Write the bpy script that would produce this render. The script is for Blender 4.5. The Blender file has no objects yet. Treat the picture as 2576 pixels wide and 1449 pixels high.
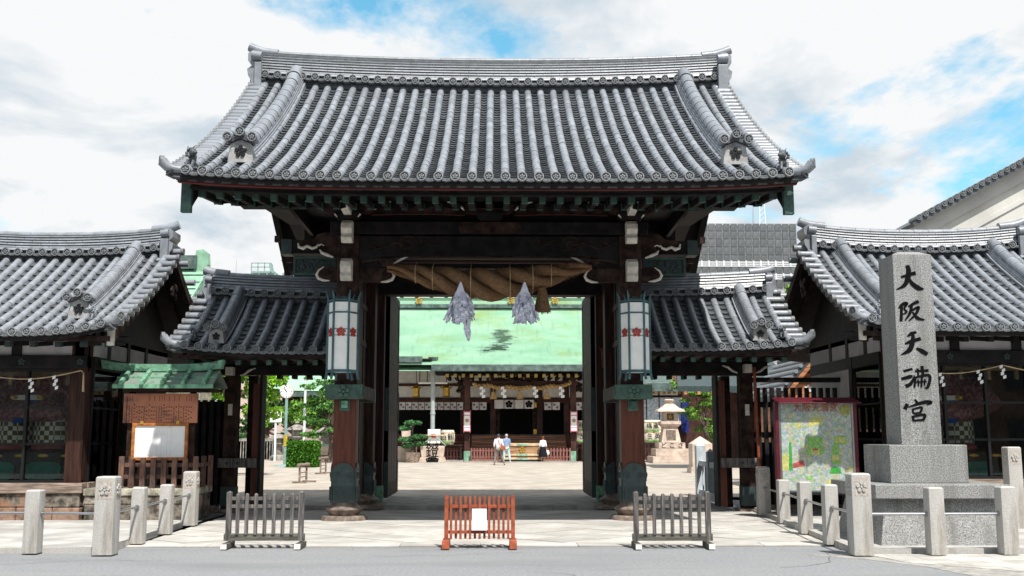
import bpy, bmesh, math, random
from mathutils import Vector, Matrix, noise
random.seed(11)
S = bpy.context.scene
COL = S.collection
R = math.radians
# ------------------------------------------------------------ camera
FPX, EYE, CAMX, HOR, VPX = 2620.0, 1.6, 0.12, 1095.0, 1246.0     # pixel units of a 2576 px wide picture
TH = math.atan((HOR - 724.5) / FPX)
PS = math.atan((1288 - VPX) * math.cos(TH) / FPX)
cam = bpy.data.cameras.new('camera')
cam.sensor_width = 36.0
cam.lens = FPX / 2576 * 36.0
cam.clip_start = 0.1
cam.clip_end = 5000
cob = bpy.data.objects.new('camera', cam)
COL.objects.link(cob)
cob.location = (CAMX, 0, EYE)
cob.rotation_euler = (math.pi / 2 + TH, 0, -PS)
S.camera = cob
S.render.resolution_x, S.render.resolution_y = 1024, 576
# ------------------------------------------------------------ light
SUN_EL, SUN_AZ = R(58), R(22)          # azimuth: degrees to the right of straight behind the camera
world = bpy.data.worlds.new('World')
S.world = world
world.use_nodes = True
wn, wl = world.node_tree.nodes, world.node_tree.links
wn.clear()
def W_(t, **k):
    n = wn.new(t)
    for a, b in k.items(): setattr(n, a, b)
    return n
sky = W_('ShaderNodeTexSky', sky_type='NISHITA', sun_disc=False, sun_elevation=SUN_EL, sun_rotation=math.pi - SUN_AZ, altitude=10, air_density=1.2, dust_density=0.6, ozone_density=2.2)
tc = W_('ShaderNodeTexCoord')
sep = W_('ShaderNodeSeparateXYZ'); wl.new(tc.outputs['Generated'], sep.inputs[0])
zz = W_('ShaderNodeMath', operation='MAXIMUM'); wl.new(sep.outputs[2], zz.inputs[0]); zz.inputs[1].default_value = 0.0
za = W_('ShaderNodeMath', operation='ADD'); wl.new(zz.outputs[0], za.inputs[0]); za.inputs[1].default_value = 0.22
dx = W_('ShaderNodeMath', operation='DIVIDE'); wl.new(sep.outputs[0], dx.inputs[0]); wl.new(za.outputs[0], dx.inputs[1])
dy = W_('ShaderNodeMath', operation='DIVIDE'); wl.new(sep.outputs[1], dy.inputs[0]); wl.new(za.outputs[0], dy.inputs[1])
cmb = W_('ShaderNodeCombineXYZ'); wl.new(dx.outputs[0], cmb.inputs[0]); wl.new(dy.outputs[0], cmb.inputs[1])
cmb.inputs[2].default_value = 3.7
def wnoise(scale, det, rough, off, dist=0.0):
    mp = W_('ShaderNodeMapping'); wl.new(cmb.outputs[0], mp.inputs[0]); mp.inputs['Location'].default_value = off
    n = W_('ShaderNodeTexNoise'); wl.new(mp.outputs[0], n.inputs['Vector'])
    n.inputs['Scale'].default_value = scale; n.inputs['Detail'].default_value = det; n.inputs['Roughness'].default_value = rough
    n.inputs['Distortion'].default_value = dist
    return n.outputs[0]
def wramp(src, stops):
    r = W_('ShaderNodeValToRGB'); wl.new(src, r.inputs[0])
    e = r.color_ramp.elements
    while len(e) < len(stops): e.new(0.5)
    for q, (p, c) in zip(e, stops):
        q.position = p; q.color = (c[0], c[1], c[2], 1)
    return r.outputs[0]
CLOUD_OFF = (10.76, 5.66, 0.0)
cover = wramp(wnoise(1.5, 9, 0.60, CLOUD_OFF, 0.2), [(0.375, (0, 0, 0)), (0.455, (1, 1, 1))])
shade = wramp(wnoise(2.6, 9, 0.58, (5.3, 2.2, 1.0), 0.3), [(0.35, (4.5, 5.15, 5.7)), (0.50, (6.9, 7.0, 7.05))])
wmix = W_('ShaderNodeMix', data_type='RGBA'); wl.new(cover, wmix.inputs[0])
hsn = W_('ShaderNodeHueSaturation'); wl.new(sky.outputs[0], hsn.inputs['Color']); hsn.inputs['Hue'].default_value = 0.47; hsn.inputs['Saturation'].default_value = 1.25; hsn.inputs['Value'].default_value = 1.5
wl.new(hsn.outputs[0], wmix.inputs[6]); wl.new(shade, wmix.inputs[7])
bg = W_('ShaderNodeBackground'); wl.new(wmix.outputs[2], bg.inputs[0]); bg.inputs[1].default_value = 0.10
wo = W_('ShaderNodeOutputWorld'); wl.new(bg.outputs[0], wo.inputs[0])
sl = bpy.data.lights.new('sun', 'SUN')
sl.energy = 5.0; sl.angle = R(0.6); sl.color = (1.0, 0.955, 0.89)
so = bpy.data.objects.new('sun', sl); COL.objects.link(so)
sdir = Vector((math.sin(SUN_AZ) * math.cos(SUN_EL), -math.cos(SUN_AZ) * math.cos(SUN_EL), math.sin(SUN_EL)))
so.rotation_euler = sdir.to_track_quat('Z', 'Y').to_euler()
so.location = sdir * 60
S.view_settings.view_transform = 'Standard'
S.view_settings.look = 'None'
S.view_settings.exposure = 0.45
S.view_settings.gamma = 1.0
S.view_settings.use_curve_mapping = False
S.render.engine = 'CYCLES'
# ------------------------------------------------------------ helpers
_c, _s, _cp, _sp = math.cos(TH), math.sin(TH), math.cos(PS), math.sin(PS)
def ray(u, v):
    x = (u - 1288) / FPX; y = -(v - 724.5) / FPX
    Y = _c - y * _s; Z = _s + y * _c
    return x * _cp + Y * _sp, -x * _sp + Y * _cp, Z
def P(u, v, Y):                    # picture point -> place on the vertical plane at distance Y
    r = ray(u, v); k = Y / r[1]
    return Vector((CAMX + r[0] * k, Y, EYE + r[2] * k))
def G(u, v, z=0.0):                # picture point -> place on the ground
    r = ray(u, v); k = (z - EYE) / r[2]
    return Vector((CAMX + r[0] * k, r[1] * k, z))
def px(u, v, Y): return P(u, v, Y).x
def pz(u, v, Y): return P(u, v, Y).z

WL = {}                            # object name -> world offset of its local frame
class MB:
    def __init__(s): s.v = []; s.f = []
    def add(s, vs, fs):
        o = len(s.v); s.v += [tuple(p) for p in vs]; s.f += [tuple(i + o for i in q) for q in fs]; return s
    def box(s, x0, x1, y0, y1, z0, z1):
        return s.hexa([(x0, y0, z0), (x1, y0, z0), (x1, y1, z0), (x0, y1, z0), (x0, y0, z1), (x1, y0, z1), (x1, y1, z1), (x0, y1, z1)])
    def hexa(s, p):
        return s.add(p, [(3, 2, 1, 0), (4, 5, 6, 7), (0, 1, 5, 4), (1, 2, 6, 5), (2, 3, 7, 6), (3, 0, 4, 7)])
    def prism(s, poly, ax, a, b):
        n = len(poly)
        if ax == 'y': lo = [(p[0], a, p[1]) for p in poly]; hi = [(p[0], b, p[1]) for p in poly]
        elif ax == 'x': lo = [(a, p[0], p[1]) for p in poly]; hi = [(b, p[0], p[1]) for p in poly]
        else: lo = [(p[0], p[1], a) for p in poly]; hi = [(p[0], p[1], b) for p in poly]
        return s.add(lo + hi, [tuple(range(n)), tuple(range(2 * n - 1, n - 1, -1))] + [(i, n + i, n + (i + 1) % n, (i + 1) % n) for i in range(n)])
    def tube(s, pts, r, n=8, caps=True, flat=1.0):
        pts = [Vector(p) for p in pts]; m = len(pts)
        rr = r if isinstance(r, (list, tuple)) else [r] * m
        vs = []; up = None
        for i, p in enumerate(pts):
            d = (pts[min(i + 1, m - 1)] - pts[max(i - 1, 0)]).normalized()
            if up is None: up = Vector((0, 0, 1)) if abs(d.z) < .9 else Vector((0, 1, 0))
            a = d.cross(up).normalized(); b = a.cross(d).normalized(); up = b
            for k in range(n):
                t = 2 * math.pi * k / n
                vs.append(p + a * math.cos(t) * rr[i] + b * math.sin(t) * rr[i] * flat)
        fs = [(i * n + k, i * n + (k + 1) % n, (i + 1) * n + (k + 1) % n, (i + 1) * n + k) for i in range(m - 1) for k in range(n)]
        if caps: fs += [tuple(range(n - 1, -1, -1)), tuple(range((m - 1) * n, m * n))]
        return s.add(vs, fs)
    def lathe(s, prof, c=(0, 0, 0), n=20, rot=0.0, sq=None):
        vs = []
        for r, z in prof:
            for k in range(n):
                t = 2 * math.pi * k / n + rot
                q = r
                vs.append((c[0] + q * math.cos(t), c[1] + q * math.sin(t), c[2] + z))
        m = len(prof)
        fs = [(i * n + k, i * n + (k + 1) % n, (i + 1) * n + (k + 1) % n, (i + 1) * n + k) for i in range(m - 1) for k in range(n)]
        fs += [tuple(range(n - 1, -1, -1)), tuple(range((m - 1) * n, m * n))]
        return s.add(vs, fs)
    def cyl(s, c, axis, r, h, n=12):            # centred at c, along axis x/y/z
        d = {'x': Vector((1, 0, 0)), 'y': Vector((0, 1, 0)), 'z': Vector((0, 0, 1))}[axis] * h / 2
        c = Vector(c); return s.tube([c - d, c + d], r, n)
    def ell(s, c, rx, ry, rz, nu=10, nv=7):
        vs = [(c[0], c[1], c[2] - rz)]
        for j in range(1, nv):
            ph = -math.pi / 2 + math.pi * j / nv
            for k in range(nu):
                t = 2 * math.pi * k / nu
                vs.append((c[0] + rx * math.cos(ph) * math.cos(t), c[1] + ry * math.cos(ph) * math.sin(t), c[2] + rz * math.sin(ph)))
        vs.append((c[0], c[1], c[2] + rz)); L = len(vs) - 1
        fs = [(0, 1 + (k + 1) % nu, 1 + k) for k in range(nu)]
        for j in range(nv - 2):
            a = 1 + j * nu
            fs += [(a + k, a + (k + 1) % nu, a + nu + (k + 1) % nu, a + nu + k) for k in range(nu)]
        a = 1 + (nv - 2) * nu
        fs += [(a + k, a + (k + 1) % nu, L) for k in range(nu)]
        return s.add(vs, fs)
    def rsq(s, prof, c, k=5, e=0.25):            # square-ish column: list of (half, z), corner rounding e of half
        vs = []; n = 4 * (k + 1)
        for hw, z in prof:
            rr = hw * e
            for q in range(4):
                for i in range(k + 1):
                    t = math.pi / 2 * (q + i / k)
                    ox = (hw - rr) * (1 if q in (0, 3) else -1); oy = (hw - rr) * (1 if q in (0, 1) else -1)
                    vs.append((c[0] + ox + rr * math.cos(t), c[1] + oy + rr * math.sin(t), c[2] + z))
        m = len(prof)
        fs = [(i * n + j, i * n + (j + 1) % n, (i + 1) * n + (j + 1) % n, (i + 1) * n + j) for i in range(m - 1) for j in range(n)]
        fs += [tuple(range(n - 1, -1, -1)), tuple(range((m - 1) * n, m * n))]
        return s.add(vs, fs)
    def grid(s, fn, nu, nv):
        vs = [fn(i / nu, j / nv) for j in range(nv + 1) for i in range(nu + 1)]
        fs = [(j * (nu + 1) + i, j * (nu + 1) + i + 1, (j + 1) * (nu + 1) + i + 1, (j + 1) * (nu + 1) + i) for j in range(nv) for i in range(nu)]
        return s.add(vs, fs)
    def put(s, other, M):                         # add a transformed copy of another MB
        return s.add([M @ Vector(p) for p in other.v], other.f)
    def mesh(s, name, mat, off=Vector((0, 0, 0)), smooth=False):
        me = bpy.data.meshes.new(name)
        me.from_pydata([(p[0] - off[0], p[1] - off[1], p[2] - off[2]) for p in s.v], [], s.f)
        if smooth:
            me.polygons.foreach_set('use_smooth', [True] * len(me.polygons))
            me.set_sharp_from_angle(angle=R(38))
        me.materials.append(M[mat] if isinstance(mat, str) else mat)
        me.update()
        return me
    def build(s, name, mat, parent=None, smooth=False, bev=0.0, fix=True):
        off = WL.get(parent.name, Vector((0, 0, 0))) if parent else Vector((0, 0, 0))
        me = s.mesh(name, mat, off, smooth)
        if fix:
            b = bmesh.new(); b.from_mesh(me); bmesh.ops.recalc_face_normals(b, faces=b.faces); b.to_mesh(me); b.free()
        return place(me, name, parent, None, None, bev)
def place(me, name, parent=None, loc=None, rot=None, bev=0.0, scale=None):
    o = bpy.data.objects.new(name, me); COL.objects.link(o)
    if parent:
        o.parent = parent
        off = WL.get(parent.name, Vector((0, 0, 0)))
        WL[o.name] = off
        if loc is not None: o.location = Vector(loc) - off
    elif loc is not None: o.location = loc
    if rot is not None: o.rotation_euler = rot
    if scale is not None: o.scale = scale
    if bev:
        m = o.modifiers.new('bevel', 'BEVEL'); m.width = bev; m.segments = 2; m.limit_method = 'ANGLE'; m.angle_limit = R(40)
    return o
def tag(o, label=None, cat=None, group=None, kind=None):
    if label: o['label'] = label
    if cat: o['category'] = cat
    if group: o['group'] = group
    if kind: o['kind'] = kind
    return o
def thing(name, label, cat, loc=(0, 0, 0), group=None, local=False, rz=0.0):
    o = bpy.data.objects.new(name, None); COL.objects.link(o)
    o.empty_display_size = 0.2
    o.location = loc; o.rotation_euler = (0, 0, rz)
    WL[o.name] = Vector((0, 0, 0)) if local else Vector(loc)
    return tag(o, label, cat, group)
def copy_tree(o, loc=None, label=None, parent=None, rz=None):
    c = o.copy(); COL.objects.link(c)
    if parent: c.parent = parent
    if loc is not None: c.location = loc
    if rz is not None: c.rotation_euler = (0, 0, rz)
    if label: c['label'] = label
    for ch in list(o.children): copy_tree(ch, parent=c)
    return c
def text_mesh(txt, size):
    cu = bpy.data.curves.new('txt', 'FONT'); cu.body = txt; cu.size = size; cu.extrude = size * 0.012
    cu.align_x = 'CENTER'; cu.align_y = 'CENTER'; cu.resolution_u = 3
    ob = bpy.data.objects.new('txt', cu); COL.objects.link(ob)
    dg = bpy.context.evaluated_depsgraph_get()
    me = bpy.data.meshes.new_from_object(ob.evaluated_get(dg))
    bpy.data.objects.remove(ob); bpy.data.curves.remove(cu)
    return me
def text_on(name, txt, size, loc, mat, parent, yaw=0.0, sx=1.0):    # upright lettering that faces -Y
    me = text_mesh(txt, size); me.materials.clear(); me.materials.append(M[mat])
    return place(me, name, parent, loc, (math.pi / 2, 0, yaw), scale=(sx, 1, 1))
# ------------------------------------------------------------ materials
M = {}
def mat(name, col, rough=0.7, spec=0.4, metal=0.0, var=0.12, nscale=6.0, bump=0.0, bscale=30.0, stretch=(1, 1, 1), col2=None, lo=0.4, hi=0.65, island=0.0, sub=None, coat=0.0, det=5.0, spots=None, streak=None):
    m = bpy.data.materials.new(name); m.use_nodes = True
    n, l = m.node_tree.nodes, m.node_tree.links
    b = n['Principled BSDF']
    def N(t, **k):
        q = n.new(t)
        for a, c in k.items(): setattr(q, a, c)
        return q
    tcx = N('ShaderNodeTexCoord')
    mp = N('ShaderNodeMapping'); l.new(tcx.outputs['Object'], mp.inputs[0]); mp.inputs['Scale'].default_value = stretch
    ns = N('ShaderNodeTexNoise'); l.new(mp.outputs[0], ns.inputs['Vector']); ns.inputs['Scale'].default_value = nscale; ns.inputs['Detail'].default_value = det; ns.inputs['Roughness'].default_value = 0.62
    rp = N('ShaderNodeValToRGB'); l.new(ns.outputs[0], rp.inputs[0])
    c2 = col2 if col2 else tuple(min(1, c * (1 + var * 2)) for c in col)
    c1 = col if col2 else tuple(c * (1 - var * 2) for c in col)
    e = rp.color_ramp.elements
    e[0].position = lo; e[0].color = (*c1, 1); e[1].position = hi; e[1].color = (*c2, 1)
    out = rp.outputs[0]
    if spots:                      # (colour, noise scale, threshold low, high)
        n2 = N('ShaderNodeTexNoise'); l.new(mp.outputs[0], n2.inputs['Vector']); n2.inputs['Scale'].default_value = spots[1]; n2.inputs['Detail'].default_value = 6; n2.inputs['Roughness'].default_value = 0.7
        r2 = N('ShaderNodeMapRange'); l.new(n2.outputs[0], r2.inputs[0]); r2.inputs[1].default_value = spots[2]; r2.inputs[2].default_value = spots[3]
        mx = N('ShaderNodeMix', data_type='RGBA'); l.new(r2.outputs[0], mx.inputs[0]); l.new(out, mx.inputs[6]); mx.inputs[7].default_value = (*spots[0], 1)
        out = mx.outputs[2]
    if streak:                     # (colour, mapping scale, low, high)
        m3 = N('ShaderNodeMapping'); l.new(tcx.outputs['Object'], m3.inputs[0]); m3.inputs['Scale'].default_value = streak[1]
        n3 = N('ShaderNodeTexNoise'); l.new(m3.outputs[0], n3.inputs['Vector']); n3.inputs['Scale'].default_value = 1.0; n3.inputs['Detail'].default_value = 5; n3.inputs['Roughness'].default_value = 0.6
        r3 = N('ShaderNodeMapRange'); l.new(n3.outputs[0], r3.inputs[0]); r3.inputs[1].default_value = streak[2]; r3.inputs[2].default_value = streak[3]
        x3 = N('ShaderNodeMix', data_type='RGBA'); l.new(r3.outputs[0], x3.inputs[0]); l.new(out, x3.inputs[6]); x3.inputs[7].default_value = (*streak[0], 1)
        out = x3.outputs[2]
    if island:
        oi = N('ShaderNodeObjectInfo'); ge = N('ShaderNodeNewGeometry')
        ad = N('ShaderNodeMath', operation='ADD'); l.new(oi.outputs['Random'], ad.inputs[0]); l.new(ge.outputs['Random Per Island'], ad.inputs[1])
        fr = N('ShaderNodeMath', operation='FRACT'); l.new(ad.outputs[0], fr.inputs[0])
        mr = N('ShaderNodeMapRange'); l.new(fr.outputs[0], mr.inputs[0]); mr.inputs[3].default_value = 1 - island; mr.inputs[4].default_value = 1 + island
        hs = N('ShaderNodeHueSaturation'); l.new(out, hs.inputs['Color']); l.new(mr.outputs[0], hs.inputs['Value'])
        out = hs.outputs[0]
    l.new(out, b.inputs['Base Color'])
    b.inputs['Roughness'].default_value = rough; b.inputs['Specular IOR Level'].default_value = spec; b.inputs['Metallic'].default_value = metal
    if coat: b.inputs['Coat Weight'].default_value = coat; b.inputs['Coat Roughness'].default_value = 0.25
    if bump:
        bn = N('ShaderNodeTexNoise'); l.new(mp.outputs[0], bn.inputs['Vector']); bn.inputs['Scale'].default_value = bscale; bn.inputs['Detail'].default_value = 4
        bp = N('ShaderNodeBump'); bp.inputs['Strength'].default_value = bump; bp.inputs['Distance'].default_value = 0.02
        l.new(bn.outputs[0], bp.inputs['Height']); l.new(bp.outputs[0], b.inputs['Normal'])
    M[name] = m
    return m
mat('plaster_oni', (0.34, 0.335, 0.325), 0.85, 0.2, var=0.1, nscale=6)
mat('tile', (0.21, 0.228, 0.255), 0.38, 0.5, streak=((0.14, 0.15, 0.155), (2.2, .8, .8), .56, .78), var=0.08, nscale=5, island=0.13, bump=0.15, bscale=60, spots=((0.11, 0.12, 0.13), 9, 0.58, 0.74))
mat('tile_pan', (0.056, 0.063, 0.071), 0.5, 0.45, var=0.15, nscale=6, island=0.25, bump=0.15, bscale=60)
mat('tile_dark', (0.075, 0.085, 0.095), 0.55, 0.4, var=0.15, island=0.15)
mat('tile_disc', (0.17, 0.18, 0.19), 0.55, 0.4, var=0.15, nscale=20, island=0.15)
mat('plaster', (0.72, 0.70, 0.66), 0.85, 0.2, var=0.05, nscale=3, spots=((0.5, 0.47, 0.43), 5, 0.6, 0.8))
mat('wood_black', (0.012, 0.010, 0.0105), 0.65, 0.2, var=0.25, nscale=4, stretch=(1, 1, 1), bump=0.2, bscale=25)
mat('wood_dark2', (0.032, 0.013, 0.009), 0.6, 0.2, nscale=3.0, stretch=(5, 5, 0.45), var=.3)
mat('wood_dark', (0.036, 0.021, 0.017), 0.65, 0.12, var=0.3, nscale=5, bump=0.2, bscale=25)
mat('wood_red', (0.06, 0.019, 0.011), 0.55, 0.3, nscale=3.0, stretch=(5, 5, 0.45), bump=0.25, bscale=8, col2=(0.14, 0.042, 0.022), lo=0.3, hi=0.75, spots=((0.03, 0.011, 0.008), 2.0, 0.5, 0.72))
mat('fascia', (0.12, 0.022, 0.018), 0.55, 0.35, nscale=1.2, stretch=(0.5, 3, 6), col2=(0.035, 0.015, 0.013), lo=0.42, hi=0.6)
mat('copper', (0.028, 0.06, 0.053), 0.6, 0.4, nscale=5, col2=(0.07, 0.14, 0.11), lo=0.35, hi=0.75, bump=0.2, bscale=40, spots=((0.02, 0.04, 0.035), 8, 0.55, 0.7))
mat('copper_bright', (0.10, 0.24, 0.16), 0.6, 0.35, nscale=7, col2=(0.20, 0.42, 0.27), lo=0.35, hi=0.7, spots=((0.03, 0.08, 0.06), 6, 0.52, 0.66), bump=0.2)
mat('copper_dark', (0.018, 0.032, 0.034), 0.5, 0.5, nscale=7, col2=(0.036, 0.066, 0.065), lo=0.35, hi=0.75, bump=0.3, bscale=50)
mat('teal_paint', (0.055, 0.125, 0.145), 0.5, 0.4, var=0.12)
mat('white_paint', (0.62, 0.585, 0.52), 0.75, 0.25, var=0.08, nscale=8)
mat('pane', (0.84, 0.86, 0.84), 0.45, 0.4, var=0.02)
mat('red_crest', (0.42, 0.045, 0.035), 0.5, 0.4, var=0.08)
mat('base_stone', (0.20, 0.155, 0.125), 0.65, 0.35, nscale=9, var=0.2, bump=0.15, spots=((0.10, 0.085, 0.075), 5, 0.5, 0.7))
mat('gold', (0.62, 0.38, 0.08), 0.35, 0.5, metal=0.7, var=0.1)
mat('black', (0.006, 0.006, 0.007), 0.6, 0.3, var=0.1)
mat('granite', (0.355, 0.345, 0.325), 0.75, 0.3, streak=((0.20, 0.18, 0.155), (5, 5, .9), .50, .74), nscale=60, col2=(0.44, 0.43, 0.41), lo=0.42, hi=0.58, bump=0.2, bscale=120, det=2, spots=((0.30, 0.27, 0.24), 1.6, 0.56, 0.75))
mat('granite_grey', (0.105, 0.11, 0.112), 0.6, 0.4, streak=((0.12, 0.12, 0.112), (4, 4, .35), .48, .76), nscale=60, col2=(0.36, 0.36, 0.35), lo=0.38, hi=0.60, det=2.5, spots=((0.05, 0.055, 0.06), 130, 0.56, 0.62))
mat('steel', (0.42, 0.42, 0.44), 0.3, 0.5, metal=0.9, var=0.03)
mat('wood_grey', (0.13, 0.12, 0.115), 0.8, 0.2, nscale=4, stretch=(8, 8, 0.7), var=0.25, bump=0.35, bscale=9, island=0.15)
mat('wood_grey_low', (0.11, 0.105, 0.09), 0.85, 0.2, nscale=4, stretch=(0.7, 8, 8), var=0.25, bump=0.35, bscale=9, spots=((0.06, 0.07, 0.045), 2.5, 0.55, 0.75))
mat('wood_rail', (0.14, 0.075, 0.055), 0.75, 0.25, nscale=4, stretch=(3, 3, 1.0), var=0.3, bump=0.3, bscale=9, island=0.35, col2=(0.05, 0.035, 0.03))
mat('paint_brown', (0.30, 0.075, 0.035), 0.55, 0.3, var=0.12, nscale=9, spots=((0.38, 0.2, 0.14), 14, 0.62, 0.75))
mat('paper', (0.80, 0.80, 0.80), 0.7, 0.2, var=0.02)
mat('orange_frame', (0.36, 0.125, 0.03), 0.45, 0.4, nscale=6, var=0.15, stretch=(2, 2, 2))
mat('copper_plate', (0.46, 0.18, 0.10), 0.5, 0.4, nscale=2.5, col2=(0.34, 0.14, 0.09), metal=0.2, spots=((0.10, 0.06, 0.05), 2.5, 0.55, 0.72))
mat('rubble', (0.16, 0.14, 0.115), 0.9, 0.2, nscale=5, var=0.35, island=0.25, bump=0.6, bscale=18, spots=((0.30, 0.15, 0.09), 2.6, 0.55, 0.68))
mat('red_sign', (0.085, 0.008, 0.016), 0.4, 0.4, var=0.08)
mat('gravel_dark', (0.10, 0.10, 0.10), 0.9, 0.2)
mat('plaster_grey', (0.46, 0.45, 0.46), 0.9, 0.15, var=0.06, nscale=2)
mat('ink', (0.004, 0.004, 0.005), 0.8, 0.08, var=0.1)
mat('joint', (0.13, 0.12, 0.11), 0.95, 0.1)
mat('paving_stone', (0.435, 0.42, 0.39), 0.8, 0.25, nscale=1.5, var=0.07, island=0.12, bump=0.15, bscale=50, spots=((0.34, 0.30, 0.26), 1.3, 0.52, 0.72), streak=((0.30, 0.29, 0.27), (.6, .6, .6), .56, .76))
mat('floor_stone', (0.30, 0.29, 0.27), 0.75, 0.3, nscale=3, var=0.12, island=0.12, bump=0.1)
mat('rust_paint', (0.20, 0.045, 0.022), 0.6, 0.3, var=0.1)
mat('straw', (0.085, 0.045, 0.023), 0.9, 0.1, nscale=9, col2=(0.31, 0.19, 0.105), lo=0.3, hi=0.72, stretch=(1.2, 9, 9), bump=0.6, bscale=14)
mat('cord', (0.45, 0.33, 0.20), 0.8, 0.2)
mat('paper_white', (0.80, 0.825, 0.95), 0.7, 0.2, var=0.04)
mat('asphalt', (0.24, 0.248, 0.258), 0.9, 0.2, streak=((0.18, 0.186, 0.195), (.2, .7, 1), .50, .74), nscale=45, var=0.10, bump=0.5, bscale=160, det=8, stretch=(.5, 1, 1), spots=((0.27, 0.268, 0.26), 0.9, 0.5, 0.85))
mat('gravel', (0.375, 0.335, 0.29), 0.95, 0.1, nscale=1.0, var=0.08, bump=0.4, bscale=80, det=8)
mat('concrete', (0.40, 0.39, 0.37), 0.85, 0.2, nscale=1.2, var=0.12, bump=0.15, bscale=60, det=8, spots=((0.25, 0.24, 0.22), 0.8, 0.58, 0.75))
mat('checker', (0.6, 0.6, 0.55), 0.5, 0.3)
mat('glass', (0.02, 0.02, 0.02), 0.03, 0.5)
mat('tan_block', (0.34, 0.22, 0.16), 0.9, 0.15, nscale=4, var=0.2, island=0.25, bump=0.5, bscale=20, spots=((0.15, 0.12, 0.09), 4, 0.55, 0.7))
mat('wood_sill', (0.24, 0.185, 0.15), 0.85, 0.2, nscale=3, stretch=(0.6, 5, 8), var=0.25)
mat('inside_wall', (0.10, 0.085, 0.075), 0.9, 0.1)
mat('tan_wood', (0.30, 0.22, 0.13), 0.7, 0.2)
mat('lacquer', (0.008, 0.008, 0.008), 0.2, 0.5)
mat('teal_panel', (0.02, 0.22, 0.16), 0.4, 0.4)
mat('sash', (0.02, 0.08, 0.30), 0.7, 0.2)
mat('cuff', (0.30, 0.08, 0.09), 0.7, 0.2)
mat('robe', (0.16, 0.055, 0.07), 0.75, 0.2, nscale=14, col2=(0.32, 0.17, 0.18), lo=.48, hi=.56)
mat('joint2', (0.30, 0.29, 0.27), 0.95, 0.1)
mat('map_base', (0.52, 0.56, 0.50), 0.45, 0.4, nscale=7, var=.05)
mat('granite_pale', (0.40, 0.36, 0.32), 0.85, 0.2, nscale=50, var=0.15, det=3)
mat('moss_stone', (0.36, 0.34, 0.27), 0.9, 0.15, nscale=6, var=0.25, bump=0.5, bscale=20, spots=((0.13, 0.13, 0.09), 12, 0.5, 0.62))
mat('line_grey', (0.42, 0.42, 0.43), 0.8, 0.1)
mat('copper_pale', (0.16, 0.19, 0.17), 0.65, 0.35, nscale=2.2, col2=(0.16, 0.26, 0.19), lo=.4, hi=.6, spots=((0.05, 0.11, 0.08), 3, .54, .66))
mat('asphalt_patch', (0.15, 0.152, 0.157), 0.92, 0.2, nscale=40, var=0.15, bump=0.4, bscale=150)
mat('mint', (0.24, 0.43, 0.30), 0.65, 0.25, nscale=0.5, col2=(0.33, 0.50, 0.38), lo=.35, hi=.65, spots=((0.27, 0.36, 0.13), 0.22, .52, .72), bump=.3, bscale=3, stretch=(.8, .8, 2), streak=((0.17, 0.30, 0.22), (4.5, .5, .5), .56, .85))
mat('mint_dark', (0.085, 0.125, 0.115), 0.6, 0.3, nscale=3, var=.2)
mat('patina_stain', (0.25, 0.38, 0.30), 0.6, 0.3, nscale=2.5, col2=(0.19, 0.26, 0.235), lo=.45, hi=.55, stretch=(.4, .4, 6))
mat('hall_wood', (0.055, 0.022, 0.016), 0.6, 0.3, var=.25, nscale=2)
mat('hall_red', (0.15, 0.045, 0.026), 0.6, 0.3, var=.2, nscale=2, stretch=(.5, 3, 3))
mat('step_wood', (0.36, 0.15, 0.07), 0.6, 0.3, nscale=2, var=.25, stretch=(.4, 3, 6))
mat('box_wood', (0.36, 0.21, 0.11), 0.6, 0.3, nscale=2, var=.25, stretch=(.4, 3, 8))
mat('pale_wood', (0.55, 0.42, 0.27), 0.6, 0.3, var=.1)
mat('picket_red', (0.24, 0.10, 0.085), 0.7, 0.25, var=.12)
mat('cloth_white', (0.86, 0.85, 0.84), 0.85, 0.1, var=.03)
mat('cloth_maroon', (0.16, 0.02, 0.03), 0.85, 0.1)
mat('pink', (0.50, 0.13, 0.17), 0.7, 0.2)
mat('rope_gold', (0.42, 0.27, 0.11), 0.85, 0.1, var=.2, nscale=12)
mat('pink_stone', (0.52, 0.42, 0.35), 0.85, 0.2, var=.10, nscale=2.5, spots=((0.36, 0.30, 0.26), 2, .55, .75))
mat('grey_metal', (0.34, 0.38, 0.38), 0.5, 0.4, var=.05)
mat('straw_white', (0.66, 0.62, 0.50), 0.8, 0.15, var=.06, nscale=20)
mat('barrel_green', (0.12, 0.30, 0.07), 0.7, 0.2)
mat('blue_cloth', (0.015, 0.025, 0.15), 0.8, 0.2)
mat('paper_blue', (0.60, 0.68, 0.78), 0.8, 0.2)
mat('copper_pale2', (0.22, 0.42, 0.30), 0.6, 0.3, var=.15, nscale=3)
mat('gold_dull', (0.36, 0.24, 0.05), 0.5, 0.4)
mat('pine', (0.06, 0.17, 0.06), 0.7, 0.2, island=.35, var=.2)
mat('leaf', (0.12, 0.26, 0.03), 0.6, 0.3, island=.4, var=.2, nscale=2)
mat('leaf_dark', (0.05, 0.12, 0.035), 0.6, 0.3, island=.4, var=.2)
mat('bark', (0.10, 0.075, 0.06), 0.9, 0.15, var=.25, nscale=8, bump=.5, bscale=20)
mat('skin', (0.50, 0.30, 0.22), 0.6, 0.3, var=.04)
mat('shirt_white', (0.74, 0.71, 0.78), 0.85, 0.1, var=.04)
mat('shirt_blue', (0.22, 0.32, 0.50), 0.85, 0.1, var=.08)
mat('trouser_grey', (0.20, 0.20, 0.18), 0.85, 0.1, var=.08)
mat('jeans_pale', (0.42, 0.60, 0.66), 0.85, 0.1, var=.08)
mat('skirt_black', (0.012, 0.012, 0.016), 0.85, 0.1)
mat('hair_dark', (0.05, 0.055, 0.06), 0.6, 0.3)
mat('hair_grey', (0.40, 0.39, 0.38), 0.6, 0.3)
mat('hair_auburn', (0.22, 0.06, 0.03), 0.6, 0.3)
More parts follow.
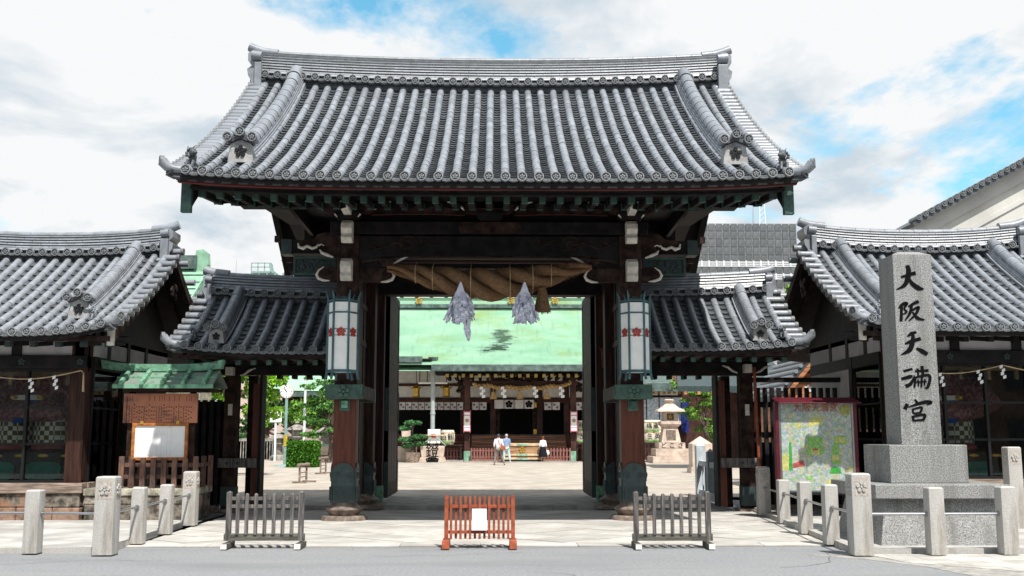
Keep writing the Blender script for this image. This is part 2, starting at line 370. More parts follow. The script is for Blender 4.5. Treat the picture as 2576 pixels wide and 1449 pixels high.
mat('bag_leather', (0.32, 0.09, 0.025), 0.5, 0.4)
mat('shoe_brown', (0.28, 0.09, 0.03), 0.5, 0.4)
mat('hedge', (0.065, 0.20, 0.015), 0.6, 0.3, island=.45, var=.2)
mat('pole_green', (0.20, 0.32, 0.30), 0.5, 0.4, var=.06)
mat('white_metal', (0.66, 0.68, 0.70), 0.4, 0.4, var=.03)
mat('shrine_stone', (0.26, 0.25, 0.22), 0.9, 0.15, var=.2, nscale=3, bump=.3)
mat('sand_wall', (0.50, 0.40, 0.35), 0.9, 0.1, var=.06, nscale=.8)
mat('map_yellow2', (0.45, 0.34, 0.03), 0.6, 0.3)
mat('pine_light', (0.09, 0.22, 0.05), 0.7, 0.2, island=.4, var=.2)
mat('leaf_bright', (0.17, 0.36, 0.02), 0.6, 0.3, island=.4, var=.2, nscale=2)
mat('pane_dark', (0.03, 0.04, 0.05), 0.15, 0.5)
mat('white_wall', (0.62, 0.60, 0.57), 0.85, 0.2, var=.05, nscale=1)
mat('copper_mint', (0.22, 0.40, 0.28), 0.6, 0.3, var=.12, nscale=2)
mat('panel_core', (0.30, 0.32, 0.33), 0.6, 0.3)
mat('panel', (0.11, 0.12, 0.125), 0.45, 0.4, island=.18, var=.2, nscale=.6, spots=((0.16, 0.14, 0.12), 1.2, .62, .75))
mat('plaster_warm', (0.50, 0.49, 0.46), 0.85, 0.2, var=.05, nscale=.7, spots=((0.40, 0.38, 0.35), .6, .58, .8))
mat('white_stone', (0.50, 0.55, 0.58), 0.7, 0.3, var=.06)
mat('iron', (0.09, 0.075, 0.08), 0.6, 0.4)
mat('brick_far', (0.24, 0.17, 0.13), 0.85, 0.2, var=.15, nscale=1)
mat('grey_far', (0.26, 0.26, 0.25), 0.85, 0.2, var=.1, nscale=1)
# ============================================================ ground
gnd = MB().grid(lambda a, b: (-600 + 1200 * a, -60 + 1260 * b, -.012), 4, 4).build('ground', 'asphalt', None)
tag(gnd, kind='structure')
rd = MB().grid(lambda a, b: (-60 + 120 * a, -40 + 54.9 * b, 0.0), 4, 4).build('road', 'asphalt', None); tag(rd, kind='structure')
ct = MB().grid(lambda a, b: (-70 + 140 * a, 26.6 + 180 * b, .06), 4, 4).build('courtyard', 'gravel', None); tag(ct, kind='structure')
# raked paving in front of the gate: diagonal flagstones, each its own slab
pv = MB().box(-5.45, 5.35, 15.56, 23.04, -.3, -.012).build('paving', 'joint', None); tag(pv, kind='structure')
def clip(poly, f):
    out = []
    for i, p in enumerate(poly):
        q = poly[(i + 1) % len(poly)]; a, b = f(p), f(q)
        if a >= 0: out.append(p)
        if (a >= 0) != (b >= 0):
            t = a / (a - b); out.append((p[0] + (q[0] - p[0]) * t, p[1] + (q[1] - p[1]) * t))
    return out
SL = 0.92
for i in range(-14, 15):
    for j in range(-14, 15):
        cx, cy = (i - j) * SL * .62, 19.3 + (i + j) * SL * .5
        g_ = .016
        poly = [(cx - SL * .62 + g_, cy), (cx, cy - SL * .5 + g_), (cx + SL * .62 - g_, cy), (cx, cy + SL * .5 - g_)]
        for f in (lambda p: p[0] + 5.33 + (23 - p[1]) * -.02, lambda p: 5.16 + (p[1] - 15.6) * .075 - p[0], lambda p: p[1] - 16.02, lambda p: 23.0 - p[1]):
            if poly: poly = clip(poly, f)
        if len(poly) >= 3:
            ar = abs(sum(poly[k][0] * poly[(k + 1) % len(poly)][1] - poly[(k + 1) % len(poly)][0] * poly[k][1] for k in range(len(poly)))) / 2
            if ar > .02:
                MB().prism(poly, 'z', -.05, random.uniform(-.003, .003)).build('flagstone', 'paving_stone', pv)
x = -5.33
while x < 5.1:
    w = random.uniform(.8, 1.5); b = min(x + w, 5.16)
    MB().box(x + .005, b - .005, 15.58, 16.0, -.05, random.uniform(.001, .005)).build('edge_stone', 'paving_stone', pv); x = b

# ------------------------------------------------------------ roof tiles
def barrel_mb(r, L, n=8):
    m = MB(); vs = []
    for (y, k) in ((-L / 2, 1.025), (L / 2, 0.985)):
        for i in range(n + 1):
            a = math.pi * i / n
            vs.append((r * k * math.cos(a), y, r * k * math.sin(a)))
        
    fs = [(i, i + 1, n + 1 + i + 1, n + 1 + i) for i in range(n)] + [tuple(range(n, -1, -1))]
    return m.add(vs, fs)
def pan_mb(sp, L, d, th, n=5):
    m = MB(); vs = []
    for (y, up) in ((-L / 2, th), (L / 2, 0.0)):
        for i in range(n + 1):
            q = -1 + 2 * i / n
            vs.append((q * sp / 2, y, -d * (1 - q * q) + up))
    for i in range(n + 1):
        q = -1 + 2 * i / n
        vs.append((q * sp / 2, -L / 2, -d * (1 - q * q)))
    k = n + 1
    fs = [(i, i + 1, k + i + 1, k + i) for i in range(n)] + [(2 * k + i, 2 * k + i + 1, i + 1, i) for i in range(n)]
    return m.add(vs, fs)
def disc_mb(r, n=20, th=0.035):      # round eave end with rim and plum crest, faces -Y
    m = MB()
    def ring(rr, y): return [(rr * math.cos(2 * math.pi * k / n), y, rr * math.sin(2 * math.pi * k / n)) for k in range(n)]
    rings = [ring(r, th), ring(r, -th), ring(r * .80, -th), ring(r * .77, -th * .2)]
    vs = [p for q in rings for p in q]
    fs = [(j * n + k, j * n + (k + 1) % n, (j + 1) * n + (k + 1) % n, (j + 1) * n + k) for j in range(3) for k in range(n)] + [tuple(range(3 * n, 4 * n))]
    m.add(vs, fs)
    crest(m, (0, -th * .2, 0), r * .62, th * .8, 7)
    return m
def crest(m, c, R_, th, n=10):       # plum blossom: five petals round a heart, faces -Y
    for i in range(6):
        a = math.pi / 2 + 2 * math.pi * i / 5
        cx, cz, rr = (0, 0, R_ * .25) if i == 5 else (R_ * .62 * math.cos(a), R_ * .62 * math.sin(a), R_ * .36)
        k0 = [(c[0] + cx + rr * math.cos(2 * math.pi * k / n), c[1], c[2] + cz + rr * math.sin(2 * math.pi * k / n)) for k in range(n)]
        k1 = [(c[0] + cx + rr * .85 * math.cos(2 * math.pi * k / n), c[1] - th, c[2] + cz + rr * .85 * math.sin(2 * math.pi * k / n)) for k in range(n)]
        m.add(k0 + k1, [(k, (k + 1) % n, n + (k + 1) % n, n + k) for k in range(n)] + [tuple(range(n, 2 * n))])
    return m
def eave_pan_mb(sp, n=6):            # hanging front edge of a pan tile
    m = MB(); vs = []
    for y, dz in ((-0.02, 0.0), (-0.02, -0.055), (0.10, -0.055), (0.10, 0.0)):
        for i in range(n + 1):
            q = -1 + 2 * i / n
            vs.append((q * sp * .5, y, dz * (1 - .35 * q * q) - 0.035 * (1 - q * q) + 0.012))
    k = n + 1
    fs = [(a * k + i, a * k + i + 1, ((a + 1) % 4) * k + i + 1, ((a + 1) % 4) * k + i) for a in range(4) for i in range(n)]
    for z in (-0.012, -0.034):
        vs2 = []
        for y2, e in ((-0.028, .006), (-0.028, -.006)):
            for i in range(n + 1):
                q = -.8 + 1.6 * i / n
                vs2.append((q * sp * .5, y2, z + e - 0.035 * (1 - q * q) + 0.012))
        o = len(vs); vs += vs2
        fs += [(o + i, o + i + 1, o + k + i + 1, o + k + i) for i in range(n)]
    return m.add(vs, fs)
class Roof:
    """Tiled saddle roof with its ridge along X; front slope falls towards -Y."""
    def __init__(s, T, x0, x1, ye, yr, ze, zr, sp, r, nbar, npan, a=0.62, sori=0.12, rsori=0.12, taper=0.0, cx=None, rows=None, overx=0.16, thick=0.16):
        s.T, s.x0, s.x1, s.ye, s.yr, s.ze, s.zr, s.sp, s.r = T, x0, x1, ye, yr, ze, zr, sp, r
        s.a, s.sori, s.rsori, s.taper = a, sori, rsori, taper
        s.cx = (x0 + x1) / 2 if cx is None else cx
        s.hw = max(abs(x1 - s.cx), abs(x0 - s.cx))
        n = int(round((x1 - x0) / sp))
        s.rows = [x0 + (x1 - x0) * i / n for i in range(n + 1)]
        sp = s.sp = (x1 - x0) / n
        # closed shell under the tiles, both slopes
        m = MB(); NX, NT = 14, 10
        ex = overx
        def sh(i, j, dz):
            x = x0 - ex + (x1 - x0 + 2 * ex) * i / NX
            t = -1 + 2 * j / (2 * NT) * 1.0 if False else (-1 + j / NT)
            tt = 1 - abs(t)
            p = s.pt(x, tt)
            y = p[1] if t <= 0 else 2 * s.yr - p[1]
            return (p[0], y, p[2] + dz)
        W = NX + 1; Hn = 2 * NT + 1
        vs = [sh(i, j, -0.045) for j in range(Hn) for i in range(W)] + [sh(i, j, -thick) for j in range(Hn) for i in range(W)]
        o = W * Hn
        fs = [(j * W + i, j * W + i + 1, (j + 1) * W + i + 1, (j + 1) * W + i) for j in range(Hn - 1) for i in range(NX)]
        fs += [(o + (j + 1) * W + i, o + (j + 1) * W + i + 1, o + j * W + i + 1, o + j * W + i) for j in range(Hn - 1) for i in range(NX)]
        fs += [(j * W, (j + 1) * W, o + (j + 1) * W, o + j * W) for j in range(Hn - 1)] + [(j * W + NX, o + j * W + NX, o + (j + 1) * W + NX, (j + 1) * W + NX) for j in range(Hn - 1)]
        fs += [(i, o + i, o + i + 1, i + 1) for i in range(NX)] + [((Hn - 1) * W + i, (Hn - 1) * W + i + 1, o + (Hn - 1) * W + i + 1, o + (Hn - 1) * W + i) for i in range(NX)]
        m.add(vs, fs)
        s.part = m.build('roof', 'wood_black', T)
        # slope length table
        N = 200; ln = [0.0]
        for k in range(N):
            p, q = s.yz(k / N), s.yz((k + 1) / N)
            ln.append(ln[-1] + math.hypot(q[0] - p[0], q[1] - p[1]))
        s.len = ln[-1]
        s.tab = ln
        # barrel tiles
        Lb = s.len / nbar
        proto = barrel_mb(r, Lb + 0.012)
        me = proto.mesh('barrel_tile', 'tile', smooth=True)
        rest = MB(); cnt = 0
        lift = r * 0.12
        for j in range(nbar):
            t = s.tl((j + 0.5) * Lb)
            for x in s.rows:
                if cnt < 300:
                    s.put(me, 'barrel_tile', x, t, lift); cnt += 1
                else: rest.put(proto, s.mx(x, t, lift))
        if rest.v: tag(rest.build('upper_barrel_tiles', 'tile', s.part, smooth=True, fix=False), kind='stuff')
        # pan tiles
        Lp = s.len / npan
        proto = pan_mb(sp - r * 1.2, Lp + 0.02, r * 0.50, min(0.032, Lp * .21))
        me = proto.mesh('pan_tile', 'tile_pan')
        rest = MB(); cnt = 0
        for j in range(npan):
            t = s.tl((j + 0.5) * Lp)
            for xa, xb in zip(s.rows, s.rows[1:]):
                x = (xa + xb) / 2
                if cnt < 300:
                    s.put(me, 'pan_tile', x, t, 0.012); cnt += 1
                else: rest.put(proto, s.mx(x, t, 0.012))
        if rest.v: tag(rest.build('upper_pan_tiles', 'tile_pan', s.part, fix=False), kind='stuff')
        # eave ends
        s.disc = disc_mb(r * 1.12).mesh('eave_disc', 'tile_disc', smooth=True)
        ang = s.ang(0.0)
        for x in s.rows:
            p = s.pt(x, 0.0)
            place(s.disc, 'eave_disc', s.part, (p[0], p[1] - 0.03, p[2] + lift + r * .25), (-0.12, 0, 0))
        em = eave_pan_mb(sp).mesh('eave_pan', 'tile_disc', smooth=True)
        for xa, xb in zip(s.rows, s.rows[1:]):
            p = s.pt((xa + xb) / 2, 0.0)
            place(em, 'eave_pan', s.part, (p[0], p[1] - 0.02, p[2] + 0.015))
        # back slope: long barrels
        back = MB()
        for x in s.rows:
            pts = []
            for k in range(9):
                q = s.pt(x, k / 8); pts.append((q[0], 2 * s.yr - q[1], q[2] + 0.01))
            back.tube(pts, r, 6)
        tag(back.build('rear_barrel_tiles', 'tile', s.part, smooth=True), kind='stuff')
    def g(s, t): return s.a * t + (1 - s.a) * t * t
    def yz(s, t): return s.ye + (s.yr - s.ye) * t, s.ze + (s.zr - s.ze) * s.g(t)
    def tl(s, L):
        for k in range(len(s.tab) - 1):
            if s.tab[k + 1] >= L:
                f = (L - s.tab[k]) / max(1e-9, s.tab[k + 1] - s.tab[k]); return (k + f) / (len(s.tab) - 1)
        return 1.0
    def ang(s, t):
        return math.atan2((s.zr - s.ze) * (s.a + 2 * (1 - s.a) * t), s.yr - s.ye)
    def pt(s, x, t):
        y, z = s.yz(t); q = abs(x - s.cx) / s.hw
        z += s.sori * q ** 4 * (1 - t) ** 1.3 + s.rsori * q ** 2.2 * t
        return Vector((s.cx + (x - s.cx) * (1 - s.taper * t), y, z))
    def mx(s, x, t, lift):
        p = s.pt(x, t); a = s.ang(t)
        return Matrix.Translation(p + Vector((0, -math.sin(a), math.cos(a))) * lift) @ Matrix.Rotation(a + random.gauss(0, .008), 4, 'X') @ Matrix.Rotation(random.gauss(0, .008), 4, 'Z') @ Matrix.Translation((random.gauss(0, .0025), 0, random.gauss(0, .0015)))
    def put(s, me, name, x, t, lift):
        p = s.pt(x, t); a = s.ang(t)
        return place(me, name, s.part, p + Vector((0, -math.sin(a), math.cos(a))) * lift + Vector((random.gauss(0, .0025), 0, random.gauss(0, .0015))), (a + random.gauss(0, .008), 0, random.gauss(0, .008)))
    def rz(s, x): return s.pt(x, 1.0)[2]
    # ------------------ ridge
    def ridge(s, xa, xb, h, w, layers, cap=0.085, discs=True, tl=0.36):
        T = s.T
        def zz(x):
            q = abs(x - s.cx) / s.hw; return s.zr + s.rsori * q ** 2.2
        core = MB(); n = 16
        def zc(i): return xa + (xb - xa) * i / n
        vs = []
        for i in range(n + 1):
            x = zc(i); b = zz(x)
            vs += [(x, s.yr - w / 2 + .03, b - .15), (x, s.yr + w / 2 - .03, b - .15), (x, s.yr + w / 2 - .03, b + h - .02), (x, s.yr - w / 2 + .03, b + h - .02)]
        fs = [(i * 4 + k, i * 4 + (k + 1) % 4, i * 4 + 4 + (k + 1) % 4, i * 4 + 4 + k) for i in range(n) for k in range(4)] + [(3, 2, 1, 0), (n * 4, n * 4 + 1, n * 4 + 2, n * 4 + 3)]
        core.add(vs, fs)
        rg = core.build('ridge', 'tile_dark', T)
        z0 = 0.10
        lh = (h - z0) / layers
        for k in range(layers):
            m = MB(); x = xa + (0.5 if k % 2 else 0.0) * tl - (tl if k % 2 else 0)
            big = k == 0
            ww = w / 2 + (0.035 if big else 0.0) - 0.004 * k
            while x < xb - .01:
                a, b = max(x + .004, xa), min(x + tl - .004, xb)
                if b - a > .03:
                    za, zb = zz(a) + z0 + k * lh, zz(b) + z0 + k * lh
                    top = lh * (.62 if not big else .8)
                    f = .55
                    m.hexa([(a, s.yr - ww, za), (b, s.yr - ww, zb), (b, s.yr + ww, zb), (a, s.yr + ww, za), (a, s.yr - ww * 1.0 + .02, za + top), (b, s.yr - ww + .02, zb + top), (b, s.yr + ww - .02, zb + top), (a, s.yr + ww - .02, za + top)])
                x += tl
            tag(m.build('ridge_course', 'tile', rg), kind='stuff')
        # cap barrels along X
        m = MB(); x = xa
        while x < xb - .02:
            b = min(x + tl * .9, xb)
            m.tube([(x + .002, s.yr, zz(x) + h), (b - .003, s.yr, zz(b) + h)], [cap, cap * .93], 10)
            x += tl * .9
        tag(m.build('ridge_cap', 'tile', rg, smooth=True), kind='stuff')
        if discs:
            me = disc_mb(s.r * 1.12).mesh('ridge_disc', 'tile_disc', smooth=True)
            em = eave_pan_mb(s.sp).mesh('ridge_pan', 'tile_disc', smooth=True)
            for x in s.rows:
                xx = s.cx + (x - s.cx) * (1 - s.taper)
                if xa - .1 < xx < xb + .1: place(me, 'ridge_disc', rg, (xx, s.yr - w / 2 - .10, zz(xx) + .045))
            for p, q in zip(s.rows, s.rows[1:]):
                xx = s.cx + ((p + q) / 2 - s.cx) * (1 - s.taper)
                if xa < xx < xb: place(em, 'ridge_pan', rg, (xx, s.yr - w / 2 - .09, zz(xx) + .035))
        return rg
    # ------------------ ridge running down the slope at x, from t1 (top) to t0, ending in a crest block
    def down_ridge(s, x, t0, t1, w, h, oni=0.26, top_rise=0.0):
        T = s.T
        N = 14
        prof = [(-w * .62, 0.0), (-w * .62, h * .18), (-w * .5, h * .20), (-w * .5, h * .36), (-w * .46, h * .38), (-w * .46, h * .52), (-w * .42, h * .54), (-w * .42, h * .70), (-w * .36, h * .72), (-w * .26, h * .93), (0, h), (w * .26, h * .93), (w * .36, h * .72), (w * .42, h * .70), (w * .42, h * .54), (w * .46, h * .52), (w * .46, h * .38), (w * .5, h * .36), (w * .5, h * .20), (w * .62, h * .18), (w * .62, 0.0)]
        k = len(prof)
        def frame(t):
            p = s.pt(x, t); a = s.ang(t)
            p = p + Vector((0, 0, top_rise * max(0, (t - .8) / .2) ** 2))
            return p, Vector((0, -math.sin(a), math.cos(a)))
        m = MB(); vs = []
        for i in range(N + 1):
            t = t0 + (t1 - t0) * i / N; p, n = frame(t)
            vs += [p + Vector((q[0], 0, 0)) + n * q[1] for q in prof]
        fs = [(i * k + j, i * k + j + 1, (i + 1) * k + j + 1, (i + 1) * k + j) for i in range(N) for j in range(k - 1)] + [tuple(range(k)), tuple(range(N * k + k - 1, N * k - 1, -1))]
        m.add(vs, fs)
        dr = m.build('descending_ridge', 'tile', T, smooth=True)
        # cap tiles, one by one
        nc = max(6, int(s.len * (t1 - t0) / 0.30))
        La = s.len * (t1 - t0) / nc
        bm_ = barrel_mb(w * .40, La + .015)
        me = bm_.mesh('cap_tile', 'tile', smooth=True)
        for i in range(nc):
            t = t0 + (t1 - t0) * (i + .5) / nc; p, n = frame(t)
            place(me, 'cap_tile', dr, p + n * (h * .78), (s.ang(t) + top_rise * .5 * (t > .85), 0, 0))
        # crest block
        p, n = frame(t0)
        o = oni; y0 = p.y - .10; zb = p.z - .03
        b = MB().prism([(p.x - o * .58, zb), (p.x + o * .58, zb), (p.x + o * .47, zb + o * .86), (p.x, zb + o * 1.06), (p.x - o * .47, zb + o * .86)], 'y', y0 - .06, y0 + .12)
        ob = b.build('crest_block', 'plaster_oni', dr)
        crest_m = crest(MB(), (p.x, y0 - .061, zb + o * .50), o * .30, .025, 12)
        crest_m.build('plum_crest', 'black', dr, smooth=True)
        rf = MB().prism([(p.x - o * .56, zb + o * .86), (p.x, zb + o * 1.08), (p.x + o * .56, zb + o * .86), (p.x + o * .56, zb + o * 1.02), (p.x, zb + o * 1.26), (p.x - o * .56, zb + o * 1.02)], 'y', y0 - .12, y0 + .12)
        rf.build('crest_roof', 'tile_pan', dr)
        for dx_, dz_ in ((-.56, 1.12), (0, 1.38), (.56, 1.12)):
            place(s.disc, 'crest_disc', dr, (p.x + dx_ * o, y0 - .15, zb + dz_ * o))
            MB().cyl((p.x + dx_ * o, y0 - .02, zb + dz_ * o), 'y', s.r * .9, .26, 10).build('crest_barrel', 'tile', dr, smooth=True)
        return dr
    # ------------------ verge: short barrels lying across the edge, side +1 right, -1 left
    def verge(s, side, n, xin, L=0.30, r=None, tmax=0.97):
        r = r or s.r
        me = MB().tube([(-.5 * L * side, 0, 0), (.5 * L * side, 0, 0)], [r * .95, r], 10).mesh('verge_tile', 'tile', smooth=True)
        dm = s.disc
        for i in range(n):
            t = 0.03 + (tmax - .03) * i / (n - 1)
            p = s.pt(xin, t)
            place(me, 'verge_tile', s.part, (p.x + side * L / 2, p.y, p.z + .03), (s.ang(t), 0, 0))
            place(dm, 'verge_disc', s.part, (p.x + side * L, p.y, p.z + .03), (0, 0, R(90) * side))
            q = s.pt(xin, t); y2 = 2 * s.yr - q.y
            if i % 2 == 0: place(me, 'verge_tile', s.part, (p.x + side * L / 2, y2, p.z + .03), (-s.ang(t), 0, 0))
    # ------------------ corner: upswept tip
    def corner(s, side, xin, r, out=.42, up=.26):
        p = s.pt(xin, 0.0)
        pts = [(p.x - side * .10, p.y + .05, p.z + .03), (p.x + side * out * .35, p.y - .02, p.z + .03), (p.x + side * out * .7, p.y - .06, p.z + up * .4), (p.x + side * out, p.y - .08, p.z + up)]
        c = MB().tube(pts, [r * .8, r * .85, r * .95, r * 1.05], 10).build('corner_tile', 'tile', s.part, smooth=True)
        for k in (1, 2, 3):
            q = [(a, b + .01, z - .045 * k) for a, b, z in pts]
            q[3] = (q[3][0] - side * .06 * k, q[3][1], q[3][2])
            MB().tube(q, r * .42, 6).build('corner_course', 'tile_pan', s.part, smooth=True)
        a = math.atan2(up * .6, out * .3)
        place(s.disc, 'corner_disc', s.part, (p.x + side * (out + .008), p.y - .085, p.z + up + .012), (0, -side * a * .0, R(62) * side))
    # ------------------ bargeboard under the verge
    def barge(s, side, x, th, drop0, depth, y0, cap='copper', capw=.06, matname='wood_dark'):
        n = 18; up = []; lo = []
        for i in range(n + 1):
            y = y0 + (s.yr - y0) * i / n
            t = (y - s.ye) / (s.yr - s.ye)
            z = s.pt(x, max(t, 0))[2]
            wd = depth * (1.0 - .38 * min(1, i / n * 4) ** .7)
            up.append((y, z - drop0)); lo.append((y, z - drop0 - wd + (0 if i else 0)))
        poly = up + [(2 * s.yr - y, z) for y, z in up[-2::-1]] + [(2 * s.yr - y, z) for y, z in lo] + lo[-2::-1]
        b = MB().prism(poly, 'x', x - th / 2, x + th / 2).build('bargeboard', matname, s.T)
        if cap:
            y, zt = up[0]; zl = lo[0][1]
            MB().hexa([(x - th / 2 - .01, y - .02, zl - .02), (x + th / 2 + .01, y - .02, zl - .02), (x + th / 2 + .01, y + capw, zl - .02), (x - th / 2 - .01, y + capw, zl - .02), (x - th / 2 - .01, y - .02, zt), (x + th / 2 + .01, y - .02, zt), (x + th / 2 + .01, y + capw, zt), (x - th / 2 - .01, y + capw, zt)]).build('board_cap', cap, b)
        return b
    # ------------------ end of the main ridge
    def ridge_end(s, side, x, h, w, k=1.0):
        T = s.T; z = s.zr + s.rsori * (abs(x - s.cx) / s.hw) ** 2.2; y = s.yr
        m = MB()
        prof = [(0, -.45), (.10, -.45), (.16, -.28), (.13, -.12), (.19, -.02), (.21, .10), (.12, .17), (.20, .26), (.20, .40), (.10, .46), (0, .46)]
        poly = [(x + side * a * k, z + b * k + .02) for a, b in prof]
        m.prism(poly, 'y', y - w * .72, y + w * .72)
        o = m.build('ridge_end_tile', 'tile', T, smooth=True)
        for yy in (y - w * .8, y + w * .8):
            MB().tube([(x - side * .06 * k, yy, z + .34 * k), (x + side * .12 * k, yy, z + .36 * k)], .085 * k, 12).build('end_scroll', 'tile', o, smooth=True)
            MB().box(x - .06 * k, x + .12 * k * side if side > 0 else x + .06 * k, yy - .05 * k, yy + .05 * k, z - .26 * k, z + .22 * k).build('end_block', 'plaster' if False else 'tile', o, bev=.012)
            MB().tube([(x - side * .10 * k, yy - .06 * k, z - .30 * k), (x + side * .16 * k, yy - .06 * k, z - .30 * k)], .065 * k, 10).build('end_barrel', 'tile', o, smooth=True)
        pts = [(x - side * .34, y, z + h + .0), (x - side * .05, y, z + h + .03), (x + side * .10 * k, y, z + h + .07 * k), (x + side * .24 * k, y, z + h + .13 * k)]
        MB().tube(pts, [.10, .105, .105, .10], 12).build('ridge_horn', 'tile', o, smooth=True)
        return o
def lion(T, c, k, mat_='tile_dark', flip=1):          # guardian figure crouching on the corner
    m = MB(); x, y, z = c
    E = lambda dx, dy, dz, a, b, d: m.ell((x + dx * k * flip, y + dy * k, z + dz * k), a * k, b * k, d * k, 8, 6)
    E(0, .10, .12, .13, .22, .12); E(-.02, -.06, .24, .10, .11, .16); E(-.05, -.16, .42, .11, .12, .12); E(-.13, -.24, .40, .07, .08, .06)
    E(.02, .28, .28, .06, .07, .16); E(.04, .30, .42, .08, .06, .08)
    for a in range(9):
        t = a * .7; E(.02 + .11 * math.cos(t), -.12 + .05 * math.sin(t * 2), .42 + .12 * math.sin(t), .045, .05, .045)
    for dx in (-.08, .08):
        m.tube([(x + dx * k, y - .16 * k, z + .22 * k), (x + (dx - .03) * k, y - .24 * k, z)], [.045 * k, .04 * k], 6)
        m.tube([(x + dx * k, y + .16 * k, z + .12 * k), (x + dx * 1.5 * k, y + .12 * k, z)], [.06 * k, .05 * k], 6)
    for dx in (-.06, .05):
        m.tube([(x + (dx - .04) * k, y - .14 * k, z + .50 * k), (x + dx * 1.6 * k, y - .12 * k, z + .62 * k)], [.03 * k, .01 * k], 5)
    E(0, .06, -.02, .26, .34, .05)
    return m.build('lion_ornament', mat_, T, smooth=True)

# ============================================================ the great gate
GATE = thing('shrine_gate', 'great dark timber shrine gate with sweeping grey tiled roof, doors open inward', 'gate', (0, 22, 0))
CXG, CYF, CYR = 2.775, 20.42, 23.4          # columns: half span, front row, rear row
gr = Roof(GATE, -5.04, 5.04, 17.0, 22.0, 5.85, 9.13, 0.28, 0.073, 22, 42, a=0.70, sori=0.10, rsori=0.16, taper=0.035)
gr.ridge(-4.98, 4.98, 0.60, 0.42, 8)
for sd in (-1, 1):
    gr.down_ridge(sd * 4.35, 0.17, 0.985, 0.34, 0.30, oni=0.38, top_rise=0.10)
    gr.verge(sd, 30, sd * 5.04)
    gr.corner(sd, sd * 5.14, 0.085, .28, .15)
    gr.barge(sd, sd * 5.16, 0.15, 0.20, 0.60, 17.46, 'copper', .09, 'wood_black')
    gr.ridge_end(sd, sd * 5.0, 0.60, 0.46, 1.2)
    lion(GATE, (sd * 5.02, 17.25, 6.06), 0.62, 'tile_dark', sd)
# fascia under the eave, a bent strip of boards
def eave_strip(T, rf, x0, x1, y0, y1, d0, d1, name, matn, n=20):
    m = MB(); vs = []
    for i in range(n + 1):
        x = x0 + (x1 - x0) * i / n; z = rf.pt(x, 0)[2]
        vs += [(x, y0, z - d1), (x, y1, z - d1), (x, y1, z - d0), (x, y0, z - d0)]
    fs = [(i * 4 + k, i * 4 + (k + 1) % 4, i * 4 + 4 + (k + 1) % 4, i * 4 + 4 + k) for i in range(n) for k in range(4)] + [(3, 2, 1, 0), (n * 4, n * 4 + 1, n * 4 + 2, n * 4 + 3)]
    m.add(vs, fs); return m.build(name, matn, T)
eave_strip(GATE, gr, -5.2, 5.2, 17.06, 17.16, 0.03, 0.17, 'fascia_board', 'fascia')
eave_strip(GATE, gr, -5.09, 5.09, 17.40, 17.52, 0.14, 0.19, 'eave_beam', 'wood_black')
# rafters, two tiers, shallow
def rafter(T, x, y0, z0, y1, z1, w, h, cap='copper'):
    a = MB().hexa([(x - w, y0, z0 - h), (x + w, y0, z0 - h), (x + w, y1, z1 - h), (x - w, y1, z1 - h), (x - w, y0, z0), (x + w, y0, z0), (x + w, y1, z1), (x - w, y1, z1)]).build('rafter', 'wood_black', T)
    e = .008
    sl = (z1 - z0) / (y1 - y0); q = y0 + .12
    MB().hexa([(x - w - e, y0 - .012, z0 - h - e), (x + w + e, y0 - .012, z0 - h - e), (x + w + e, q, z0 - h - e + sl * .12), (x - w - e, q, z0 - h - e + sl * .12), (x - w - e, y0 - .012, z0 + e), (x + w + e, y0 - .012, z0 + e), (x + w + e, q, z0 + e + sl * .12), (x - w - e, q, z0 + e + sl * .12)]).build('copper_end', cap, a)
    return a
nr = 33
for i in range(nr):
    x = -4.95 + 9.9 * i / (nr - 1)
    z = gr.pt(x, 0)[2]
    rafter(GATE, x, 17.62, z - .155, 18.9, z - .02, .045, .115, 'copper')
    rafter(GATE, x, 18.62, z - .07, 20.6, z + .43, .045, .115, 'copper')
# soffit boards over the rafters
m = MB(); n = 16; vs = []
for i in range(n + 1):
    x = -5.1 + 10.2 * i / n; z = gr.pt(x, 0)[2]
    kx = .90
    vs += [(x, 17.2, z - .09), (x, 18.9, z + .04), (x, 20.7, z + .52), (x * kx, 23.4, 5.80 + .56), (x * kx, 26.6, 5.68)]
m.add(vs, [(i * 5 + k, i * 5 + k + 1, i * 5 + 5 + k + 1, i * 5 + 5 + k) for i in range(n) for k in range(4)])
m.build('soffit', 'wood_black', GATE, fix=False)
# rear rafters seen at the verge from below
for sd in (-1, 1):
    for k in range(5):
        MB().box(sd * 4.9 - .06 + .0, sd * 4.9 + .06, 23.6 + k * .7, 23.72 + k * .7, 6.0 - k * .12, 6.14 - k * .12).build('verge_purlin', 'wood_dark', GATE)
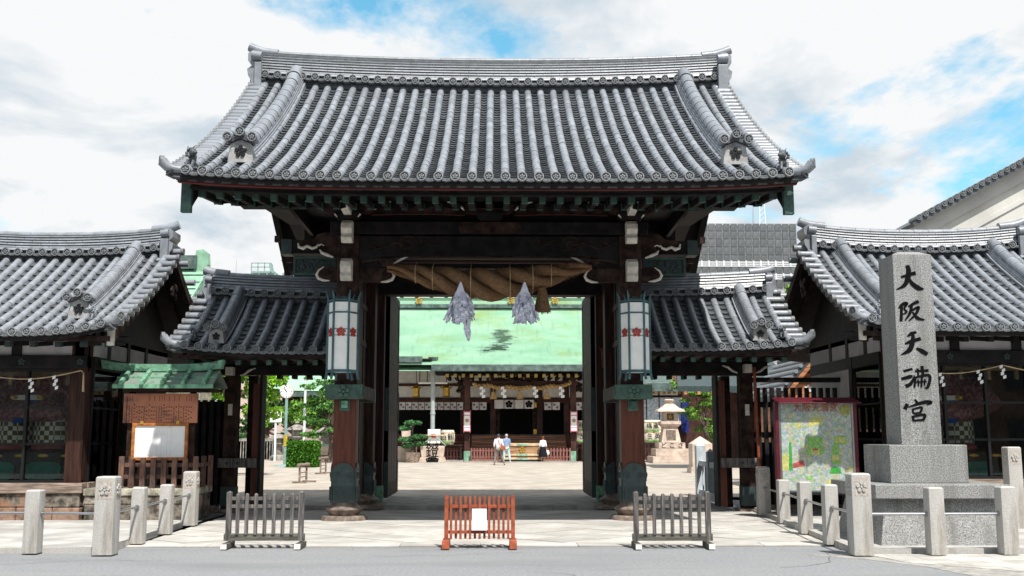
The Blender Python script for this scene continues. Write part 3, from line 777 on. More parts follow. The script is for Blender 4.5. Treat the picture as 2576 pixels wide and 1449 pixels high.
# columns and their dressings
def sleeve(c, hw, z0, zt, parent):
    m = MB().rsq([(hw, z0), (hw * 1.02, z0 + .05), (hw * 1.02, z0 + .30), (hw * .985, z0 + .32), (hw * .985, z0 + .45)], (c[0], c[1], 0), 4, .35)
    o = m.build('bronze_sleeve', 'copper_dark', parent, smooth=True)
    q = hw * .985
    n = 12
    for f in range(4):               # arched shield on each face
        poly = [(-q * .86, z0 + .40), (q * .86, z0 + .40)]
        for i in range(n + 1):
            a = math.pi * i / n
            poly.append((q * .86 * math.cos(a) * (1 if abs(math.cos(a)) > .5 else 1), z0 + .52 + (zt - z0 - .52) * (math.sin(a) ** .75)))
        pm = MB()
        pm.prism(poly, 'y', -q - .006, -q + .05)
        for sx in (-1, 1):
            pts = []
            for i in range(15):
                a = i * .5; rr = .075 * (1 - i / 18)
                pts.append((sx * (q * .52 + rr * math.cos(a)), -q - .012, z0 + .50 + rr * math.sin(a)))
            pm.tube(pts, .012, 5)
        pm.ell((0, -q - .008, zt - .12), .03, .012, .03, 8, 5)
        for i in range(11):
            pm.box(-q * .88 + q * 1.76 * i / 10 - .008, -q * .88 + q * 1.76 * i / 10 + .008, -q - .022, -q, z0 + .05, z0 + .30)
        pm.v = [tuple(Matrix.Rotation(f * math.pi / 2, 4, 'Z') @ Vector(p) + Vector((c[0], c[1], 0))) for p in pm.v]
        pm.build('sleeve_shield', 'copper_dark', o)
    return o
def stone_foot(c, parent, k=1.0, plinth=True):
    MB().lathe([(.27 * k, .085), (.36 * k, .20), (.355 * k, .225), (.27 * k, .265), (.245 * k, .30), (.245 * k, .36)], (c[0], c[1], 0), 32).build('stone_base', 'base_stone', parent, smooth=True)
    if plinth: MB().lathe([(.45 * k, -.05), (.45 * k, .03), (.43 * k, .075), (.40 * k, .088), (.1, .09)], (c[0], c[1], 0), 36).build('plinth', 'base_stone', parent, smooth=True)
for sd in (-1, 1):
    x = sd * CXG
    col = MB().rsq([(.218, .33), (.218, 2.40)], (x, CYF, 0), 3, .16).build('front_column', 'wood_red', GATE, smooth=True)
    MB().rsq([(.216, 2.40), (.216, 5.5)], (x, CYF, 0), 3, .16).build('upper_column', 'wood_dark', col, smooth=True)  # darker wood colour paints in the eave shade on the upper column
    stone_foot((x, CYF), col)
    sleeve((x, CYF), .245, .33, 1.08, col)
    x2 = sd * 2.79
    col = MB().rsq([(.22, .33), (.22, 6.2)], (x2, CYR, 0), 3, .16).build('rear_column', 'wood_dark2', GATE, smooth=True)
    stone_foot((x2, CYR), col, 1.0, False)
    MB().rsq([(.50, .02), (.49, .11)], (x2, CYR, 0), 2, .1).build('plinth', 'base_stone', col)
    sleeve((x2, CYR), .245, .33, 1.02, col)
    # door post, leaf
    xp = sd * 2.57
    po = MB().box(min(xp - .13, xp + .13), max(xp - .13, xp + .13), 23.95, 24.3, .10, 5.1).build('door_post', 'wood_dark2', GATE, bev=.012)
    MB().box(xp - .138, xp + .138, 23.94, 24.31, .10, .47).build('copper_shoe', 'copper_bright', po)
    xl = sd * 2.41
    lf = MB().box(xl - .05, xl + .05, 24.32, 26.72, .20, 5.0).build('door_leaf', 'wood_dark', GATE)
    for (ya, yb, za, zb) in ((24.32, 24.50, .18, 5.02), (26.54, 26.74, .18, 5.02)):
        MB().box(xl - .062, xl + .062, ya, yb, za, zb).build('door_stile', 'wood_dark', lf, bev=.006)
    for za, zb in ((.18, .48), (1.75, 1.93), (2.25, 2.43), (3.3, 3.42), (4.85, 5.02)):
        MB().box(xl - .060, xl + .060, 24.46, 26.58, za, zb).build('door_rail', 'wood_dark', lf, bev=.006)
    for k in range(3):
        ya = 24.52 + k * .68
        MB().box(xl - .054, xl + .054, ya, ya + .62, .52, 1.70).build('door_panel', 'wood_dark2', lf)
    for yy in (24.31, 26.745):
        for k in range(26):
            za = .22 + k * .045 + (1.2 if k > 12 else 0)
        MB().box(xl - .068, xl + .068, yy - .012, yy + .012, .2, 1.0).build('copper_edge', 'copper_dark', lf)
        MB().box(xl - .068, xl + .068, yy - .012, yy + .012, 1.7, 2.7).build('copper_edge', 'copper_dark', lf)
        m = MB()
        for k in range(30): m.box(xl - .078, xl + .078, yy - .022, yy + .022, .22 + k * .026, .234 + k * .026)
        for k in range(36): m.box(xl - .078, xl + .078, yy - .022, yy + .022, 1.72 + k * .026, 1.734 + k * .026)
        tag(m.build('edge_ribs', 'copper_dark', lf), kind='stuff')
    # tie beam with copper nose and plum crest
    a0, a1 = x - .355, x + .355
    tb = MB().box(a0 + .01, a1 - .01, 20.10, 22.2, 2.30, 2.56).build('tie_beam', 'wood_dark', GATE, bev=.01)
    MB().box(a0, a1, 19.99, 20.17, 2.285, 2.565).build('copper_nose', 'copper', tb, bev=.012)
    MB().box(a0 - .003, a1 + .003, 22.08, 22.23, 2.283, 2.568).build('copper_nose', 'copper', tb, bev=.012)
    crest(MB(), (x, 19.988, 2.425), .13, .03, 16).build('plum_crest', 'copper', tb, smooth=True)
    cm = crest(MB(), (0, 0, 0), .12, .03, 14)
    cm.v = [(x - sd * .356 - sd * (-p[1]) * 1.0, 20.12 + p[0] * .35, 2.425 + p[2]) for p in cm.v]
    cm.build('plum_crest', 'copper', tb, smooth=True)
    pl = MB().box(x - .10, x + .10, 20.16, 20.20, 2.06, 2.285).build('copper_plaque', 'copper', tb, bev=.02)
    MB().box(x - .06, x + .06, 20.13, 20.17, 2.12, 2.26).build('plaque_box', 'copper_bright' if sd < 0 else 'copper', tb, bev=.008)
    # dark board walls between the column rows, above the tie beam
    MB().box(x - .03, x + .03, 20.60, 23.2, 2.58, 5.0).build('side_panel', 'wood_black', GATE)
    for k in range(5): MB().box(x - .05, x + .05, 20.62 + k * .62, 20.70 + k * .62, 2.57, 5.0).build('panel_batten', 'wood_dark', GATE)
    for k in range(2): MB().box(x - .055, x + .055, 20.61, 23.2, 3.5 + k * .8, 3.62 + k * .8).build('panel_rail', 'wood_dark', GATE)
    MB().box(x - .025, x + .025, 22.2, 23.2, .35, 2.3).build('side_board', 'wood_dark', GATE)
# cross beams in front
yb = 20.2
MB().box(-3.13, 3.13, 20.16, 20.68, 5.525, 5.775).build('head_beam', 'wood_black', GATE, bev=.015)
n = 24; up = []; lo = []
for i in range(n + 1):
    q = -1 + 2 * i / n; x = q * 2.56
    up.append((x, 5.50)); e = max(0, (abs(q) - .72) / .28)
    lo.append((x, 5.10 - .09 * e ** 1.6))
rb = MB().prism(lo + up[::-1], 'y', 20.22, 20.62).build('rainbow_beam', 'wood_black', GATE, bev=.02)
def swirl(c, r, turns, mir, w=.016, y=20.215, y1=None):
    pts = []
    N = int(26 * turns)
    for i in range(N + 1):
        a = 2 * math.pi * turns * i / N; rr = r * (1 - .82 * i / N)
        pts.append((c[0] + mir * rr * math.cos(a), y, c[1] + rr * .82 * math.sin(a)))
    return pts
for mir in (-1, 1):
    m = MB()
    m.tube(swirl((mir * 1.62, 5.34), .20, 1.6, -mir), .016, 5)
    pts = [(mir * (2.5 - 1.1 * i / 16), 20.215, 5.33 + .07 * math.sin(i * .55 + 2.4) - .004 * i) for i in range(17)]
    m.tube(pts, [.006 + .012 * math.sin(math.pi * i / 16) for i in range(17)], 5)
    pts = [(mir * (1.38 - .75 * i / 16), 20.215, 5.37 + .05 * math.sin(i * .8)) for i in range(17)]
    m.tube(pts, [.014 - .010 * i / 16 for i in range(17)], 5)
    m.tube(swirl((mir * 2.26, 5.30), .09, 1.2, mir), .012, 5)
    m.tube(swirl((mir * 1.0, 5.37), .06, 1.1, mir), .010, 5)
    m.build('carved_scroll', 'wood_dark', rb, smooth=True)
MB().box(-2.56, 2.56, 20.24, 20.60, 5.075, 5.105).build('beam_lip', 'wood_dark', rb)
pl = [( -.62, 5.65), (-.56, 5.76), (.56, 5.76), (.62, 5.65), (.56, 5.54), (-.56, 5.54)]
MB().prism(pl, 'y', 20.148, 20.17).build('metal_plate', 'wood_dark', GATE)
# lower ties and lintels behind
MB().box(-2.56, 2.56, 20.3, 20.55, 4.86, 4.96).build('inner_tie', 'wood_black', GATE)
MB().box(-2.3, 2.3, 20.45, 20.50, 4.995, 5.03).build('rope_pole', 'fascia', GATE)
MB().box(-2.6, 2.6, 23.9, 24.35, 4.82, 5.45).build('lintel', 'wood_black', GATE, bev=.02)
MB().box(-2.75, 2.75, 23.3, 23.9, 5.3, 5.9).build('rear_beam', 'wood_black', GATE)
for i in range(15):
    x = -2.45 + 4.9 * i / 14
    MB().box(x - .04, x + .04, 24.36, 24.52, 4.83, 4.90).build('lintel_peg', 'copper', GATE)
MB().box(-4.2, 4.2, 23.2, 23.6, 5.95, 6.3).build('ridge_purlin', 'wood_black', GATE)
# front purlin over the brackets
MB().box(-4.95, 4.95, 20.25, 20.62, 6.10, 6.26).build('front_purlin', 'wood_black', GATE)
MB().box(-3.1, 3.1, 20.50, 20.58, 5.775, 6.10).build('bracket_wall', 'black', GATE)
def bracket(x, k=1.0):
    b = MB().prism([(x - .26 * k, 5.93), (x - .26 * k, 5.86), (x - .19 * k, 5.785), (x + .19 * k, 5.785), (x + .26 * k, 5.86), (x + .26 * k, 5.93)], 'y', 20.0, 20.5).build('bracket_block', 'wood_black', GATE)
    MB().prism([(x - .50 * k, 6.03), (x - .47 * k, 5.96), (x - .36 * k, 5.925), (x + .36 * k, 5.925), (x + .47 * k, 5.96), (x + .50 * k, 6.03)], 'y', 20.08, 20.30).build('bracket_arm', 'wood_dark', b)
    for dx_ in (-.40, 0, .40):
        MB().prism([(x + (dx_ - .09) * k, 6.12), (x + (dx_ - .09) * k, 6.08), (x + (dx_ - .06) * k, 6.03), (x + (dx_ + .06) * k, 6.03), (x + (dx_ + .09) * k, 6.08), (x + (dx_ + .09) * k, 6.12)], 'y', 20.05, 20.33).build('bearing_block', 'wood_dark', b)
    return b
for x in (-CXG, 0.0, CXG):
    b = bracket(x)
    if x:
        MB().prism([(19.45, 6.02), (19.5, 5.90), (19.72, 5.88), (20.1, 5.86), (20.1, 6.10), (19.5, 6.10)], 'x', x - .075, x + .075).build('bracket_nose', 'white_paint', b, bev=.01)
        for sx in (-1, 1):
            MB().tube([(x + sx * .20, 19.98, 5.82), (x + sx * .25, 19.98, 5.88)], [.012, .02], 6).build('painted_edge', 'white_paint', b)
    for sx in (-1, 1):              # painted tips beside the brackets
        pts = [(x + sx * .50, 20.04, 5.97), (x + sx * .545, 20.04, 6.02), (x + sx * .56, 20.04, 6.06)]
        MB().tube(pts, [.008, .026, .012], 6).build('painted_edge', 'white_paint', b)
        pts = [(x + sx * .60, 20.02, 6.075), (x + sx * .68, 20.02, 6.095), (x + sx * .76, 20.02, 6.13), (x + sx * .84, 20.02, 6.14)]
        MB().tube(pts, [.012, .024, .028, .014], 6).build('painted_tip', 'white_paint', b)
for sx in (-1, 1):                   # frog-leg struts with reddish lower edge
    xm = sx * 1.42
    poly = [(xm - 1.0, 5.93), (xm - .3, 5.95), (xm + .3, 5.95), (xm + 1.0, 5.93), (xm + .8, 6.06), (xm + .3, 6.11), (xm - .3, 6.11), (xm - .8, 6.06)]
    st = MB().prism(poly, 'y', 20.30, 20.46).build('frog_leg_strut', 'wood_dark', GATE)
    MB().tube([(xm - .92, 20.29, 5.925), (xm - .3, 20.29, 5.945), (xm + .3, 20.29, 5.945), (xm + .92, 20.29, 5.925)], .014, 6).build('strut_edge', 'wood_red', st)
# side noses carved like clouds, with painted lower edge
def cloud_nose(sd):
    x = sd * (CXG + .2)
    pts = [(0, 5.50), (.10, 5.56), (.26, 5.59), (.42, 5.54), (.50, 5.45), (.62, 5.44), (.74, 5.42), (.80, 5.35), (.78, 5.27), (.70, 5.245), (.62, 5.29), (.52, 5.245), (.44, 5.27), (.40, 5.33), (.30, 5.33), (.33, 5.24), (.30, 5.17), (.20, 5.12), (0, 5.08)]
    poly = [(x + sd * a, z) for a, z in pts]
    o = MB().prism(poly, 'y', 20.28, 20.52).build('cloud_nose', 'wood_dark', GATE, bev=.012)
    q = [(x + sd * a, 20.262, z) for a, z in pts[7:14]]
    MB().tube(q, [.014, .03, .038, .03, .03, .024, .012], 7).build('painted_edge', 'white_paint', o, smooth=True)
    q = [(x + sd * a, 20.262, z) for a, z in [(.40, 5.30), (.34, 5.33), (.285, 5.30)]]
    MB().tube(q, [.02, .014, .008], 6).build('painted_edge', 'white_paint', o, smooth=True)
    q = [(x + sd * a, 20.262, z) for a, z in [(.37, 5.22), (.33, 5.16), (.22, 5.115), (.10, 5.07)]]
    MB().tube(q, [.014, .03, .034, .016], 7).build('painted_edge', 'white_paint', o, smooth=True)
def curl_nose(sd, x, out, z0, L=.42):          # round-ended nose
    pts = [(0, z0 + .25), (.14, z0 + .27), (.28, z0 + .26), (.38, z0 + .19), (.42, z0 + .10), (.38, z0 + .03), (.28, z0 - .01), (.16, z0 - .02), (0, z0)]
    poly = [(x + out * a, z) for a, z in pts]
    o = MB().prism(poly, 'y', 20.28, 20.5).build('curled_nose', 'wood_dark', GATE, bev=.012)
    q = [(x + out * a, 20.262, z) for a, z in pts[2:8]]
    MB().tube(q, [.008, .02, .028, .032, .028, .010], 7).build('painted_edge', 'white_paint', o, smooth=True)
    MB().tube(swirl((x + out * .24, z0 + .13), .08, 1.2, out, y=20.27), .010, 5).build('carved_scroll', 'wood_black', o, smooth=True)
for sd in (-1, 1):
    cloud_nose(sd)
    curl_nose(sd, sd * (CXG + .2), sd, 4.62)
    curl_nose(sd, sd * (CXG - .2 - .28), -sd, 4.60)
    MB().box(min(sd * 2.25, sd * 2.6), max(sd * 2.25, sd * 2.6), 20.29, 20.5, 4.60, 4.86).build('nose_root', 'wood_dark', GATE)
    xb = sd * 2.02
    MB().prism([(xb - .14, 5.03), (xb - .14, 4.96), (xb - .08, 4.88), (xb + .08, 4.88), (xb + .14, 4.96), (xb + .14, 5.03)], 'y', 20.2, 20.55).build('bearing_block', 'wood_dark', GATE)
    pts = [(sd * 1.92, 20.26, 4.93), (sd * 1.82, 20.26, 4.985), (sd * 1.72, 20.26, 5.04), (sd * 1.60, 20.26, 5.085)]
    MB().tube(pts, [.012, .026, .026, .010], 7).build('painted_edge', 'white_paint', GATE, smooth=True)
    # forward noses painted pale on the column faces
    x = sd * CXG
    for z0, hh in ((5.30, .44), (4.55, .44)):
        prof = [(20.16, z0 + hh), (19.98, z0 + hh + .01), (19.86, z0 + hh - .06), (19.83, z0 + hh * .62), (19.90, z0 + hh * .40), (19.86, z0 + hh * .22), (19.94, z0), (20.16, z0 + .03)]
        MB().prism(prof, 'x', x - .105, x + .105).build('painted_nose', 'white_paint', GATE, bev=.015)
    # carved copper-green side panels and purlin ends
    xa, xb2 = sd * 3.25, sd * 4.12
    sp_ = MB().box(min(xa, xb2), max(xa, xb2), 21.75, 21.95, 4.97, 5.30).build('carved_panel', 'copper_dark', GATE)
    x0_, x1_ = min(xa, xb2), max(xa, xb2)
    fr = MB()
    fr.box(x0_ - .02, x1_ + .02, 21.72, 21.97, 5.285, 5.33); fr.box(x0_ - .02, x1_ + .02, 21.72, 21.97, 4.94, 4.985)
    fr.box(sd * 4.12 - .025, sd * 4.12 + .025, 21.72, 21.97, 4.985, 5.285)
    fr.build('panel_frame', 'copper', sp_)
    m = MB()
    for k in range(60):
        m.ell((random.uniform(x0_ + .04, x1_ - .04), 21.745, random.uniform(5.01, 5.26)), random.uniform(.015, .05), .015, random.uniform(.012, .03), 6, 4)
    tag(m.build('carving', 'copper_dark', sp_, smooth=True), kind='stuff')
    pu = MB().box(min(sd * 2.9, sd * 4.4), max(sd * 2.9, sd * 4.4), 21.9, 22.2, 5.43, 5.72).build('side_purlin', 'wood_black', GATE)
    MB().box(min(sd * 4.22, sd * 4.44), max(sd * 4.22, sd * 4.44), 21.88, 22.22, 5.415, 5.735).build('copper_end', 'copper_dark', pu)
    # gable infill so the sky does not show through above the columns
    pts = [(20.5, 5.8), (24.5, 5.8), (25.5, 6.3), (22.0, 8.9), (19.4, 6.8)]
    MB().prism([(20.3, 6.1), (24.6, 6.0), (24.8, 7.2), (22.0, 8.9), (20.1, 7.6)], 'x', sd * 4.0 - .04, sd * 4.0 + .04).build('gable_wall', 'wood_black', GATE)
# threshold slab under the doors, belongs to the gate
MB().box(-4.6, 4.6, 23.05, 26.9, -.2, .095).build('stone_floor', 'floor_stone', GATE, bev=.012)
# small red box hung on the right door post
b = thing('wall_box', 'small rust red mailbox fixed to the dark post beside the open door', 'box', P(1526, 925, 23.9))
q = P(1526, 925, 23.93)
MB().hexa([(q.x - .11, q.y - .10, q.z), (q.x + .15, q.y - .10, q.z), (q.x + .15, q.y, q.z), (q.x - .11, q.y, q.z), (q.x - .13, q.y - .10, q.z + .40), (q.x + .13, q.y - .10, q.z + .40), (q.x + .13, q.y, q.z + .44), (q.x - .13, q.y, q.z + .44)]).build('body', 'rust_paint', b, bev=.008)
MB().hexa([(q.x - .16, q.y - .14, q.z + .39), (q.x + .16, q.y - .14, q.z + .39), (q.x + .16, q.y + .02, q.z + .45), (q.x - .16, q.y + .02, q.z + .45), (q.x - .16, q.y - .14, q.z + .415), (q.x + .16, q.y - .14, q.z + .415), (q.x + .16, q.y + .02, q.z + .475), (q.x - .16, q.y + .02, q.z + .475)]).build('lid', 'rust_paint', b)
# ------------------------------------------------------------ lanterns on the columns
def lantern(x, label):
    z0, z1 = 2.74, 4.12; yc = 19.72; r = .285
    T = thing('column_lantern', label, 'lantern', (x, yc, z0), 'hexagonal lanterns on the gate columns')
    V = [(x + r * math.cos(R(60 * k)), yc + r * math.sin(R(60 * k))) for k in range(6)]
    for k in range(6):
        a, b = V[k], V[(k + 1) % 6]
        m = MB(); nx, ny = (a[0] + b[0]) / 2 - x, (a[1] + b[1]) / 2 - yc
        s_ = .955
        A = (x + (a[0] - x) * s_, yc + (a[1] - yc) * s_); B = (x + (b[0] - x) * s_, yc + (b[1] - yc) * s_)
        A2 = (x + (a[0] - x) * .93, yc + (a[1] - yc) * .93); B2 = (x + (b[0] - x) * .93, yc + (b[1] - yc) * .93)
        m.hexa([(*A, z0 + .05), (*B, z0 + .05), (*B2, z0 + .05), (*A2, z0 + .05), (*A, z1 - .03), (*B, z1 - .03), (*B2, z1 - .03), (*A2, z1 - .03)])
        p = m.build('pane', 'pane', T)
        # crest: thin bars and red blossoms
        d = Vector((b[0] - a[0], b[1] - a[1], 0)).normalized(); nn = Vector((nx, ny, 0)).normalized()
        cc = Vector(((A[0] + B[0]) / 2, (A[1] + B[1]) / 2, z0 + .78))
        cm = crest(MB(), (0, 0, 0), .095, .012, 14)
        ang = math.atan2(nn.y, nn.x) + math.pi / 2
        cm.v = [tuple(Matrix.Rotation(ang, 4, 'Z') @ Vector(v) + cc + nn * .006) for v in cm.v]
        cm.build('red_blossom', 'red_crest', p)
        for dz in (-.06, .06):
            m = MB(); q0 = cc - d * .14 + Vector((0, 0, dz)); q1 = cc + d * .14 + Vector((0, 0, dz))
            m.tube([q0 + nn * .004, q1 + nn * .004], .006, 4).build('crest_bar', 'teal_paint', p)
        # corner post with horn and foot
        c_ = Vector((a[0], a[1], 0)); od = Vector((a[0] - x, a[1] - yc, 0)).normalized()
        pts = [c_ + od * .03 + Vector((0, 0, z0 - .10)), c_ + od * .005 + Vector((0, 0, z0 - .02)), c_ + Vector((0, 0, z0 + .1)), c_ + Vector((0, 0, z1)), c_ + od * .01 + Vector((0, 0, z1 + .09)), c_ + od * .055 + Vector((0, 0, z1 + .19))]
        MB().tube(pts, [.026, .024, .022, .022, .020, .006], 6).build('corner_post', 'teal_paint', T)
        for zz_, hh in ((z0 + .03, .05), (z1 - .24, .03), (z1 - .01, .035)):
            MB().hexa([(*a, zz_), (*b, zz_), (x + (b[0] - x) * .91, yc + (b[1] - yc) * .91, zz_), (x + (a[0] - x) * .91, yc + (a[1] - yc) * .91, zz_), (*a, zz_ + hh), (*b, zz_ + hh), (x + (b[0] - x) * .91, yc + (b[1] - yc) * .91, zz_ + hh), (x + (a[0] - x) * .91, yc + (a[1] - yc) * .91, zz_ + hh)]).build('rail', 'teal_paint', T)
    m = MB().lathe([(.24, z0 + .045), (.24, z0 + .06)], (x, yc, 0), 6); m.build('bottom', 'pane', T)
    MB().lathe([(.27, z1 + .005), (.05, z1 + .10), (.01, z1 + .11)], (x, yc, 0), 6).build('cap', 'teal_paint', T)
    MB().tube([(x, yc + .2, z1 + .03), (x, 20.2, z1 + .03)], .02, 6).build('mount', 'teal_paint', T)
    MB().tube([(x, yc + .2, z0 + .08), (x, 20.2, z0 + .08)], .02, 6).build('mount', 'teal_paint', T)
lantern(-CXG, 'white hexagonal lantern with red blossoms on the column nearer the notice board')
lantern(CXG, 'white hexagonal lantern with red blossoms on the column nearer the stone monument')
# ------------------------------------------------------------ straw rope
ROPE = thing('straw_rope', 'thick twisted straw rope hung across the gate between the columns', 'rope', (0, 20.6, 4.6))
def rope_c(q):     # q -1..1
    return Vector((q * 2.0, 20.06 + .16 * abs(q) ** 3, 4.86 - .36 * math.cos(q * math.pi / 2) ** 1.3 + .03 * q))
N = 90
for k in range(3):
    pts = []; rr = []
    for i in range(N + 1):
        q = -1 + 2 * i / N
        R_ = .055 + .20 * math.cos(q * math.pi / 2) ** 1.1
        a = q * math.pi * 2.2 + k * 2 * math.pi / 3 + .5
        c = rope_c(q)
        bl = 1 + .10 * noise.noise(Vector((q * 9, k * 7.3, 0))) + .05 * noise.noise(Vector((q * 30, k * 3.1, 2)))
        pts.append(c + Vector((0, math.cos(a), math.sin(a))) * R_ * .76); rr.append(R_ * .56 * bl)
    MB().tube(pts, rr, 14).build('strand', 'straw', ROPE, smooth=True)
m = MB()                             # loose straw ends along the strands
for k in range(3200):
    q = random.uniform(-.93, .93); R_ = .05 + .175 * math.cos(q * math.pi / 2) ** 1.1
    a = random.uniform(0, 2 * math.pi); c = rope_c(q)
    p = c + Vector((0, math.cos(a), math.sin(a))) * R_ * 1.28
    d = Vector((random.uniform(.4, 1), random.uniform(-.4, .4), random.uniform(-.7, -.1))) * random.uniform(.05, .14)
    m.tube([p - d * .5, p + d * .5 + Vector((0, 0, -.01))], [.003, .001], 3, caps=False)
tag(m.build('loose_straw', 'straw', ROPE), kind='stuff')
for q in (-.55, -.72, -.18, .2, .42, .6):
    c = rope_c(q); R_ = .05 + .175 * math.cos(q * math.pi / 2) ** 1.1
    pts = [c + Vector((0, math.cos(a) * R_ * 1.5, math.sin(a) * R_ * 1.5)) for a in [i * math.pi / 8 for i in range(17)]]
    MB().tube(pts, .009, 5).build('binding', 'cord', ROPE)
    MB().tube([c + Vector((0, -.02, R_ * 1.3)), (c.x, 20.44, 5.01)], .007, 5).build('hanger', 'cord', ROPE)
def tassel(x, y, z, L, r, mt):
    m = MB().lathe([(r * .45, z), (r * .55, z - L * .2), (r * .8, z - L * .6), (r, z - L)], (x, y, 0), 14)
    for k in range(60):
        a = random.uniform(0, 6.28); rr = r * random.uniform(.7, 1.05)
        m.tube([(x + r * .5 * math.cos(a), y + r * .5 * math.sin(a), z - .05), (x + rr * math.cos(a), y + rr * math.sin(a), z - L - random.uniform(-.03, .05))], .006, 3)
    return m.build('tassel', mt, ROPE)
tassel(1.02, 19.92, 4.42, .46, .16, 'straw'); tassel(-.66, 20.0, 4.25, .36, .14, 'straw')
def shide(x, z, L, wtop, tail):
    Y0 = 19.66
    T = thing('paper_streamer', 'crumpled white paper streamer with long trailing tail hung on straw rope' if tail else 'short bushy crumpled white paper streamer hung on straw rope', 'streamer', (x, Y0, z), 'paper streamers hung on the straw rope')
    m = MB()
    def strip(c, out, w, h):        # one folded strip, hanging and splayed outwards
        d = Vector((out.x, out.y * .6, 0)); side = Vector((-d.y, d.x, 0)); side = side.normalized() if side.length > 1e-4 else Vector((1, 0, 0))
        side = (side + Vector((random.uniform(-.8, .8), random.uniform(-.3, .3), 0))).normalized()
        if abs(side.x) < .35: side.x = .5
        p = Vector(c); seg = 3; rows = []
        dirn = (d * random.uniform(.1, .55) + Vector((0, 0, -1))).normalized()
        for k in range(seg + 1):
            f = k / seg; zig = Vector((0, -.022 if k % 2 else .012, 0)); ww = w * (1 - .15 * f) * random.uniform(.85, 1.15)
            o = p + dirn * h * f + zig + side * random.uniform(-.012, .012)
            rows += [o - side * ww, o + side * ww]
        m.add(rows, [(2 * k, 2 * k + 1, 2 * k + 3, 2 * k + 2) for k in range(seg)])
    for k in range(210):
        f = random.random() ** .9
        ww = wtop * (.28 + .72 * math.sin(min(1, f * 1.15 + .05) * math.pi * .58))
        a = random.uniform(0, 6.28); rr = random.uniform(.35, 1)
        o = Vector((math.cos(a) * rr, math.sin(a) * rr, 0))
        strip((x + o.x * ww, Y0 + o.y * ww * .6, z - .04 - f * L * .74), o, random.uniform(.03, .055), random.uniform(.11, .18))
    if tail:
        for k in range(60):
            f = k / 60
            strip((x + .10 + .06 * f + random.uniform(-.075, .075) * (1 - f * .75), Y0 + random.uniform(-.05, .05), z - L * .60 - f * tail * .86), Vector((random.uniform(-.3, .3), random.uniform(-.3, .3), 0)), random.uniform(.02, .04), random.uniform(.10, .16))
    m.build('paper_strips', 'paper_white', T, fix=False)
    MB().add([(x - .012, Y0, z + .13), (x + .02, Y0, z + .13), (x + .10, Y0 - .04, z - .12), (x, Y0 - .09, z - .15), (x - .10, Y0 - .03, z - .11)], [(0, 1, 2, 3), (0, 3, 4)]).build('paper_top', 'paper_white', T, fix=False)
    MB().tube([(x, Y0, z + .11), (x, Y0 + .06, z + .17)], .006, 5).build('cord', 'cord', T)
shide(-.55, 4.36, .66, .25, .56)
shide(.67, 4.36, .66, .23, 0)

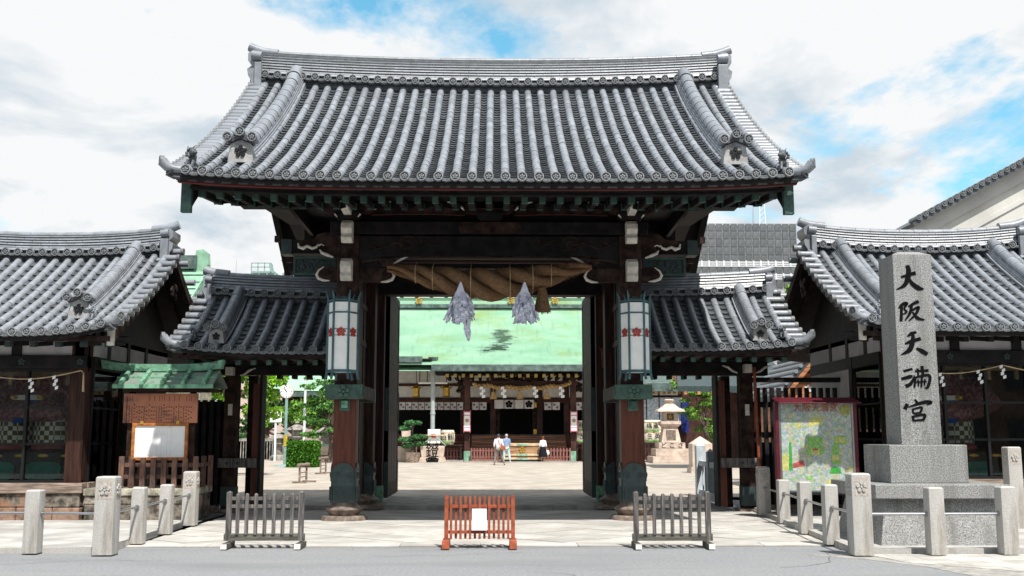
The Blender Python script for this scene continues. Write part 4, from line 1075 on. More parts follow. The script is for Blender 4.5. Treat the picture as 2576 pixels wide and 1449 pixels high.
# ============================================================ side gates
g = M['glass'].node_tree; g.nodes.clear()
_o = g.nodes.new('ShaderNodeOutputMaterial'); _m = g.nodes.new('ShaderNodeMixShader'); _t = g.nodes.new('ShaderNodeBsdfTransparent'); _g = g.nodes.new('ShaderNodeBsdfGlossy'); _f = g.nodes.new('ShaderNodeFresnel')
_t.inputs[0].default_value = (.86, .89, .87, 1); _g.inputs['Roughness'].default_value = 0.02; _f.inputs[0].default_value = 1.5
g.links.new(_f.outputs[0], _m.inputs[0]); g.links.new(_t.outputs[0], _m.inputs[1]); g.links.new(_g.outputs[0], _m.inputs[2]); g.links.new(_m.outputs[0], _o.inputs[0])
def side_gate(sd, dz, label):
    T = thing('side_gate', label, 'gate', (sd * 4.5, 22.6, 0), 'small tiled side gates beside the great gate')
    xo, xi = sd * 5.98, sd * 2.90
    r = Roof(T, min(xo, xi), max(xo, xi), 20.5, 22.6, 3.23 + dz, 4.55 + dz, .28, .073, 9, 12, a=.72, sori=.10, rsori=.10, cx=xi, overx=.10, thick=.12)
    a, b = sorted((xi, sd * 6.02))
    r.ridge(a, b, .42, .36, 5, cap=.075)
    r.down_ridge(sd * 5.42, .16, .97, .28, .24, oni=.27, top_rise=.05)
    r.verge(sd, 9, sd * 5.98, L=.34)
    r.corner(sd, sd * 6.06, .085, .32, .17)
    r.ridge_end(sd, sd * 6.04, .42, .34, .8)
    lion(T, (sd * 5.86, 20.72, 3.47 + dz), .42, 'tile_dark', sd)
    r.barge(sd, sd * 6.12, .10, .13, .26, 20.8, None)
    # under the eave
    a, b = sorted((xi, sd * 6.1))
    MB().box(a, b, 20.58, 20.66, 3.09 + dz, 3.17 + dz).build('fascia_board', 'wood_dark', T)
    MB().box(a, b, 20.9, 24.2, 3.10 + dz, 3.16 + dz).build('soffit', 'wood_black', T)
    n = 10
    for i in range(n):
        x = sd * (3.15 + 2.75 * i / (n - 1))
        rafter(T, x, 20.72, 3.07 + dz, 22.4, 3.3 + dz, .04, .085)
    # posts, beam
    MB().box(min(sd * 2.95, sd * 6.0), max(sd * 2.95, sd * 6.0), 22.42, 22.75, 2.88, 3.10 + dz).build('head_beam', 'wood_black', T, bev=.01)
    for i in range(5):
        x = sd * (3.25 + i * .32)
        MB().box(x - .04, x + .04, 22.45, 22.75, 2.80, 2.88).build('lintel_peg', 'wood_black', T)
    xp = sd * 5.53
    po = MB().box(xp - .14, xp + .14, 22.45, 22.75, .05, 3.1 + dz).build('post', 'wood_dark', T, bev=.012)
    MB().box(xp - .15, xp + .15, 22.44, 22.76, .12, .52).build('copper_shoe', 'copper_dark', po)
    MB().rsq([(.24, 0), (.23, .06)], (xp, 22.6, .0), 2, .1).build('plinth', 'base_stone', po)
    MB().box(min(sd * 5.68, sd * 7.5), max(sd * 5.68, sd * 7.5), 22.69, 22.72, .14, 2.2 if sd < 0 else 1.45).build('fence_backing', 'wood_black', T)
    xq = sd * 5.22
    MB().box(xq - .10, xq + .10, 23.1, 23.4, .05, 2.9).build('inner_post', 'wood_dark', T, bev=.012)
    MB().box(sd * 5.0 - .07, sd * 5.0 + .07, 22.52, 22.66, .1, 2.7 + dz).build('jamb', 'wood_red', T)
    tb = MB().box(min(sd * 4.92, sd * 5.74), max(sd * 4.92, sd * 5.74), 22.36, 22.46, .92, 1.12).build('tie_rail', 'wood_grey', T, bev=.01)
    for k in (-.08, .14): MB().ell((sd * 5.45 + k, 22.35, 1.02), .035, .02, .035, 8, 6).build('bolt', 'copper_dark', tb)
    MB().box(xp - .045, xp + .045, 22.425, 22.448, 2.02, 2.26).build('name_plate', 'white_paint', po)
    for k in (-1, 1):                # painted bracket arms
        x0 = xp + k * .2
        MB().tube([(x0, 22.38, 2.86 + dz), (x0 + k * .10, 22.38, 2.90 + dz), (x0 + k * .2, 22.38, 2.98 + dz), (x0 + k * .32, 22.38, 3.02 + dz)], [.015, .028, .028, .012], 6).build('painted_edge', 'white_paint', T, smooth=True)
    MB().box(xp - .08, xp + .08, 22.2, 22.42, 2.86 + dz, 3.04 + dz).build('bracket_nose', 'white_paint', T, bev=.01)
    # opened leaf of the side gate, along the passage
    MB().box(sd * 4.90 - .028, sd * 4.90 + .028, 22.5, 22.9, .1, 2.88).build('door_stop', 'wood_black', T)
    # slatted fence out to the pavilion
    for zz_ in (.55, 1.55, 2.2):
        MB().box(min(sd * 5.68, sd * 7.5), max(sd * 5.68, sd * 7.5), 22.60, 22.68, zz_, zz_ + .12).build('fence_rail', 'wood_black', T)
    for i in range(12):
        x = sd * (5.80 + i * .152)
        MB().box(x - .045, x + .045, 22.52, 22.60, .12, 2.62 if sd > 0 else 2.35).build('fence_slat', 'wood_black', T, bev=.006)
    MB().box(min(sd * 5.68, sd * 7.6), max(sd * 5.68, sd * 7.6), 22.5, 22.7, 2.74, 2.84).build('top_rail', 'wood_black', T)
    MB().box(min(sd * 5.78, sd * 7.6), max(sd * 5.78, sd * 7.6), 22.42, 22.8, 0.0, .14).build('fence_sill', 'base_stone', T)
    return T
side_gate(-1, 0.0, 'small tiled side gate between the great gate and the notice board')
SGR = side_gate(1, 0.07, 'small tiled side gate between the great gate and the map sign')
MB().tube([(5.74, 22.34, .0), (5.69, 22.36, 3.05)], .035, 8).build('down_pipe', 'paint_brown', SGR)
# ============================================================ display pavilions
def zigzag(m, x, y, z, w=.075, h=.28):
    for k in range(4):
        ox = (k % 2) * w * .55 - w * .25 + (k * .008)
        m.hexa([(x + ox - w / 2, y - .004, z - h * (k + 1) / 4), (x + ox + w / 2, y - .004, z - h * (k + 1) / 4 + .02), (x + ox + w / 2, y, z - h * (k + 1) / 4 + .02), (x + ox - w / 2, y, z - h * (k + 1) / 4), (x + ox - w / 2, y - .004, z - h * k / 4 - .005), (x + ox + w / 2, y - .004, z - h * k / 4 + .015), (x + ox + w / 2, y, z - h * k / 4 + .015), (x + ox - w / 2, y, z - h * k / 4 - .005)])
    return m
def pavilion(sd, dz, label, xout):
    T = thing('display_pavilion', label, 'pavilion', (sd * 9.3, 22, 0), 'glazed display pavilions beside the gate')
    xi = sd * 6.98
    a, b = sorted((xi, xout))
    r = Roof(T, a, b, 18.8, 22.5, 3.41 + dz, 5.45 + dz, .263, .070, 13, 17, a=.75, sori=.16, rsori=.14, overx=.12, thick=.13)
    r.ridge(a + .1, b - .1, .46, .38, 6, cap=.08)
    for q in (-1, 1):
        x_in = b if q > 0 else a
        r.down_ridge(x_in - q * .66, .20, .98, .30, .26, oni=.34, top_rise=.06)
        r.verge(q, 14, x_in, L=.30)
        r.corner(q, x_in + q * .08, .08, .26, .12)
        r.ridge_end(q, x_in - q * .06, .46, .38, .95)
        lion(T, (x_in - q * .30, 19.12, 3.70 + dz), .45, 'tile', q)
        bb = r.barge(q, x_in + q * .10, .10, .14, .30, 19.0, 'white_paint', .05)
        bb2 = r.barge(q, x_in - q * .25, .06, .20, .22, 19.5, None, matname='wood_dark')
        # gable wall and pendant
        MB().prism([(20.0, 3.4 + dz), (25.0, 3.4 + dz), (23.6, 4.6 + dz), (22.5, 5.3 + dz), (21.2, 4.5 + dz)], 'x', x_in - q * .64 - .03, x_in - q * .64 + .03).build('gable_wall', 'wood_black', T)
        m = MB()
        for k in range(12): m.ell((x_in + q * .12, 22.5 + random.uniform(-.16, .16), 4.75 + dz + random.uniform(-.22, .12)), .03, .07, .06, 6, 5)
        m.build('gable_pendant', 'wood_dark', T, smooth=True)
    MB().box(a - .1, b + .1, 18.9, 18.98, 3.29 + dz, 3.38 + dz).build('fascia_board', 'wood_dark', T)
    MB().hexa([(a - .1, 19.0, 3.31 + dz), (b + .1, 19.0, 3.31 + dz), (b + .1, 20.1, 3.45 + dz), (a - .1, 20.1, 3.45 + dz), (a - .1, 19.0, 3.34 + dz), (b + .1, 19.0, 3.34 + dz), (b + .1, 20.1, 3.49 + dz), (a - .1, 20.1, 3.49 + dz)]).build('soffit', 'wood_black', T)
    n = int((b - a) / .45)
    for i in range(n + 1):
        x = a + (b - a) * i / n
        rafter(T, x, 19.14, 3.29 + dz, 19.95, 3.38 + dz, .042, .085, 'copper_dark' if sd < 0 else 'wood_black')
    # body
    X = lambda u: sd * u
    body_in, body_out = sd * 7.62, sd * 11.6
    xa, xb = sorted((body_in, body_out))
    Yf, Yb = 19.9, 24.6
    # stone base, block by block
    base = MB().box(xa + .05, xb - .05, Yf + .08, Yb, -.1, .52).build('stone_base', 'joint', T)
    for course, (z0, z1) in enumerate(((0.0, .27), (.275, .53))):
        x = xa - .02
        while x < xb:
            w = random.uniform(.5, .95) if course == 0 else random.uniform(.7, 1.3)
            x2 = min(x + w, xb + .02)
            MB().box(x + .006, x2 - .006, Yf - .06 + random.uniform(-.01, .01), Yf + .12, z0, z1).build('stone_block', 'rubble' if course else 'tan_block', base, bev=.02)
            x = x2
        y = Yf + .12
        while y < Yb:
            y2 = min(y + random.uniform(.6, 1.0), Yb)
            xx = body_in - sd * .1
            MB().box(min(xx, body_in + sd * -.1) if False else min(body_in, body_in - sd * .06), max(body_in, body_in - sd * .06), y + .006, y2 - .006, z0, z1).build('stone_block', 'rubble', base, bev=.02)
            y = y2
    zs, zh, zl, zt = .72 + dz * .5, 2.86 + dz, 3.10 + dz, 3.50 + dz
    MB().box(xa - .06, xb + .06, Yf - .10, Yf + .16, .53, zs).build('sill', 'wood_sill', T, bev=.012)
    MB().box(min(body_in, body_in - sd * .08), max(body_in, body_in - sd * .08), Yf + .16, Yb, .53, zs).build('sill', 'wood_sill', T, bev=.012)
    # corner post and head beam
    pc = body_in + sd * .15
    MB().box(pc - .15, pc + .15, Yf - .02, Yf + .26, zs, zt).build('corner_post', 'wood_dark2', T, bev=.012)
    hb = MB().box(xa, xb, Yf - .05, Yf + .18, zh, zl).build('head_beam', 'wood_black', T, bev=.01)
    for k in range(4):
        crest(MB(), (body_in + sd * (.12 + 1.1 * k), Yf - .052, (zh + zl) / 2), .07, .02, 8).build('nail_cover', 'copper_dark', hb)
    MB().box(xa, xb, Yf + .02, Yf + .10, zl, zt).build('plaster_band', 'plaster_grey', T)
    for k in range(4):
        x = body_in + sd * (.15 + 1.2 * k)
        MB().box(x - .09, x + .09, Yf - .02, Yf + .15, zl, zt).build('band_post', 'wood_black', T)
    # glazed front: frame, mullions, panes
    fr = MB().box(xa, xb, Yf + .03, Yf + .11, zs, zs + .05).build('window_frame', 'black', T)
    MB().box(xa, xb, Yf + .03, Yf + .11, zh - .06, zh).build('frame_head', 'wood_black', fr)
    x0 = body_in + sd * .32; pw = .80
    rows_ = [zs + .05, zs + .05 + (zh - .06 - zs - .05) * .33, zs + .05 + (zh - .06 - zs - .05) * .665, zh - .06]
    for c_ in range(5):
        u0, u1 = x0 + sd * pw * c_, x0 + sd * pw * (c_ + 1)
        w0, w1 = sorted((u0, u1))
        MB().box(u1 - .025, u1 + .025, Yf + .02, Yf + .12, zs + .05, zh - .06).build('mullion', 'black', fr)
        for q in range(3):
            MB().box(w0 + .024, w1 - .024, Yf + .065, Yf + .072, rows_[q] + .02, rows_[q + 1] - .02).build('pane', 'glass', fr)
            if q: MB().box(w0, w1, Yf + .03, Yf + .11, rows_[q] - .02, rows_[q] + .02).build('glazing_bar', 'black', fr)
    MB().box(min(x0, x0 - sd * .04), max(x0, x0 - sd * .04), Yf - .01, Yf + .1, zs, zh).build('frame_jamb', 'wood_dark2', fr)
    # side facing the gate: window then wall
    sf = MB().box(body_in - .03, body_in + .03, Yf + .26, Yf + .32, zs, zh).build('side_window', 'black', T)
    MB().box(body_in - .02, body_in + .02, Yf + 1.75, Yf + 1.81, zs, zh).build('frame_jamb', 'wood_dark', sf)
    for q in range(3):
        MB().box(body_in - .003, body_in + .003, Yf + .32, Yf + 1.75, rows_[q] + .02, rows_[q + 1] - .02).build('pane', 'glass', sf)
        if q: MB().box(body_in - .02, body_in + .02, Yf + .32, Yf + 1.75, rows_[q] - .02, rows_[q] + .02).build('glazing_bar', 'black', sf)
    MB().box(body_in - .04, body_in + .04, Yf + .26, Yb, zh, zl).build('side_beam', 'wood_black', T)
    MB().box(body_in - .05, body_in + .05, Yf + 1.81, Yf + 2.0, zs, zl).build('side_post', 'wood_black', T)
    MB().box(body_in - .03, body_in + .03, Yf + 2.0, Yb, zs, zh).build('side_wall', 'wood_black' if sd < 0 else 'plaster_grey', T)
    MB().box(body_in - .03, body_in + .03, Yf + .26, Yb, zl, zt).build('side_plaster', 'plaster_grey', T)
    for k in range(3): MB().box(body_in - .05, body_in + .05, Yf + .9 + k * 1.1, Yf + 1.05 + k * 1.1, zl, zt).build('side_stud', 'wood_black', T)
    # inside
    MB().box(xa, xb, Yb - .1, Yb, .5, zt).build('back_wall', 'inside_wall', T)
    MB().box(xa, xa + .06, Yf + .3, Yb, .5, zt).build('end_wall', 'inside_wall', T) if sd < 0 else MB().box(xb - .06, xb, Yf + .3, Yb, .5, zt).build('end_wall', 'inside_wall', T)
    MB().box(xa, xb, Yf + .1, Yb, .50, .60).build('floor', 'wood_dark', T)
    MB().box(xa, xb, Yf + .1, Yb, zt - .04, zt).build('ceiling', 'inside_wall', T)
    for k in range(7):
        x = body_in + sd * (.5 + .55 * k)
        MB().box(x - .035, x + .035, Yf + .35, Yf + .42, zh - .30, zh - .02).build('valance_strut', 'tan_wood', T)
    MB().box(xa + .1, xb - .1, Yf + .33, Yf + .44, zh - .12, zh - .02).build('valance_rail', 'tan_wood', T)
    # rope with paper zigzags across the window
    RT = thing('window_rope', 'thin rope with white paper zigzags across pavilion window beside the ' + ('notice board' if sd < 0 else 'stone monument'), 'rope', (body_in + sd * 1.5, Yf - .08, zh))
    pts = []
    for i in range(41):
        u = i / 40; x = body_in + sd * (.08 + 3.2 * u)
        pts.append((x, Yf - .09, zh - .05 - .16 * abs(math.sin(u * math.pi * 1.5))))
    RT_m = MB().tube(pts, .012, 6); RT_m.tube([pts[0], (pts[0][0] - sd * .05, Yf - .09, zh - .1), (pts[0][0] - sd * .06, Yf - .09, zh - .45)], [.012, .012, .022], 6)
    RT_m.build('cord', 'cord', RT, smooth=True)
    for u in (.15, .29, .52, .66, .85):
        zigzag(MB(), body_in + sd * (.08 + 3.2 * u), Yf - .10, zh - .05 - .16 * abs(math.sin(u * math.pi * 1.5)), .06, .26).build('paper_zigzag', 'paper', RT)
    # festival figure on a lacquered base
    F = thing('festival_figure', 'large robed festival figure with chequered trousers on lacquer base behind ' + ('window beside the notice board' if sd < 0 else 'window beside the stone monument'), 'figure', (body_in + sd * 1.25, Yf + 1.7, .60))
    xc, yc = body_in + sd * 1.60, Yf + 1.75
    bs = MB().box(xc - .95, xc + .95, yc - .75, yc + .75, .60, 1.28).build('lacquer_base', 'lacquer', F, bev=.02)
    for k in (-.45, .45):
        MB().prism([(xc + k - .34, 1.02), (xc + k - .36, .82), (xc + k - .25, .74), (xc + k + .2, .72), (xc + k + .34, .80), (xc + k + .36, 1.0), (xc + k + .25, 1.08), (xc + k - .2, 1.08)], 'y', yc - .775, yc - .755).build('teal_panel', 'teal_panel', bs)
    for k in (-.9, -.45, 0, .45, .9):
        for z in (.66, 1.20):
            MB().ell((xc + k, yc - .77, z), .11, .015, .035, 10, 5).build('gold_fitting', 'gold', bs)
    for k in (-.36, .36):
        MB().lathe([(.26, 1.30), (.33, 1.36), (.35, 1.6), (.33, 1.95), (.28, 2.1)], (xc + k, yc - .2, 0), 20).build('trouser_leg', 'checker', F, smooth=True)
        MB().ell((xc + k, yc - .35, 1.36), .33, .30, .12, 14, 7).build('cuff', 'cuff', F, smooth=True)
    MB().lathe([(.72, 1.88), (.82, 1.96), (.80, 2.12), (.52, 2.36), (.55, 2.6), (.60, 2.85)], (xc, yc, 0), 28).build('robe', 'robe', F, smooth=True)
    for k in (-1, 1): MB().tube([(xc + k * .5, yc, 2.75), (xc + k * .85, yc - .15, 2.45), (xc + k * .98, yc - .3, 2.1)], [.24, .30, .36], 14).build('sleeve', 'robe', F, smooth=True)
    MB().box(xc - .28, xc + .28, yc - .62, yc - .50, 2.30, 2.40).build('belt', 'plaster', F, bev=.01)
    MB().hexa([(xc - .18, yc - .84, 1.84), (xc + .12, yc - .84, 1.84), (xc + .12, yc - .80, 1.84), (xc - .18, yc - .80, 1.84), (xc - .02, yc - .60, 2.30), (xc + .20, yc - .60, 2.30), (xc + .20, yc - .55, 2.30), (xc - .02, yc - .55, 2.30)]).build('sash', 'sash', F)
    for k in (-.26, .28): MB().lathe([(.03, 0), (.075, .01), (.075, .07), (.03, .08)], (xc + k, yc - .62, 2.31), 10).build('belt_knob', 'gold', F)
    return T
m_ = M['checker']
n_ = m_.node_tree; ck = n_.nodes.new('ShaderNodeTexChecker'); ck.inputs['Scale'].default_value = 11; ck.inputs[1].default_value = (.55, .56, .52, 1); ck.inputs[2].default_value = (.10, .07, .02, 1)
n_.links.new(n_.nodes['Texture Coordinate'].outputs['Object'], ck.inputs[0]); n_.links.new(ck.outputs[0], n_.nodes['Principled BSDF'].inputs['Base Color'])
pavilion(-1, 0.0, 'tiled pavilion with glass front on stone base behind the notice board', -11.98)
pavilion(1, 0.12, 'tiled pavilion with glass front behind the tall granite monument', 11.66)

# ============================================================ forecourt: pavements, granite posts, rails
def sheet(name, poly, z, matn, depth=.25):
    o = MB().prism(poly, 'z', z - depth, z).build(name, matn, None); tag(o, kind='structure'); return o
sheet('pavement_left', [(-40, 14.86), (-5.22, 14.80), (-5.45, 19.75), (-40, 19.75)], .05, 'concrete')
sheet('pavement_right', [(5.02, 14.55), (40, 14.75), (40, 20.0), (5.62, 23.0), (5.55, 22.0)], .05, 'concrete')
for nm, pts in (('kerb_left', [(-5.30, 14.80), (-5.20, 14.78), (-5.44, 19.7), (-5.54, 19.7)]), ('kerb_right', [(5.0, 14.52), (5.11, 14.54), (5.72, 22.4), (5.60, 22.4)])):
    sheet(nm, pts, .085, 'granite')
sheet('kerb_street_left', [(-40, 14.76), (-5.31, 14.70), (-5.31, 14.84), (-40, 14.90)], .075, 'granite')
sheet('kerb_street_right', [(5.115, 14.47), (40, 14.70), (40, 14.84), (5.115, 14.60)], .075, 'granite')
# pale paving slabs at the street edge before the monument
sp0 = tag(MB().prism([tuple(G(u, v)[:2]) for u, v in ((2030, 1396), (2700, 1396), (2700, 1500), (2330, 1426), (2180, 1408))], 'z', -.2, .004).build('street_paving', 'joint2', None), kind='structure')
reg = [tuple(G(u, v)[:2]) for u, v in ((2030, 1396), (2700, 1396), (2700, 1500), (2330, 1426), (2180, 1408))]
for i in range(18):
    for j in range(14):
        x_, y_ = 4.4 + i * .32, 12.2 + j * .20
        cxm, cym = x_ + .16, y_ + .1
        poly = [(x_ + .004, y_ + .004), (x_ + .316, y_ + .004), (x_ + .316, y_ + .196), (x_ + .004, y_ + .196)]
        for k in range(len(reg)):
            a_, b_ = reg[k], reg[(k + 1) % len(reg)]
            area = sum(reg[q][0] * reg[(q + 1) % len(reg)][1] - reg[(q + 1) % len(reg)][0] * reg[q][1] for q in range(len(reg)))
            sg = 1 if area > 0 else -1
            if poly: poly = clip(poly, lambda p: sg * ((b_[0] - a_[0]) * (p[1] - a_[1]) - (b_[1] - a_[1]) * (p[0] - a_[0])))
        if len(poly) >= 3: MB().prism(poly, 'z', -.02, .009 + random.uniform(0, .002)).build('paving_slab', 'paving_stone', sp0)
def granite_post(ul, ur, vb, vt, w, label, tall=False, zb=.05, grp='granite posts along the forecourt'):
    b = G((ul + ur) / 2, vb, zb)
    d = w
    cx, cy = b.x, b.y + d / 2
    zt = P((ul + ur) / 2, vt, cy - d / 2).z
    T = thing('granite_post', label, 'post', (cx, cy, zb), grp)
    h = w / 2
    ch = .018
    MB().rsq([(h, zb - .03), (h * .97, zt - ch), (h * .97 - ch, zt)], (cx, cy, 0), 2, .10).build('shaft', 'granite', T, smooth=True)
    if tall:
        for f in range(4):
            pm = MB()
            q = h * .975
            pm.box(-q * .72, q * .72, -q - .002, -q + .01, zt - .30, zt - .05)
            o1 = pm
            o1.v = [tuple(Matrix.Rotation(f * math.pi / 2, 4, 'Z') @ Vector(p) + Vector((cx, cy, 0))) for p in o1.v]
            a = o1.build('sunk_panel', 'granite_pale', T)
            cm = crest(MB(), (0, -q - .0021, zt - .175), q * .62, .016, 12)
            cm.v = [tuple(Matrix.Rotation(f * math.pi / 2, 4, 'Z') @ Vector(p) + Vector((cx, cy, 0))) for p in cm.v]
            cm.build('plum_crest', 'granite', a, smooth=True)
    return Vector((cx, cy, zt)), w
L0 = granite_post(-130, -88, 1388, 1233, .20, 'slim granite post on the pavilion side, far end of its rail')
L1 = granite_post(50, 95, 1387, 1233, .20, 'slim granite post in front of the pavilion stone base')
L2 = granite_post(226, 284, 1391, 1199, .27, 'tall granite corner post with plum crest beside the pavilion window', True)
L3 = granite_post(320, 361, 1363, 1226, .19, 'slim granite post next to crested corner post below the notice board')
L4 = granite_post(393, 430, 1339, 1219, .19, 'slim granite post between two slimmer gaps below the notice board fence')
L5 = granite_post(450, 494, 1318, 1186, .24, 'tall granite post with carved panel at the corner of the notice board plinth', True)
R1 = granite_post(1905, 1947, 1293, 1175, .24, 'tall granite post with carved panel beside the side gate and map sign', True)
R2 = granite_post(1958, 1994, 1312, 1207, .20, 'slim granite post in front of the map sign, next to the side gate end')
R3 = granite_post(2012, 2051, 1338, 1212, .20, 'slim granite post before the middle of the map sign')
R4 = granite_post(2074, 2120, 1365, 1219, .20, 'slim granite post before the map sign edge, next to crested corner post')
R5 = granite_post(2143, 2207, 1392, 1191, .27, 'tall granite corner post with plum crest beside the monument base', True)
R6 = granite_post(2337, 2391, 1391, 1226, .21, 'slim granite post casting its shadow on the monument base')
R7 = granite_post(2520, 2574, 1390, 1224, .21, 'slim granite post past the end of the monument base')
granite_post(2541, 2590, 1330, 1124, .24, 'tall granite post standing behind the monument slab beside pavilion window', True)
def rail(a, b, label, da=0, fz=.62):
    pa, pb = a[0], b[0]
    za, zb_ = pa.z, pb.z
    z0 = .05 + .50; z1 = .05 + .50
    A = Vector((pa.x, pa.y, z0)); B = Vector((pb.x, pb.y, z1)); d = (B - A).normalized()
    A2 = A + d * a[1] * .49; B2 = B - d * b[1] * .49
    T = thing('steel_rail', label, 'rail', (A2 + B2) / 2, 'steel rails between granite posts')
    MB().tube([A2, B2], .018, 10).build('pipe', 'steel', T, smooth=True)
    for p, s_ in ((A2, 1), (B2, -1)):
        MB().tube([p, p + d * s_ * .025], .034, 12).build('flange', 'steel', T, smooth=True)
rail(L0, L1, 'steel rail along the street by the pavilion, outer length')
rail(L1, L2, 'steel rail between pavilion post and crested corner post')
rail(L2, L3, 'steel rail from crested corner post towards the notice board plinth')
rail(L3, L4, 'middle steel rail below the notice board')
rail(L4, L5, 'steel rail ending at tall post by the notice board plinth')
rail(R1, R2, 'steel rail next to the side gate below the map sign')
rail(R2, R3, 'steel rail before the map sign, second from the side gate')
rail(R3, R4, 'steel rail before the map sign, third from the side gate')
rail(R4, R5, 'steel rail joining the crested corner post beside the monument')
rail(R5, R6, 'steel rail along the street before the monument base')
rail(R6, R7, 'steel rail along the street at the far end of the monument base')
# ============================================================ monument
MON = thing('stone_monument', 'tall speckled granite monument carved with five large black characters', 'monument', (6.54, 16.05, .05))
xm, ym = 6.54, 16.05
def frus(x0, x1, y0, y1, z0, x2, x3, y2, y3, z1): return MB().hexa([(x0, y0, z0), (x1, y0, z0), (x1, y1, z0), (x0, y1, z0), (x2, y2, z1), (x3, y2, z1), (x3, y3, z1), (x2, y3, z1)])
frus(5.60, 7.48, 15.06, 17.04, .04, 5.74, 7.34, 15.22, 16.88, .70).build('plinth', 'granite_grey', MON, bev=.01)
MB().box(5.55, 7.50, 15.05, 17.05, .70, .90).build('slab', 'granite_grey', MON, bev=.012)
MB().box(5.95, 7.11, 15.50, 16.60, .90, 1.46).build('block', 'granite_grey', MON, bev=.012)
zt = P(2300, 635, 15.75).z
sh = frus(xm - .305, xm + .305, ym - .305, ym + .305, 1.46, xm - .30, xm + .30, ym - .30, ym + .30, zt - .035).build('shaft', 'granite_grey', MON, bev=.006)
frus(xm - .30, xm + .30, ym - .30, ym + .30, zt - .034, xm - .16, xm + .16, ym - .16, ym + .16, zt + .03).build('shaft_top', 'granite_grey', MON)
STROKES = {
 'dai': [[(258, 183, 12), (320, 163, 22), (378, 148, 26)], [(308, 84, 24), (320, 130, 34), (313, 190, 36), (285, 250, 26), (220, 285, 4)], [(322, 190, 12), (350, 236, 28), (400, 272, 34), (446, 281, 5)]],
 'han': [[(262, 425, 20), (258, 548, 20)], [(236, 440, 6), (270, 408, 22), (306, 400, 20), (284, 442, 12), (302, 470, 16), (272, 492, 6)], [(318, 428, 10), (360, 402, 20), (403, 383, 22)], [(346, 415, 18), (330, 482, 20), (290, 542, 4)], [(346, 458, 10), (402, 432, 20), (376, 492, 18), (320, 546, 4)], [(352, 470, 8), (392, 520, 24), (452, 536, 5)]],
 'ten': [[(310, 674, 8), (345, 650, 26), (383, 638, 14)], [(290, 735, 10), (350, 712, 26), (421, 691, 22)], [(357, 660, 20), (350, 730, 34), (325, 788, 32), (256, 827, 4)], [(384, 772, 12), (425, 792, 30), (476, 822, 26)]],
 'man': [[(278, 962, 16), (352, 942, 16)], [(260, 1026, 18), (330, 1008, 26), (352, 998, 8)], [(296, 1088, 26), (340, 1062, 24), (370, 995, 5)], [(372, 962, 12), (484, 955, 18)], [(394, 940, 14), (400, 1008, 12)], [(430, 918, 22), (440, 1010, 16)], [(370, 1014, 10), (490, 997, 20), (480, 1090, 20), (452, 1098, 6)], [(376, 1015, 16), (368, 1098, 14)], [(430, 1000, 14), (425, 1094, 12)], [(385, 1052, 10), (468, 1045, 10)], [(398, 1030, 10), (402, 1085, 8)], [(454, 1026, 10), (450, 1080, 8)]],
 'guu': [[(370, 1196, 10), (394, 1226, 22)], [(310, 1232, 24), (288, 1278, 26)], [(316, 1260, 6), (400, 1232, 20), (470, 1216, 26), (508, 1222, 18), (468, 1242, 4)], [(352, 1275, 14), (360, 1314, 14)], [(352, 1278, 10), (426, 1262, 16), (416, 1308, 14)], [(360, 1312, 11), (416, 1304, 11)], [(388, 1308, 10), (376, 1336, 10)], [(352, 1330, 16), (362, 1374, 16)], [(352, 1338, 12), (452, 1322, 18), (438, 1370, 18)], [(360, 1370, 13), (442, 1364, 13)]],
}
def brush(m, pts, th, y):
    pts = [(Vector((P((3480 + a / 2.07) / 1.59, (1020 + b / 2.07) / 1.59, 15.742).x, 0, P((3480 + a / 2.07) / 1.59, (1020 + b / 2.07) / 1.59, 15.742).z)), 1.22 * w / 2.07 / 1.59 * 15.95 / FPX) for a, b, w in pts]
    N = 6; S_ = []
    for i in range(len(pts) - 1):
        p0, p1, p2, p3 = pts[max(i - 1, 0)][0], pts[i][0], pts[i + 1][0], pts[min(i + 2, len(pts) - 1)][0]
        for k in range(N + (i == len(pts) - 2)):
            t = k / N
            p = .5 * ((2 * p1) + (p2 - p0) * t + (2 * p0 - 5 * p1 + 4 * p2 - p3) * t * t + (3 * p1 - p0 - 3 * p2 + p3) * t ** 3)
            S_.append((p, pts[i][1] * (1 - t) + pts[i + 1][1] * t))
    L, Rr = [], []
    for i, (p, w) in enumerate(S_):
        d = (S_[min(i + 1, len(S_) - 1)][0] - S_[max(i - 1, 0)][0]).normalized()
        n = Vector((-d.z, 0, d.x)) * w / 2
        L.append((p + n)); Rr.append((p - n))
    k = len(L)
    vs = [(q.x, y, q.z) for q in L] + [(q.x, y, q.z) for q in Rr] + [(q.x, y + th, q.z) for q in L] + [(q.x, y + th, q.z) for q in Rr]
    fs = []
    for i in range(k - 1):
        fs += [(i, i + 1, k + i + 1, k + i), (2 * k + i, 3 * k + i, 3 * k + i + 1, 2 * k + i + 1), (i, 2 * k + i, 2 * k + i + 1, i + 1), (k + i, k + i + 1, 3 * k + i + 1, 3 * k + i)]
    fs += [(0, k, 3 * k, 2 * k), (k - 1, 3 * k - 1, 4 * k - 1, 2 * k - 1)]
    m.add(vs, fs)
for name_, st in STROKES.items():
    m = MB()
    for i, s_ in enumerate(st): brush(m, s_, .012, 15.7415 - .0006 * i)
    m.build('carved_character', 'ink', sh, fix=False)
